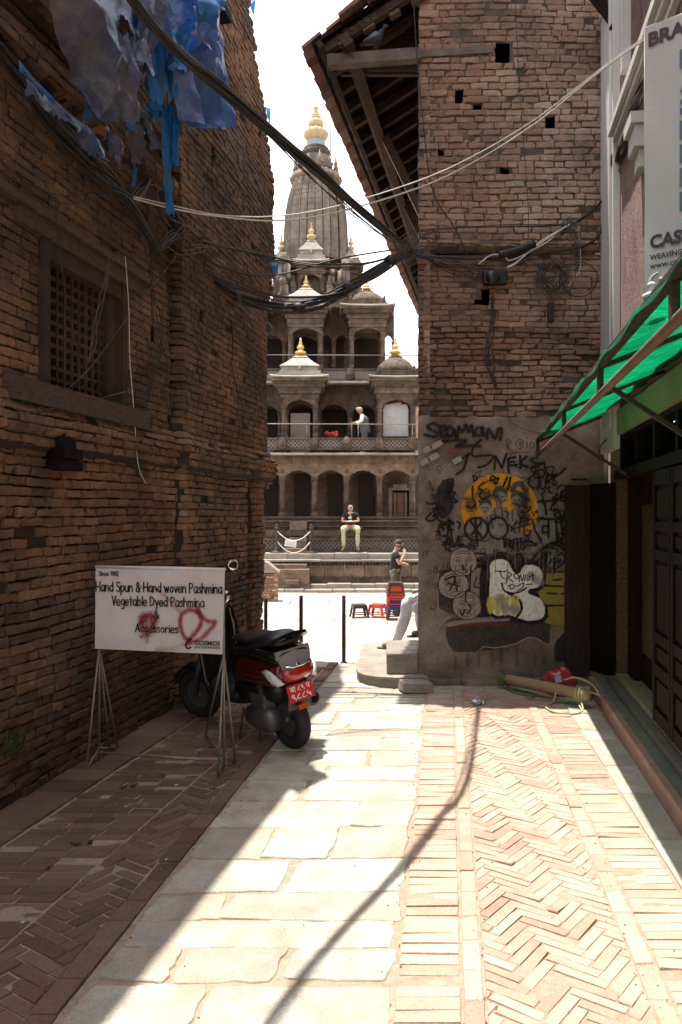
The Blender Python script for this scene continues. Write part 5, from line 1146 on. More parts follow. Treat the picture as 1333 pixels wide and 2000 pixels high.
# ------------------------------------------------------------------ signboard on a tube stand
GL = {'H':(.74,[[(0,0),(0,1)],[(.56,0),(.56,1)],[(0,.5),(.56,.5)]]),'a':(.62,[[(.44,.58),(.22,.63),(.02,.35),(.1,.04),(.3,.04),(.45,.3)],[(.46,.62),(.47,.0)]]),
'n':(.6,[[(0,.62),(0,0)],[(.0,.38),(.2,.61),(.38,.5),(.42,.0)]]),'d':(.64,[[(.46,1),(.46,0)],[(.46,.5),(.22,.62),(.01,.3),(.2,.01),(.46,.18)]]),
'S':(.66,[[(.5,.86),(.3,1),(.05,.84),(.2,.56),(.46,.4),(.42,.1),(.2,0),(0,.12)]]),'p':(.62,[[(0,.62),(0,-.38)],[(0,.45),(.25,.62),(.46,.33),(.25,.02),(0,.14)]]),
'u':(.6,[[(0,.62),(.03,.15),(.2,.0),(.42,.22)],[(.43,.62),(.43,0)]]),'&':(.76,[[(.56,.42),(.36,.0),(.06,.08),(.1,.4),(.4,.76),(.26,1),(.1,.8),(.3,.42),(.58,.0)]]),
'w':(.78,[[(0,.62),(.14,0)],[(.14,0),(.3,.52)],[(.3,.52),(.46,0)],[(.46,0),(.6,.62)]]),'o':(.62,[[(.24,.62),(.02,.34),(.22,.0),(.46,.3),(.24,.62)]]),'v':(.56,[[(0,.62),(.2,0)],[(.2,0),(.42,.62)]]),
'e':(.6,[[(.02,.3),(.44,.34),(.36,.58),(.14,.58),(.0,.28),(.16,.0),(.44,.1)]]),'P':(.62,[[(0,0),(0,1)],[(0,.98),(.34,.96),(.47,.74),(.3,.5),(0,.46)]]),
's':(.52,[[(.36,.55),(.16,.62),(.04,.48),(.3,.3),(.34,.08),(.02,.03)]]),'h':(.6,[[(0,1),(0,0)],[(.0,.36),(.2,.6),(.38,.5),(.42,.0)]]),'m':(.84,[[(0,.62),(0,0)],[(0,.4),(.17,.6),(.3,.48),(.31,0)],[(.31,.4),(.5,.6),(.62,.48),(.64,.0)]]),
'i':(.22,[[(.05,.62),(.05,0)],[(.05,.86),(.05,.9)]]),'V':(.66,[[(0,1),(.26,0)],[(.26,0),(.52,1)]]),'g':(.6,[[(.44,.56),(.2,.62),(.02,.33),(.18,.04),(.44,.2)],[(.45,.62),(.46,-.1),(.3,-.36),(.06,-.3)]]),
't':(.5,[[(.18,.95),(.19,.0)],[(0,.62),(.38,.62)]]),'b':(.62,[[(0,1),(0,0)],[(0,.45),(.25,.6),(.46,.3),(.24,.0),(0,.12)]]),'l':(.2,[[(.05,1),(.05,0)]]),'D':(.72,[[(0,1),(0,0)],[(0,.99),(.35,.9),(.54,.55),(.35,.12),(0,.01)]]),
'y':(.58,[[(0,.62),(.22,.05)],[(.44,.62),(.1,-.36)]]),'A':(.74,[[(0,0),(.32,1)],[(.32,1),(.58,0)],[(.12,.36),(.5,.36)]]),'c':(.54,[[(.4,.52),(.22,.62),(.02,.32),(.16,.02),(.4,.08)]]),'r':(.46,[[(0,.62),(0,0)],[(0,.34),(.14,.58),(.36,.56)]]),
'1':(.4,[[(.05,.8),(.2,1)],[(.2,1),(.2,0)]]),'9':(.6,[[(.44,.7),(.2,.5),(.04,.76),(.24,1),(.44,.8),(.42,.4),(.2,.0)]]),'8':(.6,[[(.24,.54),(.06,.78),(.24,1),(.42,.78),(.24,.54),(.02,.26),(.24,.0),(.46,.26),(.24,.54)]]),'2':(.58,[[(.02,.78),(.22,1),(.42,.76),(.02,0)],[(.02,0),(.46,0)]]),' ':(.34,[])}
SGA = Vector((-1.676,5.60,0)); SGB = Vector((-.770,5.43,0)); SGD = (SGB-SGA); SGN = Vector((SGD.y,-SGD.x,0)).normalized()
def onsign(x, y, n):
    t = (x-187)/254.0; z = 1.346-(y-1107)*(.556/161.0); return SGA+SGD*t+Vector((0,0,z))+SGN*(n+.0075)
def hand_text(mb, s, x0, x1, base, h, w_=1.6, soft=.12):
    tot = sum(GL[c][0] for c in s); k = (x1-x0)/tot; x = x0
    for c in s:
        for st in GL[c][1]: stroke(mb, [(x+px*k, base-py*h) for px, py in st], w_, soft, len(st) > 2, 1.0, onsign)
        x += GL[c][0]*k
LAY[0] = 0
sign = root('signboard', (-1.22,5.5,0), 'white pashmina signboard with hand lettering and red spray scribbles on a thin tube stand', 'signboard')
M['signcloth'] = mat('grubby_white_vinyl', [(.66,.59,.575),(.76,.70,.685)], 3.5, .65, .1, 30, dirt=(.52,.44,.41), dscale=3, damt=.55)
b = MB(); rows = []
for j in range(15):
    r = []
    for i in range(25):
        t = i/24; y = 1107+163*j/14+ (3*t if j == 14 else 0)-(1.5*math.sin(t*math.pi) if j == 0 else 0); p = onsign(187-2*(j/14)+254*t-(3*t*j/14), y, -.0075+.002*math.sin(i*.8+j*.5)+.0015*math.sin(j*1.7)); r.append(p)
    rows.append(r)
b.grid(rows); b.grid([[p-SGN*.004 for p in r] for r in rows]); panel = b.build('panel', M['signcloth'], sign)
b = MB(); b.tube([onsign(186,1108,-.01),onsign(442,1110,-.01)], .011, 8); b.build('top_roll', M['signcloth'], panel)
INK = spray('black_ink', (.014,.013,.013))
SRED = spray('red_spray', (.33,.02,.018), alpha=.9); Z5 = lambda L: [(150+x/2.666, 1080+y/2.666) for x, y in L]
b = MB()
for pts, w_, cv in (([(345,350),(360,325),(395,320),(420,345),(405,370)],9,.75),([(340,370),(350,350),(355,395)],7,.6),([(370,340),(375,400),(350,430)],8,.6),([(400,350),(412,395),(385,420)],8,.6),([(375,430),(376,455)],8,.4),([(350,330),(420,330)],10,.4)): stroke(b, Z5(pts), w_, 1.2, True, cv, onsign)
b.build('red_blot', SRED, panel, fix=False)
b = MB()
for pts, w_, cv in (([(640,300),(600,290),(560,310),(548,360),(565,420),(590,440),(625,410),(655,360),(650,310),(640,285)],6.5,.95),([(650,310),(690,345),(730,350),(700,390),(650,440),(590,460)],6.5,.85),([(330,175),(420,185),(480,230),(550,305)],5,.35),([(600,455),(520,490),(430,505)],8,.3)): stroke(b, Z5(pts), w_, 1.0, True, cv, onsign)
b.build('red_loop', SRED, panel, fix=False)
b = MB(); hand_text(b, 'Since 1982', 194, 235, 1125, 8.5, 1.6); b.build('small_lettering', INK, panel, fix=False)
b = MB(); hand_text(b, 'Hand Spun & Hand woven Pashmina', 189, 439, 1155.5, 18.5, 2.5); b.build('lettering', INK, panel, fix=False); b = MB(); hand_text(b, 'Vegetable Dyed Pashmina', 222, 405, 1182.5, 18, 2.5); b.build('lettering', INK, panel, fix=False); b = MB(); hand_text(b, '&', 306, 317, 1206, 14.5, 2.3); b.build('lettering', INK, panel, fix=False); b = MB(); hand_text(b, 'Accessories', 269, 355, 1233.5, 16, 2.5); b.build('lettering', INK, panel, fix=False)
M['logo_green'] = plain('dark_green_ink', (.02,.05,.035), .7)
b = MB(); sx = 254.0; put_text(b, 'COSMOS', onsign(384,1256.5,.002), SGD, (0,0,1), SGN, SGD.length*49/sx, 9*.556/161, .035); put_text(b, 'ENTERPRISES', onsign(384,1262.5,.002), SGD, (0,0,1), SGN, SGD.length*49/sx, 4.2*.556/161, .02); b.build('shop_name', M['logo_green'], panel)
b = MB(); pts = [(379,1243),(372,1248),(368,1257),(372,1263),(378,1260)]; stroke(b, pts, 3.4, .15, True, 1, onsign); b.build('logo', S_BLACK, panel, fix=False)
def G(px, py, z=0.0): d = F*(CAMZ-z)/(py-HY); return P(px, py, d)
def stand_leg(name, a, feet, spread):
    m = MB(); a = Vector(a); m.tube([a, Vector((a.x,a.y,.012))], .0085, 7)
    for f in feet: m.tube([a-Vector((0,0,.56)), f], .0075, 7); m.tube([Vector((a.x,a.y,.10)), f], .007, 7)
    m.build(name, M['steel'], sign)
la = SGA+SGD*.015+Vector((0,0,1.35))-SGN*.02; ra = SGA+SGD*.985+Vector((0,0,1.34))-SGN*.02
stand_leg('stand_leg', la, [G(169,1503,.01), G(215,1467,.01), G(231,1462,.01)], .2)
stand_leg('stand_leg', ra, [G(426,1517,.01), G(460,1491,.01), G(402,1435,.01)], .2)
b = MB(); b.tube([Vector((la.x,la.y,.07)), Vector((ra.x,ra.y,.06))], .0075, 7); b.tube([la-Vector((0,0,.56)), ra-Vector((0,0,.56))], .0075, 7); b.build('cross_bar', M['steel'], sign)
# ------------------------------------------------------------------ scooter (built along +x, then turned into place)
sc = root('scooter', (0,0,0), 'dark red and black scooter with red number plate parked behind the pashmina signboard', 'scooter')
M['red_paint'] = mat('deep_red_paint', [(.065,.004,.007),(.085,.005,.009)], 6, .25, 0, 40, coat=.6, dirt=(.05,.02,.018), dscale=6, damt=.25)
M['clear_lens'] = mat('clear_lens', [(.52,.50,.48),(.72,.70,.68)], 40, .12, .3, 60, coat=.8, stretch=(1,1,4)); M['red_lens'] = mat('red_lens', [(.32,.012,.012),(.48,.04,.03)], 30, .12, .1, 60, coat=.8)
M['chrome'] = plain('chrome', (.75,.74,.72), .12, 1.0, bump=0); M['plate'] = plain('red_plate', (.50,.03,.035), .45); M['plate_ink'] = plain('white_plate_paint', (.75,.74,.72), .5)
M['grey_panel'] = mat('smoky_grey_panel', [(.16,.155,.15),(.30,.29,.28)], 2, .15, 0, 40, coat=.8); M['metal'] = plain('dull_alloy', (.16,.155,.15), .5, .7)
def wheel(x, z=.215, r=.215, w_=.105, steer=0.0, par=sc, nm='wheel'):
    R = Matrix.Rotation(steer, 3, 'Z'); c = Vector((x,0,z)); n = 36
    def rev(prof, m, name, pa):
        mb = MB(); vs = []; k = len(prof)
        for i in range(n):
            a = 2*math.pi*i/n
            for rr, yy in prof: vs.append(c + R @ Vector((math.cos(a)*rr, yy, math.sin(a)*rr)))
        fs = [(i*k+j, ((i+1)%n)*k+j, ((i+1)%n)*k+(j+1)%k, i*k+(j+1)%k) for i in range(n) for j in range(k)]
        mb.add(vs, fs, 0, True); return mb.build(name, m, pa)
    h = w_/2
    ty = rev([(r*.58,-h*.7),(r*.8,-h),(r*.95,-h*.82),(r,-h*.35),(r*.985,-h*.30),(r*.985,-h*.1),(r*1.005,-h*.06),(r*1.005,h*.06),(r*.985,h*.1),(r*.985,h*.30),(r,h*.35),(r*.95,h*.82),(r*.8,h),(r*.58,h*.7)], M['rubber'], nm, par)
    rev([(r*.6,-h*.6),(r*.6,h*.6),(r*.5,h*.5),(r*.2,h*.35),(.02,h*.4),(.02,-h*.4),(r*.2,-h*.35),(r*.5,-h*.5)], M['metal'], 'rim', ty); return ty
def ell(x, w_, z0, z1, n=16, p=2.6, flat=1.0):
    out = []
    for i in range(n):
        a = 2*math.pi*i/n; c, s_ = math.cos(a), math.sin(a); out.append(Vector((x, math.copysign(abs(c)**(2/p), c)*w_, (z0+z1)/2+math.copysign(abs(s_)**(2/p), s_)*(z1-z0)/2)))
    return out
def loft(name, secs, m, par=sc, p=2.6, smooth=True):
    b = MB(); b.loft([ell(*s, p=p) for s in secs], 0, smooth); return b.build(name, m, par)
wheel(0.0); ST = math.radians(20)
body = loft('side_panel', [(-.43,.135,.57,.66),(-.40,.165,.52,.69),(-.30,.178,.48,.705),(-.18,.180,.465,.71),(.05,.178,.45,.715),(.25,.172,.44,.71),(.40,.155,.42,.70),(.52,.14,.36,.66)], M['red_paint'])
b = MB(); b.loft([ell(*s) for s in [(-.30,.166,.545,.56),(-.05,.185,.525,.55),(.20,.180,.515,.54),(.36,.167,.51,.53)]]); b.build('trim_line', M['black'], body)
loft('upper_cowl', [(-.43,.135,.66,.755),(-.38,.165,.66,.77),(-.30,.172,.66,.775),(-.1,.172,.675,.785),(.2,.172,.675,.78),(.45,.15,.64,.765),(.54,.135,.58,.70)], M['gloss_black'])
loft('under_body', [(-.20,.10,.36,.52),(0,.13,.33,.50),(.3,.14,.30,.48),(.55,.13,.26,.46)], M['black'])
loft('seat', [(-.36,.085,.79,.835),(-.33,.125,.775,.86),(-.15,.145,.77,.875),(.05,.15,.765,.85),(.18,.15,.76,.825),(.40,.135,.755,.825),(.53,.10,.755,.80),(.56,.06,.76,.785)], plain('seat_vinyl', (.016,.015,.015), .42, spec=.5), p=2.4)
b = MB()
for s in (1,-1): b.tube(spline([(.10,s*.165,.775),(-.1,s*.185,.80),(-.3,s*.175,.825),(-.42,s*.12,.85),(-.47,s*.07,.87)], 5), [.014]*14+[.018]*7, 8)
b.loft([[Vector((x,y*w_,z+dz)) for y, dz in ((-1,0),(0,.012),(1,0),(1,-.022),(0,-.02),(-1,-.022))] for x, w_, z in ((-.34,.13,.835),(-.42,.135,.855),(-.49,.105,.885))], 0, False); b.build('grab_rail', M['gloss_black'], sc)
b = MB(); b.loft([[Vector((x,-w_,z)),Vector((x-.012,0,z+.004)),Vector((x,w_,z)),Vector((x+.03,w_,z)),Vector((x+.03,0,z)),Vector((x+.03,-w_,z))] for x, w_, z in ((-.460,.115,.635),(-.445,.135,.70),(-.41,.145,.765))], 0, False); tl = b.build('tail_panel', M['grey_panel'], sc)
b = MB(); b.loft([[Vector((x,-w_,z)),Vector((x-.016,0,z-.006)),Vector((x,w_,z)),Vector((x+.05,w_,z)),Vector((x+.05,0,z)),Vector((x+.05,-w_,z))] for x, w_, z in ((-.44,.075,.535),(-.468,.115,.565),(-.465,.125,.632))], 0, True); b.build('tail_lamp', M['red_lens'], sc)
b = MB(); b.tube([(-.478,-.115,.662),(-.492,-.04,.645),(-.494,0,.648),(-.492,.04,.645),(-.478,.115,.662)], .008, 7); b.sphere((-.493,0,.655), .018, 10, 6, sc=(.4,1,1)); b.build('tail_badge', M['chrome'], sc)
for s in (1,-1):
    b = MB(); b.loft([[Vector((x, s*(y+t), z+u)) for t, u in ((0,.5*h),(.012,.2*h),(.012,-.2*h),(0,-.5*h),(-.02,0))] for x, y, z, h in ((-.20,.186,.625,.01),(-.29,.188,.610,.075),(-.37,.186,.59,.10),(-.43,.165,.565,.08),(-.462,.13,.545,.02))], 0, True); b.build('indicator', M['clear_lens'], sc)
# rear mudguard with plate and reflector
b = MB(); b.loft([[Vector((x,-w_,z)),Vector((x-.02,0,z)),Vector((x,w_,z)),Vector((x+.03,w_*.8,z+.01)),Vector((x+.03,-w_*.8,z+.01))] for x, w_, z in ((-.36,.09,.56),(-.42,.095,.50),(-.44,.10,.42),(-.42,.10,.33),(-.37,.07,.27),(-.33,.05,.24))], 0, False); b.build('rear_mudguard', M['black'], sc)
b = MB(); PC = Vector((-.475,0,.455)); PN = Vector((-.90,0,.28)).normalized(); PU = Vector((.28,0,.90)).normalized(); PX = Vector((0,-1,0))
b.obox(PC, PX, PU, PN, .108, .062, .003); plate = b.build('number_plate', M['plate'], sc)
b = MB(); put_text(b, 'बा ८९ प', PC+PX*0+PU*.006, PX, PU, PN, .17, .042, .012, True, .004); put_text(b, '९८८५', PC-PU*.052, PX, PU, PN, .17, .046, .014, True, .004); b.build('plate_number', M['plate_ink'], plate)
b = MB(); b.obox(PC-PU*.105-PN*.01, PX, PU, PN, .045, .018, .012); b.build('reflector', plain('amber_reflector', (.40,.09,.02), .3, coat=.5), sc)
# engine, exhaust, suspension, stand
b = MB(); b.loft([ell(*s) for s in [(-.10,.05,.14,.29),(0,.08,.12,.32),(.2,.09,.12,.30),(.38,.07,.14,.28)]]); 
for v in range(len(b.v)): b.v[v] = (b.v[v][0], b.v[v][1]+.09, b.v[v][2])
b.obox((.12,.10,.36), (1,0,0), (0,1,0), (0,0,1), .14, .05, .05); b.build('engine', M['metal'], sc)
b = MB(); b.tube([(-.30,-.175,.335),(-.28,-.175,.335),(-.02,-.165,.31),(.16,-.155,.28),(.24,-.13,.24)], [.052,.058,.06,.055,.02], 14); ex = b.build('exhaust', plain('dull_black_steel', (.05,.048,.046), .55, .5), sc)
b = MB(); b.tube([(-.315,-.175,.337),(-.30,-.175,.336)], .036, 12); b.build('exhaust_tip', M['dark'], ex); b = MB(); b.loft([[Vector((x, -.175+math.sin(a)*.068*-1, .32+(.0 if x < 0 else -.03)+math.cos(a)*.068)) for a in (0,.5,1,1.5,2)]+[Vector((x, -.175+math.sin(a)*.062*-1, .32+(.0 if x < 0 else -.03)+math.cos(a)*.062)) for a in (2,1.5,1,.5,0)] for x in (-.24,-.05,.1)], 0, False); b.build('heat_shield', M['chrome'], ex)
b = MB(); b.tube([(-.02,.115,.24),(.08,.125,.52)], .03, 10); b.tube([(-.02,.115,.24),(.08,.125,.52)], .012, 8); b.build('shock_absorber', M['iron'], sc)
b = MB()
for s in (1,-1): b.tube([(.32,s*.07,.22),(.22,s*.13,.03),(.20,s*.17,.01)], .012, 7)
b.tube([(.45,.12,.25),(.42,.22,.01)], .010, 6); b.build('centre_stand', M['iron'], sc)
# front half
loft('floorboard', [(.50,.15,.25,.40),(.58,.165,.255,.33),(.80,.165,.26,.33),(.90,.15,.28,.42)], M['black'])
b = MB()
b.loft([[Vector((x+.05*abs(y)**2*12*0+.06*(1-(y/w_)**2), y, z)) for y in [w_*(-1+2*i/8) for i in range(9)]]+[Vector((x-.02+.06*(1-(y/w_)**2), y, z)) for y in [w_*(1-2*i/8) for i in range(9)]] for x, w_, z in ((.86,.16,.27),(.92,.19,.40),(.95,.19,.60),(.93,.17,.80),(.90,.13,.93),(.89,.09,.98))], 0, True); b.build('leg_shield', M['gloss_black'], sc)
RS = lambda p: (Matrix.Rotation(ST, 3, 'Z') @ (Vector(p)-Vector((1.0,0,0)))) + Vector((1.0,0,0))
fx0 = RS((1.26,0,.215)); fw = wheel(fx0.x, steer=ST)
fw.location.y += fx0.y
for ch in []: pass
b = MB()
for s in (1,-1): b.tube([RS((1.26,s*.075,.215)), RS((1.16,s*.07,.48)), RS((1.06,s*.05,.70))], .022, 8)
b.tube([RS((1.07,0,.66)), RS((.98,0,1.0))], .03, 10); b.build('front_fork', M['metal'], sc)
b = MB()
b.loft([[RS((1.26+math.cos(a)*r_, y, .215+math.sin(a)*r_)) for y, r_ in ((-.08,.235),(-.05,.265),(0,.275),(.05,.265),(.08,.235),(.05,.25),(0,.258),(-.05,.25))] for a in [math.radians(v) for v in (15,45,75,105,135,160)]], 0, True); b.build('front_mudguard', M['gloss_black'], sc)
b = MB(); b.loft([[RS(p) for p in ell(*s)] for s in [(.88,.06,.97,1.05),(.92,.16,.96,1.08),(1.0,.17,.94,1.09),(1.08,.12,.93,1.05),(1.12,.06,.94,1.01)]]); b.build('handlebar_cowl', M['gloss_black'], sc)
b = MB(); b.loft([[RS(p) for p in ell(*s)] for s in [(1.10,.09,.94,1.02),(1.125,.07,.95,1.01),(1.135,.03,.965,.995)]]); b.build('headlamp', M['clear_lens'], sc)
for s in (1,-1):
    b = MB(); b.tube([RS((.95,s*.14,1.03)), RS((.90,s*.27,1.03)), RS((.87,s*.36,1.02))], [.016,.017,.019], 9); b.build('grip', M['rubber'], sc)
    b = MB(); b.tube([RS((.93,s*.24,1.03)), RS((.98,s*.26,1.02)), RS((.97,s*.37,1.0))], .006, 6); b.build('brake_lever', M['metal'], sc)
    b = MB(); b.tube(spline([RS((.95,s*.17,1.06)), RS((.95,s*.22,1.15)), RS((.94,s*.25,1.21))], 5), .006, 6); mc = RS((.935,s*.265,1.25)); b.sphere(mc+Vector((.012,0,0)), .062, 14, 8, sc=(.32,1.05,.78), R=Matrix.Rotation(ST*.6, 3, 'Z')); mi = b.build('mirror', M['black'], sc)
    b = MB(); b.sphere(mc, .056, 14, 8, sc=(.22,1.05,.78), R=Matrix.Rotation(ST*.6, 3, 'Z')); b.build('mirror_glass', M['chrome'], mi)
for ch_ in [q for q in sc.children] + [q for c_ in sc.children for q in c_.children] :
    if ch_.name.startswith(('wheel','rim')): continue
    for v_ in ch_.data.vertices:
        if v_.co.x < .30: v_.co.x = .30+(v_.co.x-.30)*.64
HD = Vector((-.60,.80,0)); sc.rotation_euler = (math.radians(-9.0), 0, math.atan2(HD.y, HD.x)); sc.location = (-.345, 5.99, 0)
# ------------------------------------------------------------------ street furniture in the plaza mouth
def bollard(px, ptop, pbase, lab):
    d = F*CAMZ/(pbase-HY); x = TX(px,d); z1 = TZ(ptop,d); b = MB(); b.lathe((x,d,-.03), [(.022,0),(.022,z1+.03-.006),(.018,z1+.03)], 12); b.lathe((x,d,-.01), [(.04,0),(.04,.016),(.024,.02)], 12)
    tag(b.build('bollard', M['iron'], origin=(x,d,0)), lab, 'bollard', 'iron bollards across the lane mouth')
bollard(588.5,1163,1294,'middle one of the three dark iron bollards, rising behind the scooter seat'); bollard(672,1163,1294,'dark iron bollard standing alone in the open, nearest the plastic stools'); bollard(519.5,1169,1290,'dark iron bollard close beside the corner of the old brick house')
def stool(loc, rz, m, lab, grp, proto=[None]):
    if proto[0] is None:
        r = root('plastic_stool', (0,0,0), lab, 'stool', grp); b = MB(); b.bbox(-.15,.15,-.15,.15,.275,.30,.012); b.box(-.158,.158,-.158,.158,.268,.279); s_ = b.build('seat', m, r)
        b = MB()
        for a in range(4):
            q = Matrix.Rotation(a*math.pi/2, 3, 'Z'); 
            b.add([q @ Vector(p) for p in ((-.15,-.152,.27),(.15,-.152,.27),(.16,-.166,.215),(-.16,-.166,.215),(-.15,-.146,.27),(.15,-.146,.27),(.16,-.16,.215),(-.16,-.16,.215))], [(0,1,2,3),(7,6,5,4),(3,2,6,7)])
            b.add([q @ Vector(p) for p in ((-.175,-.184,.10),(.175,-.184,.10),(.178,-.188,.075),(-.178,-.188,.075),(-.175,-.178,.10),(.175,-.178,.10),(.178,-.182,.075),(-.178,-.182,.075))], [(0,1,2,3),(7,6,5,4),(3,2,6,7),(0,1,5,4)])
        b.build('apron', m, r)
        for a in range(4):
            q = Matrix.Rotation(a*math.pi/2, 3, 'Z'); b = MB()
            for (t0, t1) in (((-.152,-.152),(-.10,-.152)),((-.152,-.152),(-.152,-.10))):
                top = [Vector((*t0,.272)), Vector((*t1,.272))]; bot = [Vector((t0[0]*1.3,t0[1]*1.3,.0)), Vector((t1[0]*1.3 if t1[0] > -.11 else t1[0]*1.3, t1[1]*1.3, .0))]
                if t1[0] > -.11: bot[1] = Vector((-.158,-.198,0))
                else: bot[1] = Vector((-.198,-.158,0))
                th = Vector((.006,.006,0)); v = [top[0],top[1],bot[1],bot[0]]; b.add([q @ p for p in v]+[q @ (p+th) for p in v], [(0,1,2,3),(7,6,5,4),(0,3,7,4),(1,2,6,5),(2,3,7,6)])
            b.build('leg', m, r)
        proto[0] = r; o = r
    else:
        o = copy_tree(proto[0]); o['label'] = lab; o['group'] = grp
        for ch in o.children: ch.data = ch.data.copy(); ch.data.materials[0] = m
    o.location = loc; o.rotation_euler = (0,0,rz); return o
M['st_brown'] = plain('brown_plastic', (.055,.035,.028), .4); M['st_red'] = plain('red_plastic', (.50,.04,.025), .4); M['st_blue'] = plain('blue_stool_plastic', (.025,.06,.27), .4); M['st_or'] = plain('orange_plastic', (.50,.09,.02), .4)
d = 18.3; ZP = -.60
stool((TX(702,d), d, ZP), .18, M['st_brown'], 'single dark brown plastic stool on the plaza, beside the red one', 'plastic stools on the plaza')
stool((TX(738,d), d+.05, ZP), -.35, M['st_red'], 'single bright red plastic stool on the plaza, between the brown one and the stack', 'plastic stools on the plaza')
cols_ = [('st_brown','brown','lowest of the stack'),('st_brown','brown','second lowest of the stack'),('st_brown','brown','third from the bottom of the stack'),('st_blue','blue','lower of the two blue ones in the stack'),('st_blue','blue','upper of the two blue ones in the stack'),('st_red','red','directly above the blue ones in the stack'),('st_brown','brown','squeezed between red ones in the stack'),('st_red','red','in the middle of the stack'),('st_or','orange red','third from the top of the stack'),('st_red','red','second from the top of the stack'),('st_brown','dark brown','on the very top of the stack')]
for i, (m, cn, lb_) in enumerate(cols_): stool((TX(773,18.0), 18.0, ZP+i*.052), .02*math.sin(i*2), M[m], f'{cn} stool {lb_} before the standing man', 'stacked plastic stools')
# brick pillar with sloping cap
pr = root('brick_pillar', (-1.95, 21.8, ZP), 'short red brick pillar with a pale sloping cap at the temple steps', 'pillar'); dd = 21.6
A, B = brick_wall((-2.25,dd,ZP), (1,0,0), (0,-1,0), lambda v,k: 0, lambda v,k: .56, 0, .76, .068, .2, lambda u,v: 0, caps=False); wl = A.build('wall', M['brick_red'], pr, fix=False); B.box(-2.23,-1.705,dd+.03,dd+.5,ZP,ZP+.75); B.build('mortar', M['mortar'], wl, fix=False)
A, B = brick_wall((-1.69,dd,ZP), (0,1,0), (1,0,0), lambda v,k: 0, lambda v,k: .5, 0, .76, .068, .2, lambda u,v: 0, caps=False); A.build('side_wall', M['brick_red'], pr, fix=False)
b = MB(); b.prism([Vector((-2.3,dd-.05,ZP+.765)),Vector((-1.64,dd-.05,ZP+.765)),Vector((-1.66,dd-.05,ZP+.80)),Vector((-1.95,dd-.05,ZP+1.04)),Vector((-2.3,dd-.05,ZP+1.10))],(0,.6,0)); b.build('cap', M['stone_pale'], pr)
# rope barrier on the temple step
rb_ = root('rope_barrier', (TX(575,25.4),25.4,zC), 'two dark posts joined by white ropes with a small notice on the temple step', 'barrier'); d = 25.4
for px in (541,608):
    b = MB(); x = TX(px,d); b.lathe((x,d,zC), [(.22,0),(.22,.03),(.09,.06),(.05,.1),(.045,.40),(.065,.43),(.045,.46),(.045,.72),(.07,.75),(.075,.79),(.03,.83),(.045,.87),(.01,.90)], 10); b.build('post', M['iron'], rb_)
def swag(a, b_, sag, n=9): a, b_ = Vector(a), Vector(b_); return [a+(b_-a)*(i/n)-Vector((0,0,4*sag*(i/n)*(1-i/n))) for i in range(n+1)]
for za, sag in ((.68,.30),(.36,.36)): b = MB(); b.tube(swag((TX(542,d),d-.02,zC+za),(TX(607,d),d-.02,zC+za),sag), .018, 6); b.build('rope', M['cable_pale'], rb_)
b = MB(); q = [(558,1053.5),(580.5,1057),(578.5,1070),(556,1066)]; b.prism([Vector((TX(x,d),d-.06,TZ(y,d))) for x, y in q],(0,.01,0)); nb_ = b.build('notice', plain('white_notice', (.62,.61,.60), .7), rb_)
b = MB()
for k in range(4): 
    y = 1057.5+k*2.7; b.beam((TX(560,d),d-.0635,TZ(y,d)),(TX(577,d),d-.0635,TZ(y+2.4,d)),.004,.012,(0,1,0))
b.build('notice_line', plain('grey_print', (.16,.17,.22), .8), nb_)
# corner steps of the brick house
b = MB(); poly = [(.86,8.03),(.55,8.02),(.38,8.06),(.26,8.15),(.185,8.3),(.165,8.5),(.19,9.0),(.3,10.2),(1.2,10.2),(.80,8.3)]; n_ = len(poly)
b.prism([Vector((x,y,-.03)) for x, y in poly], (0,0,.115)); b.prism([Vector((x-.012 if x < .8 else x, y-.012, .086)) for x, y in poly], (0,0,.02))
tag(b.build('rounded_step', M['stone_pale'], origin=(.5,8.6,0)), 'low rounded pale stone step at the corner of the graffiti house', 'step')
b = MB(); wx = lambda y: .765+.2*(y-8.24)
bm0 = bmesh.new(); vs0 = [bm0.verts.new(p) for p in ((.455,8.17,.107),(.765,8.17,.107),(wx(9.05),9.05,.107),(.50,9.05,.107),(.455,8.17,.315),(.765,8.17,.315),(wx(9.05),9.05,.315),(.50,9.05,.315))]
for f in ((0,3,2,1),(4,5,6,7),(0,1,5,4),(1,2,6,5),(2,3,7,6),(3,0,4,7)): bm0.faces.new([vs0[i] for i in f])
bmesh.ops.bevel(bm0, geom=list(bm0.edges), offset=.012, segments=2, profile=.5, affect='EDGES'); b.bm(bm0)
tag(b.build('stone_seat', M['stone_pale'], origin=(.6,8.9,.11)), 'pale stone block seat on the rounded step by the wall corner', 'step')
b = MB(); c = G(815,1357); bm0 = bmesh.new(); bmesh.ops.create_cube(bm0, size=1); 
for v in bm0.verts: v.co = Vector((v.co.x*.30*(1-.06*(v.co.z>0)), v.co.y*.22*(1-.1*(v.co.z>0)), v.co.z*.095))
bmesh.ops.bevel(bm0, geom=list(bm0.edges), offset=.01, segments=2, profile=.5, affect='EDGES'); bmesh.ops.rotate(bm0, verts=bm0.verts, cent=(0,0,0), matrix=Matrix.Rotation(.2, 3, 'Z') @ Matrix.Rotation(.05,3,'Y')); bmesh.ops.translate(bm0, verts=bm0.verts, vec=(c.x, c.y+.14, .052)); b.bm(bm0)
tag(b.build('stone_slab', M['stone_pale'], origin=(c.x,c.y+.14,0)), 'loose tapered stone slab lying at the foot of the graffiti wall corner', 'slab')
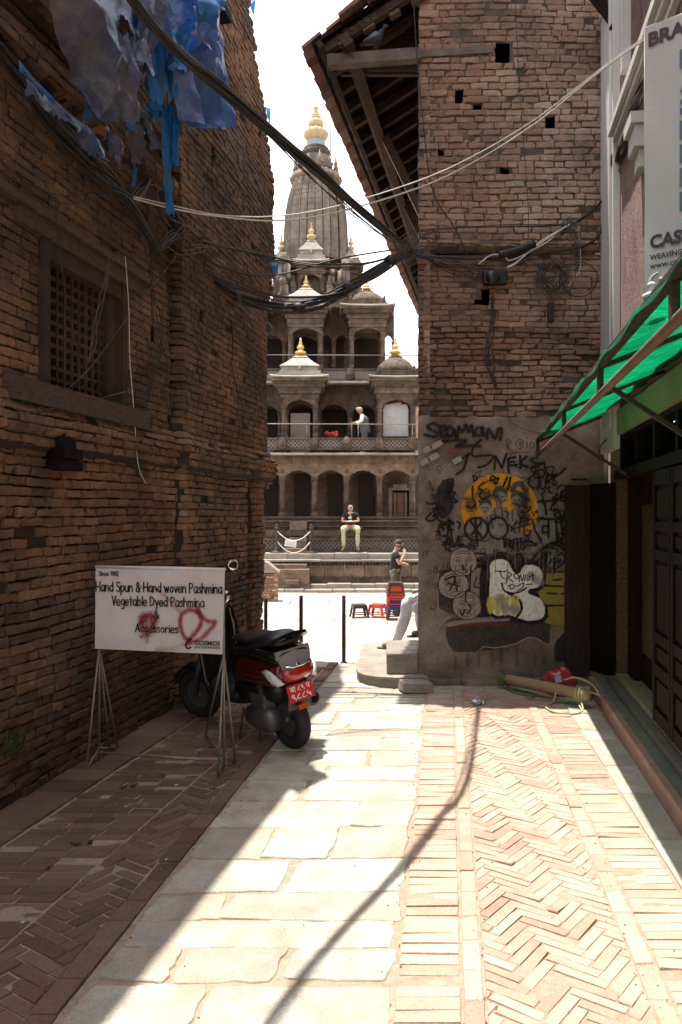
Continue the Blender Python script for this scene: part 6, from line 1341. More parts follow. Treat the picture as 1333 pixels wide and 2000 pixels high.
# bamboo pole with ropes, red bag, herbs, foil
M['bamboo'] = mat('worn_pole', [(.30,.20,.115),(.42,.30,.18)], 6, .7, .3, 60, stretch=(2,8,8), dirt=(.16,.10,.06), dscale=6, damt=.5)
pa, pb = Vector((1.57,8.06,.09)), Vector((2.165,7.12,.125)); pl_ = root('wooden_pole', pa, 'thick wooden pole lying along the foot of the graffiti wall, its end in the sun', 'pole')
b = MB(); b.tube([pa+(pb-pa)*t for t in (0,.2,.21,.5,.52,.8,.81,1)], [.052,.05,.053,.051,.053,.05,.053,.051], 16); b.build('shaft', M['bamboo'], pl_)
M['rope_green'] = plain('green_rope', (.10,.16,.05), .8); M['rope_pale'] = plain('pale_green_rope', (.36,.40,.20), .8)
def coil(c, ax, r, k, m, name, rr=.008):
    b = MB(); ax = Vector(ax).normalized(); e1 = ax.orthogonal().normalized(); e2 = ax.cross(e1)
    b.tube([Vector(c)+ax*(i*.0022)+(e1*math.cos(i*.4)+e2*math.sin(i*.4))*(r+.004*math.sin(i*1.7)) for i in range(int(k*16))], rr, 5); return b.build(name, m, pl_)
coil(pa+(pb-pa)*.015, pb-pa, .060, 2.2, M['rope_green'], 'rope_binding'); coil(pa+(pb-pa)*.87, pb-pa, .060, 2.6, M['rope_pale'], 'rope_binding')
def loose_rope(pts, m, lab, r=.008):
    b = MB(); q = spline(pts, 7); b.tube(q, r, 6); tag(b.build('rope', m, origin=q[0]), lab, 'rope', 'ropes round the wooden pole')
loose_rope([(2.10,7.18,.07),(2.08,7.05,.02),(1.98,6.95,.012),(1.83,7.0,.012),(1.80,7.2,.012),(1.90,7.33,.03),(1.93,7.36,.10)], M['rope_pale'], 'pale green rope loop trailing on the sunny bricks before the pole')
loose_rope([(2.12,7.14,.16),(2.24,7.10,.13),(2.27,6.98,.03),(2.16,6.93,.012),(2.08,7.0,.012),(2.07,7.12,.04)], M['rope_pale'], 'pale rope curl hanging over the sunlit end of the pole')
loose_rope([(1.58,8.0,.05),(1.62,7.85,.014),(1.72,7.72,.014),(1.80,7.62,.014),(1.70,7.66,.016),(1.63,7.78,.02),(1.66,7.86,.03),(1.85,7.6,.014),(1.95,7.5,.014)], M['rope_green'], 'dark green rope tangled in shade beside the far end of the pole')
loose_rope([(2.02,7.42,.20),(2.10,7.34,.24),(2.2,7.2,.21),(2.25,7.1,.12)], M['rope_pale'], 'short pale rope arching over the pole beside the red bag')
hb = MB()
for i in range(46):
    t = random.random(); c = Vector((1.72+.32*t, 7.52-.20*t+random.gauss(0,.02), .012+random.random()*.03)); a = random.uniform(0,6.28); q = Vector((math.cos(a),math.sin(a),random.uniform(-.2,.5)))*random.uniform(.012,.03); s_ = Vector((-q.y,q.x,0))*.4
    hb.add([c-q, c+s_, c+q, c-s_], [(0,1,2,3)])
hb.tube([(1.70,7.53,.02),(1.88,7.42,.03),(2.04,7.32,.02)], .005, 5)
tag(hb.build('herb_bunch', mat('dry_herb', [(.16,.15,.06),(.34,.31,.15)], 40, .8, 0, 40), origin=(1.8,7.45,0)), 'withered bunch of greenery lying in front of the wooden pole', 'plant')
b = MB(); c = Vector((2.07,7.72,.12)); b.sphere(c, .13, 20, 14, sc=(1.15,.8,1.0))
for i, v in enumerate(b.v):
    p = Vector(v)-c; f = 1+.22*math.sin(p.x*40+p.z*27)*math.cos(p.y*35-p.z*30)+.1*math.sin(p.x*90+p.y*70); b.v[i] = tuple(c+Vector((p.x*f,p.y*f,p.z*f if p.z > 0 else p.z*.9)))
bag = tag(b.build('plastic_bag', mat('red_plastic_film', [(.30,.025,.035),(.48,.07,.08)], 16, .25, .3, 30, coat=.3), origin=(2.07,7.72,0)), 'crumpled red plastic bag slumped behind the wooden pole', 'bag')
b = MB(); b.obox(c+Vector((-.05,-.105,.05)), (.9,.3,.1), (-.1,.3,.95), (.3,-.95,.3), .035, .03, .004); b.build('print', plain('pale_lilac_print', (.5,.46,.55), .6), bag)
b = MB(); c = G(935,1371,.02); b.sphere(c, .045, 12, 8, sc=(1.3,1,.6))
for i, v in enumerate(b.v): b.v[i] = tuple(Vector(v)+Vector((random.gauss(0,.010),random.gauss(0,.010),random.gauss(0,.006))))
for i in range(len(b.sm)): b.sm[i] = False
tag(b.build('foil_scrap', plain('crumpled_foil', (.55,.55,.56), .3, .8), origin=(c.x,c.y,0)), 'crumpled silvery foil scrap on the bricks before the graffiti wall', 'litter')
# small litter on the shaded bricks
M['leaf_dry'] = plain('dry_leaf', (.035,.022,.015), .8); M['butt'] = plain('cigarette_paper', (.55,.5,.42), .8)
spots = [(262,1535,'dark','dark dead leaf nearest the left sign leg on the shaded bricks'),(240,1540,'dark','small dark leaf scrap just short of the sign stand'),(176,1645,'dark','dark leaf crumbs midway along the shaded herringbone'),(95,1698,'dark','curled dark leaf lying by the mossy strip of shaded bricks'),(150,1650,'dark','tiny dark leaf flake on the mossy shaded bricks'),(318,1518,'dark','dark fleck of leaf between the feet of the sign stand'),(345,1534,'pale','pale cigarette end on bricks near the right sign leg'),(325,1680,'pale','white paper fleck near the edge of the flagstones'),(246,1576,'pale','pale paper scrap on the shaded herringbone'),(133,1520,'pale','little white scrap near the foot of the old wall'),(45,1803,'pale','white smear of paper on the nearest shaded bricks')]
for px, py, kd, lb_ in spots:
    c = G(px,py,.006); b = MB(); r = .02 if kd == 'dark' else .012
    for k in range(3 if kd == 'dark' else 1):
        a = random.uniform(0,6.28); q = Vector((math.cos(a),math.sin(a),.06))*r*random.uniform(.5,1.1); s_ = Vector((-q.y,q.x,.002))*.6; cc = c+Vector((random.gauss(0,.012),random.gauss(0,.012),.006)) if k else c+Vector((0,0,.006)); b.add([cc-q,cc+s_,cc+q,cc-s_,cc-q*.9-Vector((0,0,.003)),cc+s_-Vector((0,0,.003)),cc+q*.9-Vector((0,0,.003)),cc-s_-Vector((0,0,.003))], [(0,1,2,3),(7,6,5,4),(0,1,5,4),(1,2,6,5),(2,3,7,6),(3,0,4,7)])
    tag(b.build('dead_leaf' if kd == 'dark' else 'paper_scrap', M['leaf_dry'] if kd == 'dark' else M['butt'], origin=c), lb_, 'leaf' if kd == 'dark' else 'litter', 'litter on the shaded bricks')
# ------------------------------------------------------------------ people and pigeons
def skin_mesh(name, V, Eg, R, m, par, rootv=0, sub=1, smooth=True, post=None):
    me = bpy.data.meshes.new(name); me.from_pydata([tuple(v) for v in V], Eg, []); o = bpy.data.objects.new(name, me); C.objects.link(o)
    md = o.modifiers.new('s', 'SKIN'); md.use_smooth_shade = True
    if not me.skin_vertices:
        bm = bmesh.new(); bm.from_mesh(me); bm.verts.layers.skin.verify(); bm.to_mesh(me); bm.free()
    sv = me.skin_vertices[0].data
    for i, r in enumerate(R): sv[i].radius = (r, r) if not isinstance(r, tuple) else r; sv[i].use_root = (i == rootv)
    sb = o.modifiers.new('b', 'SUBSURF'); sb.levels = sub; sb.render_levels = sub
    dg = bpy.context.evaluated_depsgraph_get(); dg.update(); me2 = bpy.data.meshes.new_from_object(o.evaluated_get(dg)); o.modifiers.clear(); o.data = me2; bpy.data.meshes.remove(me); me2.name = name
    me2.materials.clear(); me2.materials.append(m)
    for p in me2.polygons: p.use_smooth = True; p.material_index = 0
    a = me2.attributes.new('tint', 'FLOAT', 'POINT'); a.data.foreach_set('value', [.5]*len(me2.vertices))
    o.parent = par; return o
class Sk:
    def __init__(s): s.V = []; s.E = []; s.R = []
    def v(s, p, r, frm=None):
        s.V.append(Vector(p)); s.R.append(r)
        if frm is not None: s.E.append((frm, len(s.V)-1))
        return len(s.V)-1
    def chain(s, frm, pts): 
        for p, r in pts: frm = s.v(p, r, frm)
        return frm
def hand(sk, wrist_i, wrist, to, up, side, k=1.0, curl=.5):
    """palm, four unequal fingers bent at the knuckle, thumb leaving the side of the palm"""
    d = Vector(to).normalized(); u = Vector(up); u = (u-d*u.dot(d)).normalized(); s_ = d.cross(u)*side; w_ = Vector(wrist)
    p = sk.v(w_+d*.045*k, .026*k, wrist_i); q = sk.v(w_+d*.085*k, .028*k, p)
    for i, (o, l) in enumerate(((-.03,.066),(-.010,.076),(.010,.072),(.029,.056))):
        a = w_+d*.095*k+s_*o*k; m1 = a+d*l*.55*k-u*.012*k*curl; e = m1+(d*(1-curl*.8)-u*curl).normalized()*l*.55*k
        sk.chain(q, [(a, .0095*k), (m1, .0085*k), (e, .0075*k)])
    t = w_+d*.03*k-s_*.028*k; sk.chain(p, [(t, .012*k), (t+d*.03*k-s_*.022*k-u*.01*k, .0105*k), (t+d*.055*k-s_*.026*k-u*.02*k, .009*k)])
M['skin'] = plain('skin', (.42,.24,.165), .55, var=.06); M['skin_tan'] = plain('tanned_skin', (.24,.125,.075), .55, var=.08); M['shirt_black'] = plain('black_cotton', (.014,.013,.015), .9); M['khaki'] = plain('khaki_cotton', (.40,.35,.22), .9); M['olive'] = plain('olive_cotton', (.09,.078,.05), .9)
M['hair_dark'] = plain('dark_brown_hair', (.035,.022,.014), .7); M['hair_grey'] = plain('grey_stubble', (.20,.165,.145), .8); M['shoe'] = plain('brown_leather_shoe', (.07,.05,.038), .6); M['grey_cloth'] = plain('grey_waistcoat', (.085,.08,.085), .9); M['white_cloth'] = plain('white_cotton', (.66,.64,.63), .9); M['pale_trouser'] = plain('pale_grey_cotton', (.55,.53,.56), .9); M['topi'] = mat('patterned_topi', [(.40,.22,.17),(.55,.42,.34)], 60, .9, .1, 60)
def person(loc, lab, grp, J, fwd, shirt, trous, shoes, hairm, skinm, sleeves=.55, k=1.0, hair=True, shirt_name='shirt', tucks=None, curls=(.5,.5), face_dir=None, extra=None):
    """J: joint positions (metres, local). fwd: horizontal facing direction."""
    r = root('person', (0,0,0), lab, 'person', grp); J = {a: Vector(b)*k for a, b in J.items()}; f = Vector(fwd).normalized(); fd = Vector(face_dir).normalized() if face_dir else f
    lat = Vector((0,0,1)).cross(f)                           # to the person's left
    s = Sk(); pv = s.v(J['pelvis'], .115*k); wa = s.v(J['waist'], .11*k, pv); ch = s.v(J['chest'], .125*k, wa); nk = s.v(J['neck'], .055*k, ch)
    hc = J['head']; upv = (hc-J['neck']).normalized(); hb = s.v(hc-upv*.07*k+fd*.012*k, .058*k, nk); hm = s.v(hc+fd*.008*k, .083*k, hb); ht = s.v(hc+upv*.065*k-fd*.008*k, .068*k, hm)
    ch_ = s.v(hc-upv*.085*k+fd*.065*k, .030*k, hb); s.v(hc-upv*.015*k+fd*.105*k, .013*k, hm)
    fl = upv.cross(fd)
    for e in (1,-1): s.v(hc-upv*.01*k+fl*e*.088*k-fd*.008*k, .018*k, hm)
    ends = {}
    for e in ('L','R'):
        sh = s.v(J['sh'+e], .062*k, ch); m1 = s.v(J['sh'+e].lerp(J['el'+e],.5), .052*k, sh); el = s.v(J['el'+e], .042*k, m1); fm = s.v(J['el'+e].lerp(J['wr'+e],.4), .041*k, el); wr = s.v(J['wr'+e], .027*k, fm)
        d = J['ha'+e]-J['wr'+e]; hand(s, wr, J['wr'+e], d, J.get('up'+e, Vector((0,0,1))) if True else None, 1 if e == 'L' else -1, k, curls[0 if e == 'L' else 1])
        hp = s.v(J['hip'+e], .095*k, pv); th = s.v(J['hip'+e].lerp(J['kn'+e],.5), .082*k, hp); kn = s.v(J['kn'+e], .06*k, th); cf = s.v(J['kn'+e].lerp(J['an'+e],.3), .058*k, kn); an = s.v(J['an'+e], .04*k, cf); s.chain(an, [(J['an'+e]*.6+J['to'+e]*.4-Vector((0,0,.015*k)), .042*k), (J['to'+e], .032*k)])
    skin_mesh('body', s.V, s.E, s.R, skinm, r, 0, 1)
    s = Sk(); pv = s.v(J['pelvis']-Vector((0,0,0))+(J['waist']-J['pelvis'])*.1, .150*k); wa = s.v(J['waist'], .142*k, pv); ch = s.v(J['chest'], .148*k, wa); s.v(J['chest'].lerp(J['neck'],.72), .075*k, ch)
    for e in ('L','R'):
        sh = s.v(J['sh'+e], .080*k, ch)
        if sleeves > 1: s.chain(sh, [(J['sh'+e].lerp(J['el'+e],.5), .068*k), (J['el'+e], .058*k), (J['el'+e].lerp(J['wr'+e],sleeves-1), .048*k)])
        else: s.chain(sh, [(J['sh'+e].lerp(J['el'+e],sleeves*.55), .072*k), (J['sh'+e].lerp(J['el'+e],sleeves), .068*k)])
    skin_mesh(shirt_name, s.V, s.E, s.R, shirt, r, 0, 1)
    b = MB(); cp = J['pelvis']; w3 = J['hipL']-J['hipR']; sit = (J['knL']-J['hipL']).normalized().z > -.5
    b.sphere(cp+(J['waist']-cp)*.05, .165*k, 16, 10, sc=(1.0,.86,.85) if abs(w3.x) > abs(w3.y) else (.86,1.0,.85))
    for e in ('L','R'):
        h, kk, a_ = J['hip'+e], J['kn'+e], J['an'+e]; pts = spline([h+(h-kk)*.12, h, h.lerp(kk,.5), kk, kk.lerp(a_,.35), kk.lerp(a_,.93)], 4); n_ = len(pts); rr = []
        for i in range(n_):
            t = i/(n_-1); rr.append(k*(.098+.012*math.sin(t*9) if t < .35 else .10-.045*(t-.35)/.65+.006*math.sin(t*23))*(1.0))
        b.tube(pts, rr, 12)
    b.build('trousers', trous, r)
    if shoes:
        for e in ('L','R'):
            b = MB(); a, t = J['an'+e]-Vector((0,0,.03*k)), J['to'+e]; b.tube([a-(t-a)*.35, a, a.lerp(t,.5), t, t+(t-a).normalized()*.035*k], [.038*k,.056*k,.052*k,.046*k,.02*k], 10); b.build('shoe', shoes, r)
    if hair:
        b = MB(); q = fd; X_ = fl; R3 = Matrix((X_, fd, upv)).transposed(); b.sphere(hc+upv*.028*k-fd*.012*k, .094*k, 14, 9, sc=(.95,1.02,.98), R=R3)
        b.v = [tuple(Vector(p)) for p in b.v]; keep = []
        for fc in b.f:
            c = sum((Vector(b.v[i]) for i in fc), Vector())/len(fc)-hc
            if c.dot(upv) > .015*k-(.06*k if c.dot(fd) < -.01 else 0) and not (c.dot(fd) > .055*k and c.dot(upv) < .055*k): keep.append(fc)
        n_ = len(keep); b.f = keep; b.m = [0]*n_; b.sm = [True]*n_; b.build('hair', hairm, r)
    b = MB()
    for e in (1,-1): b.sphere(hc+fd*.083*k+fl*e*.032*k+upv*.012*k, .011*k, 6, 5)
    b.sphere(hc+fd*.094*k-upv*.055*k, .016*k, 6, 4, sc=(1,1,.4)); b.build('eyes_and_mouth', plain('dark_features', (.05,.02,.015), .6), r)
    if extra: extra(r, J, hc, fd, fl, upv)
    r.location = loc; return r
# man standing beyond the stools, hand at his chin
def shades(r, J, hc, fd, fl, upv):
    b = MB(); 
    for e in (1,-1): b.sphere(hc+fd*.093+fl*e*.034+upv*.014, .026, 10, 6, sc=(1,1,.8)); b.tube([hc+fd*.08+fl*e*.062+upv*.018, hc-fd*.01+fl*e*.093+upv*.015], .006, 5)
    b.tube([hc+fd*.105+fl*.02+upv*.016, hc+fd*.105-fl*.02+upv*.016], .005, 5); b.build('sunglasses', M['gloss_black'], r)
    b = MB(); b.tube([J['shL']*1+Vector((0,0,.07)), J['chest']+fd*.155+Vector((0,0,.02)), J['pelvis']+fl*-.17+Vector((0,0,.12))], .012, 6); b.build('strap', M['black'], r)
d = 18.8
person((TX(773,d), d, -.6), 'man in black t-shirt and sunglasses standing behind the stool stack, hand at chin', None,
  dict(pelvis=(0,0,.93), waist=(.01,0,1.06), chest=(.0,0,1.26), neck=(.02,0,1.46), head=(.055,-.01,1.585), shL=(0,.19,1.40), shR=(-.01,-.19,1.40), elL=(.13,.23,1.14), elR=(.07,-.27,1.15), wrL=(.24,.02,1.14), wrR=(.19,-.15,1.37), haL=(.24,-.1,1.14), haR=(.185,-.09,1.45), hipL=(0,.10,.88), hipR=(0,-.10,.88), knL=(.03,.12,.49), knR=(.02,-.12,.49), anL=(0,.13,.09), anR=(-.02,-.13,.09), toL=(.15,.15,.045), toR=(.13,-.16,.045)),
  (1,-.25,0), M['shirt_black'], M['olive'], M['shoe'], M['hair_dark'], M['skin'], .6, 1.02, face_dir=(1,-.35,-.05), extra=shades)
# man sitting on the temple ledge, looking down at his hands
def print_(r, J, hc, fd, fl, upv):
    b = MB(); c = J['chest']+Vector((-.015,-.139,.0)); b.obox(c+Vector((0,-.012,-.02)), (1,0,0), (0,0,1), (0,-1,0), .055, .022, .004); b.obox(c+Vector((.01,-.012,.03)), (1,0,0), (0,0,1), (0,-1,0), .022, .02, .004); b.build('shirt_print', plain('pale_cyan_print', (.45,.62,.62), .8), r)
    b = MB(); h = (J['wrL']+J['wrR'])/2+Vector((0,-.075,.01)); b.obox(h, (1,0,0), (0,.8,.6), (0,-.6,.8), .035, .06, .005); b.build('phone', M['black'], r)
person((TX(685,25.85), 25.93, zG), 'man in khaki trousers sitting on the temple ledge, looking at his hands', None,
  dict(pelvis=(0,.06,.10), waist=(0,.05,.24), chest=(0,.0,.43), neck=(0,-.04,.60), head=(0,-.095,.70), shL=(.19,-.02,.555), shR=(-.19,-.02,.555), elL=(.27,-.07,.30), elR=(-.27,-.07,.30), wrL=(.07,-.27,.29), wrR=(-.07,-.27,.29), haL=(.0,-.33,.30), haR=(.0,-.33,.30), hipL=(.11,.0,.09), hipR=(-.11,.0,.09), knL=(.23,-.43,.06), knR=(-.23,-.43,.06), anL=(.22,-.42,-.56), anR=(-.22,-.42,-.56), toL=(.26,-.58,-.61), toR=(-.26,-.58,-.61)),
  (0,-1,0), M['shirt_black'], M['khaki'], M['shoe'], M['hair_grey'], M['skin'], .6, .98, face_dir=(0,-.85,-.5), extra=print_)
b = MB(); c = Vector((TX(704,25.85),25.95,zG)); b.bbox(c.x-.10,c.x+.10,c.y-.06,c.y+.06,zG,zG+.14,.03); b.tube(swag(c+Vector((-.1,0,.1)), c+Vector((.1,-.04,.1)), -.06), .01, 5)
tag(b.build('camera_bag', M['black'], origin=c), 'small black bag on the temple ledge beside the seated man', 'bag')
# old man in the first floor gallery with a stick and a topi
def topi(r, J, hc, fd, fl, upv):
    b = MB(); b.loft([[hc+upv*z+fd*math.cos(a)*rx*1.08-fd*.01+fl*math.sin(a)*rx for a in [i*math.pi/8 for i in range(16)]] for z, rx in ((.035,.094),(.09,.096),(.135,.086),(.145,.06))], 0, True); b.build('topi_cap', M['topi'], r)
    b = MB(); b.tube(spline([J['pelvis']-Vector((0,0,.10)), J['pelvis'], J['waist'], J['chest'], J['chest'].lerp(J['neck'],.6)], 4), [.175,.18,.178,.176,.172,.17,.168,.167,.168,.17,.172,.175,.17,.16,.15,.12,.085], 14); b.build('waistcoat', M['grey_cloth'], r)
d = 26.75
old = person((TX(711,d), d+.12, zK), 'old man in a cap and grey waistcoat leaning on a stick in the gallery', None,
  dict(pelvis=(.04,0,.80), waist=(.02,0,.94), chest=(-.02,0,1.14), neck=(-.07,0,1.30), head=(-.12,0,1.40), shL=(-.03,-.17,1.23), shR=(-.03,.17,1.23), elL=(-.10,-.24,1.02), elR=(-.1,.2,1.02), wrL=(-.30,-.13,1.02), wrR=(-.3,.1,1.03), haL=(-.38,-.1,1.01), haR=(-.38,.06,1.02), hipL=(.04,-.09,.78), hipR=(.04,.09,.78), knL=(.0,-.1,.44), knR=(.02,.1,.44), anL=(.04,-.1,.08), anR=(.05,.1,.08), toL=(-.10,-.11,.04), toR=(-.10,.11,.04)),
  (-1,0,0), M['white_cloth'], M['grey_cloth'], M['shoe'], M['hair_grey'], M['skin_tan'], 1.85, 1.0, face_dir=(-1,-.25,-.15), extra=topi)
b = MB(); c = Vector((TX(711,d)-.40, d+.0, zK)); b.tube([c+Vector((.02,0,.0)), c+Vector((0,-.02,1.06))], .016, 7); b.sphere(c+Vector((0,-.02,1.07)), .028, 7, 5)
tag(b.build('walking_stick', M['wood'], origin=c), 'thin wooden walking stick held by the old man in the gallery', 'stick')
# man sitting in the side doorway, only his leg and foot showing past the corner
db = MB(); db.prism([SP(.56,0,-.58), SP(1.74,0,-.58), SP(1.74,0,-.01), SP(.56,0,-.01)], (0,0,.34)); db.build('door_sill', M['brick_red'], right)
def sandal(r, J, hc, fd, fl, upv):
    for e in ('L','R'):
        b = MB(); a, t = J['an'+e], J['to'+e]; dr_ = (t-a); dr_.z = 0; dr_.normalize(); sd_ = Vector((-dr_.y,dr_.x,0)); z = t.z-.04
        b.prism([Vector((p.x,p.y,z)) for p in (a-dr_*.07-sd_*.035, a-dr_*.07+sd_*.035, t-dr_*.02+sd_*.05, t+dr_*.05+sd_*.03, t+dr_*.05-sd_*.03, t-dr_*.02-sd_*.05)], (0,0,.018)); b.build('sandal', M['shoe'], r)
    b = MB(); a = J['kn'+'R'].lerp(J['anR'],.93); b.tube([a, J['anR']], .052, 10); b.build('ankle_strap', M['black'], r)
person((0,0,0), 'person in pale grey trousers and sandals sitting round the wall corner, one leg stretched out', None,
  dict(pelvis=(1.25,9.28,.46), waist=(1.28,9.28,.62), chest=(1.30,9.28,.86), neck=(1.28,9.28,1.05), head=(1.24,9.28,1.17), shL=(1.30,9.10,.99), shR=(1.28,9.46,.99), elL=(1.16,9.02,.78), elR=(1.14,9.52,.78), wrL=(.98,9.08,.80), wrR=(.98,9.44,.82), haL=(.90,9.10,.80), haR=(.90,9.42,.82), hipL=(1.2,9.18,.45), hipR=(1.2,9.38,.45), knL=(.88,9.12,.68), knR=(.79,9.38,.69), anL=(.90,9.10,.40), anR=(.655,9.66,.20), toL=(.78,9.05,.385), toR=(.485,9.74,.145)),
  (-1,0,0), M['white_cloth'], M['pale_trouser'], None, M['hair_dark'], M['skin_tan'], .6, 1.0, face_dir=(-1,-.1,0), extra=sandal)
# pigeons
def pigeon(loc, f, s, lab):
    r = root('pigeon', (0,0,0), lab, 'bird', None); b = MB(); f = Vector(f).normalized(); l = Vector((0,0,1)).cross(f); R3 = Matrix((f, l, (0,0,1))).transposed()
    T = lambda x, y, z: (f*x+l*y+Vector((0,0,z)))*s
    def ringp(c, ry, rz, tilt=0): return [T(*c)+(l*math.cos(a)*ry+(Vector((0,0,1))*math.cos(tilt)+f*math.sin(tilt))*math.sin(a)*rz)*s for a in [i*math.pi/6 for i in range(12)]]
    b.loft([ringp((-.17,0,.075),.018,.006), ringp((-.10,0,.085),.035,.02), ringp((-.05,0,.10),.052,.045), ringp((.02,0,.115),.060,.062), ringp((.07,0,.14),.048,.058), ringp((.09,0,.18),.028,.033), ringp((.10,0,.215),.026,.028), ringp((.122,0,.225),.018,.018), ringp((.13,0,.222),.008,.008), ringp((.15,0,.215),.003,.003)])
    for y in (-.02,.02): b.tube([T(.0,y,.06), T(.01,y,.0)], .005*s, 5); b.tube([T(-.02,y,.002), T(.04,y,.002)], .004*s, 5)
    b.build('body', plain('slate_feather', (.045,.05,.065), .6), r)
    for e in (1,-1): b = MB(); b.loft([[T(x, e*(y), z+h*.5), T(x, e*(y+.012), z), T(x, e*y, z-h*.5)] for x, y, z, h in ((.06,.046,.13,.02),(.02,.058,.125,.075),(-.05,.050,.11,.07),(-.12,.030,.09,.03))], 0, True); b.build('wing', plain('pale_grey_feather', (.16,.165,.20), .6), r)
    r.location = loc; return r
zb_ = CAMZ+(HY-117)*RY/F; pigeon((TX(733,8.22), 8.20, zb_+.083), (1,-.35,0), .95, 'grey pigeon perched on the weathered beam under the eave')
# ------------------------------------------------------------------ cables
def cpts(pts, per=8): return spline([P(*p) if len(p) == 3 else LW(p[0], p[1], .05) for p in pts], per)
def wire(pts, r, m, lab, name='cable', grp='cables strung over the lane', strands=1, spread=.02, twist=2.0, per=8, knots=0):
    q = cpts(pts, per); b = MB(); k = len(q)
    for s in range(strands):
        a0 = random.uniform(0,6.28); rr = spread*math.sqrt(random.random()) if strands > 1 else 0; sag = random.gauss(0, spread*.6) if strands > 1 else 0; ph = random.uniform(0,6.28); out = []
        for i, p in enumerate(q):
            t = i/(k-1); a = a0+twist*t*6.28*.5; e = Vector((math.cos(a), .5*math.sin(a), math.sin(a)))*rr*(.55+.75*math.sin(math.pi*t)); out.append(p+e-Vector((0,0,sag*math.sin(math.pi*t)))+Vector((0,0,rr*.25*math.sin(t*21+ph))))
        b.tube(out, r*random.uniform(.75,1.25), 5 if strands > 3 else 6)
    for j in range(knots):
        c = q[int((j+.5)/knots*k)]; b.sphere(c, spread*1.15+r*1.5, 8, 6, sc=(1.3,1,1))
    return tag(b.build(name, m, origin=q[0]), lab, 'cable', grp)
wire([(215,-60,2.9),(300,52,3.22),(430,170,3.7),(520,250,4.05),(606,321,4.46),(680,387,5.0),(750,447,5.72),(803,490,8.05)], .0062, M['cable'], 'thick black cable bundle sweeping down across the sky to the red house corner', 'cable_bundle', strands=18, spread=.018, twist=1.2)
wire([(225,-60,2.92),(330,90,3.3),(455,205,3.8),(545,290,4.15),(640,372,4.7),(740,452,5.7),(800,495,8.05)], .004, M['cable'], 'loose black strands hanging just under the thick bundle', strands=3, spread=.03)
wire([(322,455,7.15),(390,520,7.8),(455,575,8.1),(545,602,8.3),(620,592,8.25),(690,556,8.2),(745,520,8.15),(798,486,8.1)], .011, M['cable'], 'lowest heavy black cable bundle sagging in front of the temple', 'cable_bundle', strands=9, spread=.032, knots=5)
wire([(330,450,7.2),(430,482,7.9),(530,508,8.2),(620,520,8.2),(700,515,8.2),(760,500,8.15),(800,490,8.1)], .009, M['cable'], 'pair of dark cables crossing below the small temple roof', strands=2, spread=.03)
wire([(345,470,7.25),(430,520,7.9),(500,538,8.1),(565,532,8.2),(650,508,8.2),(740,492,8.15),(800,485,8.1)], .008, M['cable'], 'single dark cable curving between the two sagging bundles', strands=1)
wire([(380,520,7.6),(470,560,8.0),(560,582,8.3),(650,572,8.2),(720,545,8.15),(795,498,8.1)], .007, M['cable'], 'thin dark cables just above the lowest heavy bundle', strands=3, spread=.035)
wire([(262,384,5.95),(340,402,6.3),(430,420,6.6),(540,422,6.9),(660,402,7.05),(820,352,7.15),(930,302,7.1),(1050,230,6.8),(1180,130,6.2),(1340,15,5.35)], .0055, M['cable_pale'], 'upper of two pale wires crossing the whole lane', strands=1)
wire([(262,388,5.95),(340,408,6.3),(430,423,6.6),(540,431,6.9),(660,414,7.05),(820,366,7.15),(930,314,7.1),(1050,238,6.8),(1180,134,6.2),(1340,22,5.35)], .0055, M['cable_pale'], 'lower of two pale wires crossing the whole lane', strands=1)
wire([(-30,55),(55,165),(135,268),(205,345),(255,405),(308,492)], .0075, M['cable'], 'heavy black cable bundle clinging to the old brick house below the tarpaulin', 'cable_bundle', 'cables on the old brick house', strands=12, spread=.05)
wire([(-20,290),(60,360),(140,385),(220,370),(255,400)], .004, M['cable'], 'black cable drooping above the lattice window', grp='cables on the old brick house', strands=2, spread=.03)
wire([(255,400),(300,360),(335,430),(372,470),(400,480)], .006, M['cable_grey'], 'grey cable loops by the dark brick joint', grp='cables on the old brick house', strands=5, spread=.08)
wire([(308,492),(330,462),(360,452),(400,462),(440,500),(500,560)], .0065, M['cable'], 'black cables fanning out from the wall bracket beside the dark joint', grp='cables on the old brick house', strands=7, spread=.06)
wire([(298,490),(300,560),(305,640),(312,690),(290,770)], .004, M['cable'], 'black wires dangling to the right of the lattice window', grp='cables on the old brick house', strands=4, spread=.04)
wire([(0,830),(90,790),(160,735),(210,675),(250,620),(345,500)], .0035, M['cable_grey'], 'slanting grey wire crossing in front of the lattice window', grp='cables on the old brick house')
wire([(-10,815),(90,800),(180,782),(245,765)], .003, M['cable_grey'], 'grey wire running along the window sill', grp='cables on the old brick house')
wire([(108,385),(115,470),(130,590),(150,680),(155,760),(148,880)], .003, M['cable'], 'thin black wire hanging down across the lattice', grp='cables on the old brick house')
wire([(212,500),(200,590),(188,650),(170,710)], .003, M['cable_grey'], 'short grey wires trailing over the middle of the lattice', grp='cables on the old brick house', strands=3, spread=.03)
wire([(245,500),(252,600),(254,700),(262,800),(270,905),(285,945)], .003, M['cable_pale'], 'thin pale wire hanging past the end of the window sill', grp='cables on the old brick house')
wire([(437,320),(440,420),(436,520),(425,700),(400,850),(375,915)], .0035, M['cable_grey'], 'long grey wire hanging down the far half of the old brick house', grp='cables on the old brick house')
wire([(370,250),(368,400),(372,560),(365,600)], .0035, M['cable'], 'thin dark wire dropping along the dark brick joint', grp='cables on the old brick house')
wire([(448,600),(452,700),(462,790),(465,850)], .006, M['cable'], 'dark frayed wires ending high above the scooter', grp='cables on the old brick house', strands=3, spread=.03)
wire([(400,480),(450,520),(500,590),(530,640)], .005, M['cable'], 'black wires slanting down to the far corner of the old house', grp='cables on the old brick house', strands=3, spread=.05)
G3 = 'cables on the red brick house'; D = RY-.10
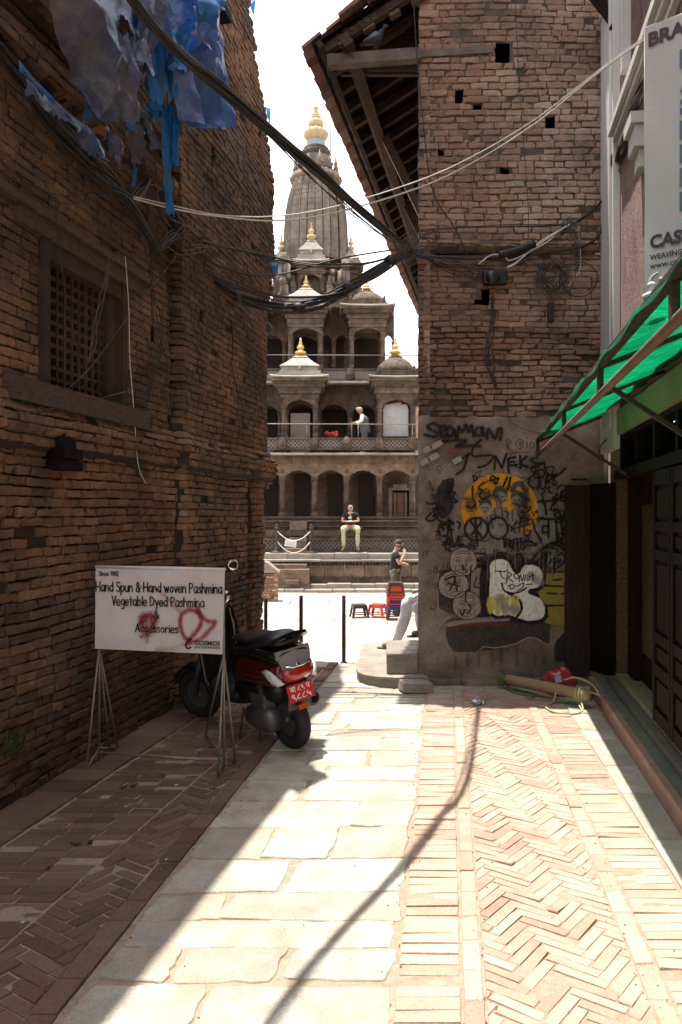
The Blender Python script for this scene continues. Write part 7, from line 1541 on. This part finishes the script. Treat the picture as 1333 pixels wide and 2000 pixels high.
wire([(806,-30,D),(815,110,D),(826,230,D),(845,370,D),(885,440,D),(915,500,D)], .006, M['cable'], 'thick black wire hanging from the eave down the edge of the red wall', grp=G3)
wire([(1006,-20,D),(1012,120,D),(1022,260,D),(1032,400,D),(1032,470,D)], .004, M['cable'], 'black wire hanging straight down the middle of the red wall', grp=G3)
wire([(925,300,D),(918,380,D),(905,450,D)], .003, M['cable'], 'short thin wire trailing beside a small putlog hole', grp=G3)
wire([(805,500,D-.02),(880,503,D),(960,504,D),(1060,494,D),(1130,483,D),(1165,465,D),(1180,425,D),(1180,360,D),(1192,325,7.9)], .021, M['cable'], 'black conduit pipe running along the red wall and turning up at the pilaster', 'conduit', G3)
wire([(975,498,D-.04),(1010,489,D-.04),(1045,476,D-.04)], .034, M['black'], 'short fat black tube fixed over the conduit', 'conduit', G3)
wire([(800,450,D-.02),(900,446,D),(1000,442,D),(1110,438,D)], .005, M['cable'], 'taut black wire along the brick ledge', grp=G3, strands=2, spread=.015)
wire([(800,485,D-.05),(860,512,D),(930,532,D),(965,538,D)], .005, M['cable'], 'black wires drooping into the black junction box', grp=G3, strands=6, spread=.05)
wire([(815,492,D-.03),(900,515,D),(985,520,D),(1040,492,D),(1080,462,D),(1115,440,D)], .004, M['cable_grey'], 'grey wires running over the conduit to the knot of wires', grp=G3, strands=4, spread=.05)
wire([(935,516,D-.03),(960,498,D-.03),(985,500,D-.03),(1000,508,D-.03),(1060,478,D-.03),(1082,462,D-.03)], .006, M['cable_pale'], 'curly pale wire hooked across the fat black tube', grp=G3)
wire([(990,522,D-.03),(1010,512,D-.03),(1050,480,D-.03),(1090,452,D-.03),(1112,438,D-.03)], .006, M['cable_pale'], 'straight pale wire pair rising to the knot of wires', grp=G3, strands=2, spread=.012)
wire([(1100,450,D),(1140,425,D),(1175,395,D),(1198,350,7.85),(1207,318,7.6)], .007, M['cable'], 'black wires climbing from the knot to the pilaster', grp=G3, strands=4, spread=.03)
wire([(1185,420,7.9),(1215,390,7.6),(1222,350,7.3),(1205,330,7.5)], .005, M['cable'], 'black wire looping over the white pilaster', grp=G3, strands=2, spread=.03)
wire([(1207,320,7.5),(1222,280,7.0),(1240,230,6.6),(1262,170,6.1),(1345,10,5.3)], .016, M['cable'], 'thick dark cables climbing behind the banner', 'cable_bundle', G3, strands=5, spread=.04)
wire([(1118,440,D-.03),(1125,480,D),(1110,540,D),(1085,570,D)], .004, M['cable_grey'], 'grey wires falling from the knot to the round coil', grp=G3, strands=6, spread=.06)
wire([(1130,440,D),(1134,520,D),(1110,560,D)], .003, M['cable_pale'], 'thin pale wire curving past the coils', grp=G3)
wire([(960,590,D),(962,640,D),(955,700,D),(968,755,D)], .006, M['cable'], 'frayed black wires hanging below the dark putlog hole', grp=G3, strands=4, spread=.04)
wire([(990,640,D),(992,740,D),(992,800,RY-.07),(1000,825,RY-.07),(1050,845,RY-.07),(1100,845,RY-.07)], .003, M['cable'], 'thin black wire coming down onto the plaster', grp=G3)
wire([(1182,900,7.95),(1172,885,7.9),(1176,868,7.85),(1195,852,7.8),(1208,850,7.7)], .006, M['cable'], 'black wire loop beside the awning brace', grp=G3)
def ring(c, r, turns, rr, m, lab, jit=.015, name='cable_coil', sc=(1,1)):
    b = MB(); c = Vector(c); n = int(turns*18); ph = random.uniform(0,6)
    b.tube([c+Vector((math.cos(i*.35+ph)*(r*sc[0]+jit*math.sin(i*.9)), -.02+.02*math.sin(i*.53), math.sin(i*.35+ph)*(r*sc[1]+jit*math.cos(i*1.1)))) for i in range(n)], rr, 5)
    return tag(b.build(name, m, origin=c), lab, 'cable', G3)
ring(P(1078,540,RY-.08), .12, 5, .0045, M['cable'], 'dense dark round coil of wire hung on the red wall', .05)
ring(P(1080,545,RY-.09), .17, 3, .0035, M['cable_grey'], 'wide grey loops of wire round the dense coil', .03)
ring(P(1132,548,RY-.07), .17, 1.1, .006, M['cable'], 'large single black wire loop next to the pilaster', .01)
ring(P(1112,440,RY-.10), .05, 6, .004, M['cable_grey'], 'knot of grey wires where the cables meet high on the wall', .03)
ring(P(800,492,RY-.12), .09, 7, .004, M['cable_grey'], 'messy tangle of grey wires at the corner of the red house', .07)
ring(P(840,463,RY-.09), .06, 4, .0035, M['cable'], 'small tangle of black wire on the brick ledge', .03, sc=(1.4,.7))
b = MB(); c = P(967,543,RY-.10); b.bbox(c.x-.12,c.x+.12,c.y-.06,c.y+.05,c.z-.07,c.z+.07,.02); b.sphere(c+Vector((-.03,-.07,-.01)), .07, 10, 7, sc=(1,.5,1)); tag(b.build('junction_box', M['black'], origin=c), 'black junction box among the wires above the square putlog hole', 'box')
b = MB(); c = P(1076,610,RY-.08); b.bbox(c.x-.028,c.x+.028,c.y-.03,c.y+.03,c.z-.09,c.z+.10,.012); b.bbox(c.x-.02,c.x+.02,c.y-.02,c.y+.03,c.z-.10,c.z-.092,.002); tag(b.build('meter_case', M['black'], origin=c), 'narrow upright black case fixed below the wire coil', 'box')
b = MB(); c = P(1205,312,7.5); b.bbox(c.x-.05,c.x+.05,c.y-.05,c.y+.05,c.z-.07,c.z+.07,.03); tag(b.build('splice_box', M['black'], origin=c), 'lumpy black splice box on the white pilaster', 'box')
# ------------------------------------------------------------------ blue tarpaulins
M['tarp'] = mat('faded_blue_tarpaulin', [(.012,.10,.30),(.06,.105,.24),(.13,.13,.19),(.19,.16,.15)], 1.8, .25, .6, 12, dirt=(.05,.038,.03), dscale=2.2, damt=.75, speck=.25, spec=.5, trans=((.04,.20,.50), .12), bdist=.03)
M['tarp_blue'] = mat('bright_blue_tarpaulin', [(.008,.13,.42),(.02,.21,.55),(.06,.20,.42)], 3, .4, .3, 16, spec=.5, dirt=(.09,.09,.12), dscale=3, trans=((.03,.26,.65), .25), bdist=.03)
M['tarp_pale'] = mat('silvery_blue_tarpaulin', [(.02,.12,.38),(.10,.17,.40),(.26,.29,.44)], 2.5, .24, .7, 9, spec=.6, speck=.15, dirt=(.02,.07,.22), dscale=2.6, damt=.55, trans=((.05,.2,.5), .1), bdist=.04)
def TPt(px, py, off): return LW(px, py, off)
def sheet(name, TL, TR, BR, BL, nu, nv, amp, m, lab, ragged=.05, bulge=.0, freq=2.2, grp='torn tarpaulin pieces', holes=()):
    TL, TR, BR, BL = map(Vector, (TL, TR, BR, BL)); b = MB(); rows = []; s0 = random.uniform(0,10); rg = [random.uniform(0, ragged) for _ in range(nu+1)]
    nrm = (TR-TL).cross(BL-TL).normalized(); 
    if nrm.x < 0: nrm = -nrm
    wv = lambda a: 1-2*abs((a/6.2832) % 1.0*1.0-.5)*2
    for j in range(nv+1):
        v = j/nv; row = []
        for i in range(nu+1):
            u = i/nu; vv = v*(1-rg[i]); p = (TL+(TR-TL)*u)*(1-vv)+(BL+(BR-BL)*u)*vv
            f = amp*(.25+.75*vv)*(.5*wv(u*freq*4.2+vv*2.6+s0)+.3*wv(u*freq*7.1-vv*3.3+s0*2)+.45*math.sin(u*freq*3.4-vv*3+s0)+.10*wv(u*23+vv*17+s0)+.09*wv(vv*27-u*13+s0)+.05*wv(u*47-vv*37+s0)) + bulge*math.sin(math.pi*u)*math.sin(math.pi*vv)
            row.append(p+nrm*f+Vector((0,0,-abs(f)*.25)))
        rows.append(row)
    k = nu+1; vs = [p for r in rows for p in r]; fs = []
    for j in range(nv):
        for i in range(nu):
            u, v = (i+.5)/nu, (j+.5)/nv
            if any(((u-h[0])/h[2])**2+((v-h[1])/h[3])**2 < 1+.4*math.sin(i*2.1+j*1.7) for h in holes): continue
            fs.append((j*k+i, j*k+i+1, (j+1)*k+i+1, (j+1)*k+i))
    b.add(vs, fs, 0, True, .5); return tag(b.build(name, m, origin=TL), lab, 'tarpaulin', grp)
sheet('tarpaulin', TPt(92,-60,.62), TPt(300,-80,.62), TPt(252,236,.50), TPt(178,236,.52), 46, 50, .15, M['tarp'], 'largest faded grey blue tarpaulin sheet hanging over the old brick house', .04, .1, holes=((.58,.38,.055,.06),(.64,.42,.05,.035)))
sheet('tarpaulin', TPt(300,-70,.58), TPt(428,-60,.62), TPt(440,248,.60), TPt(352,236,.55), 34, 50, .12, M['tarp_pale'], 'silvery blue tarpaulin sheet with a straight lower edge, next to the brick face', .01, .06)
sheet('tarpaulin', TPt(285,-60,.50), TPt(345,-60,.55), TPt(335,215,.50), TPt(290,210,.45), 18, 44, .10, M['tarp_blue'], 'bright blue tarpaulin fold showing between the two big sheets', .15)
sheet('tarpaulin', TPt(262,-40,.60), TPt(318,-40,.60), TPt(300,170,.58), TPt(250,120,.55), 18, 30, .12, M['tarp'], 'grey purple tarpaulin fold bunched against the bright blue fold', .15, freq=1.4)
sheet('tarpaulin', TPt(330,60,.62), TPt(400,30,.66), TPt(372,150,.62), TPt(330,140,.60), 16, 18, .10, M['tarp_blue'], 'bright blue flap bunched on top of the silvery tarpaulin', .2, freq=1.5)
sheet('tarpaulin', TPt(352,232,.56), TPt(440,244,.61), TPt(441,252,.62), TPt(372,248,.55), 16, 4, .02, M['tarp_blue'], 'bright blue hem along the lower edge of the silvery tarpaulin', .05)
sheet('tarpaulin', TPt(372,-30,.75), TPt(428,-30,.75), TPt(432,18,.80), TPt(378,62,.70), 14, 14, .08, M['tarp_blue'], 'curled blue tarpaulin corner sticking out at the top', .1, .1)
sheet('tarpaulin', TPt(375,10,.76), TPt(432,20,.8), TPt(428,120,.72), TPt(376,70,.70), 12, 16, .06, M['tarp_pale'], 'rumpled silvery flap under the curled blue corner', .1)
sheet('tarpaulin', TPt(240,148,.5), TPt(262,140,.5), TPt(262,262,.42), TPt(244,252,.42), 8, 24, .05, M['tarp_blue'], 'narrow blue tarpaulin strip beside the big faded sheet', .1)
sheet('tarpaulin', TPt(238,140,.52), TPt(282,140,.50), TPt(272,168,.55), TPt(246,168,.55), 10, 8, .05, M['tarp'], 'small grey tarpaulin flap folded over between the sheets', .2)
sheet('tarpaulin', TPt(258,205,.42), TPt(275,200,.42), TPt(316,290,.40), TPt(300,296,.40), 8, 24, .05, M['tarp'], 'slanting grey tarpaulin ribbon with a cut end', .06)
sheet('tarpaulin', TPt(240,255,.40), TPt(288,230,.42), TPt(284,330,.36), TPt(258,345,.34), 12, 24, .06, M['tarp'], 'ragged grey blue tarpaulin rag hanging below the sheets', .35)
sheet('tarpaulin', TPt(258,300,.34), TPt(272,295,.34), TPt(264,372,.30), TPt(257,370,.30), 6, 16, .03, M['tarp_blue'], 'thin blue tatter hanging lowest beside the grey rag', .3)
sheet('tarpaulin', TPt(318,205,.44), TPt(338,205,.44), TPt(334,430,.38), TPt(326,425,.38), 8, 44, .05, M['tarp_blue'], 'longest thin blue tarpaulin tatter hanging down the dark joint', .25)
sheet('tarpaulin', TPt(338,228,.45), TPt(358,228,.46), TPt(342,330,.40), TPt(332,325,.40), 8, 24, .05, M['tarp_blue'], 'short blue tatter right beside the longest tatter', .2)
sheet('tarpaulin', TPt(275,205,.42), TPt(318,190,.42), TPt(318,235,.40), TPt(300,240,.40), 10, 12, .08, M['tarp_blue'], 'crumpled blue bit of tarpaulin in the dark gap between sheets', .2)
sheet('tarpaulin', TPt(35,118,.20), TPt(206,292,.26), TPt(214,322,.30), TPt(52,185,.34), 40, 12, .05, M['tarp'], 'long grey blue tarpaulin roll sagging along the brick ledge', .15, .05)
sheet('tarpaulin', TPt(38,116,.26), TPt(150,250,.28), TPt(152,268,.30), TPt(42,140,.30), 24, 6, .04, M['tarp_blue'], 'blue edge of tarpaulin lying along the sagging roll', .1)
sheet('tarpaulin', TPt(206,240,.38), TPt(246,285,.34), TPt(236,345,.30), TPt(208,300,.32), 12, 16, .06, M['tarp'], 'torn pale scrap of tarpaulin at the end of the sagging roll', .3)
sheet('tarpaulin', TPt(98,-40,.55), TPt(118,-40,.58), TPt(152,165,.50), TPt(146,160,.48), 6, 30, .03, M['tarp_blue'], 'blue border strip down the near edge of the biggest sheet', .1)
def scrap(px, py, w_, h_, lab):
    b = MB(); c = P(px, py, 9.9); b.add([c, c+Vector((w_,0,-.1*h_)), c+Vector((w_*.8,0,-h_)), c+Vector((.05,0,-h_*.8)), c+Vector((w_*.5,-.03,-h_*.45))], [(0,1,4),(1,2,4),(2,3,4),(3,0,4)]); tag(b.build('tarpaulin', M['tarp_blue'], origin=c), lab, 'tarpaulin', 'torn tarpaulin pieces')
scrap(484,-5,.10,.22,'blue tarpaulin scrap at the very top of the far house corner'); scrap(518,208,.07,.26,'blue tarpaulin scrap poking out beside the golden spire tip'); scrap(515,300,.08,.30,'blue tarpaulin scrap poking out lower on the far house corner'); scrap(526,512,.12,.14,'blue tarpaulin scrap low on the far house corner by the stone lion')
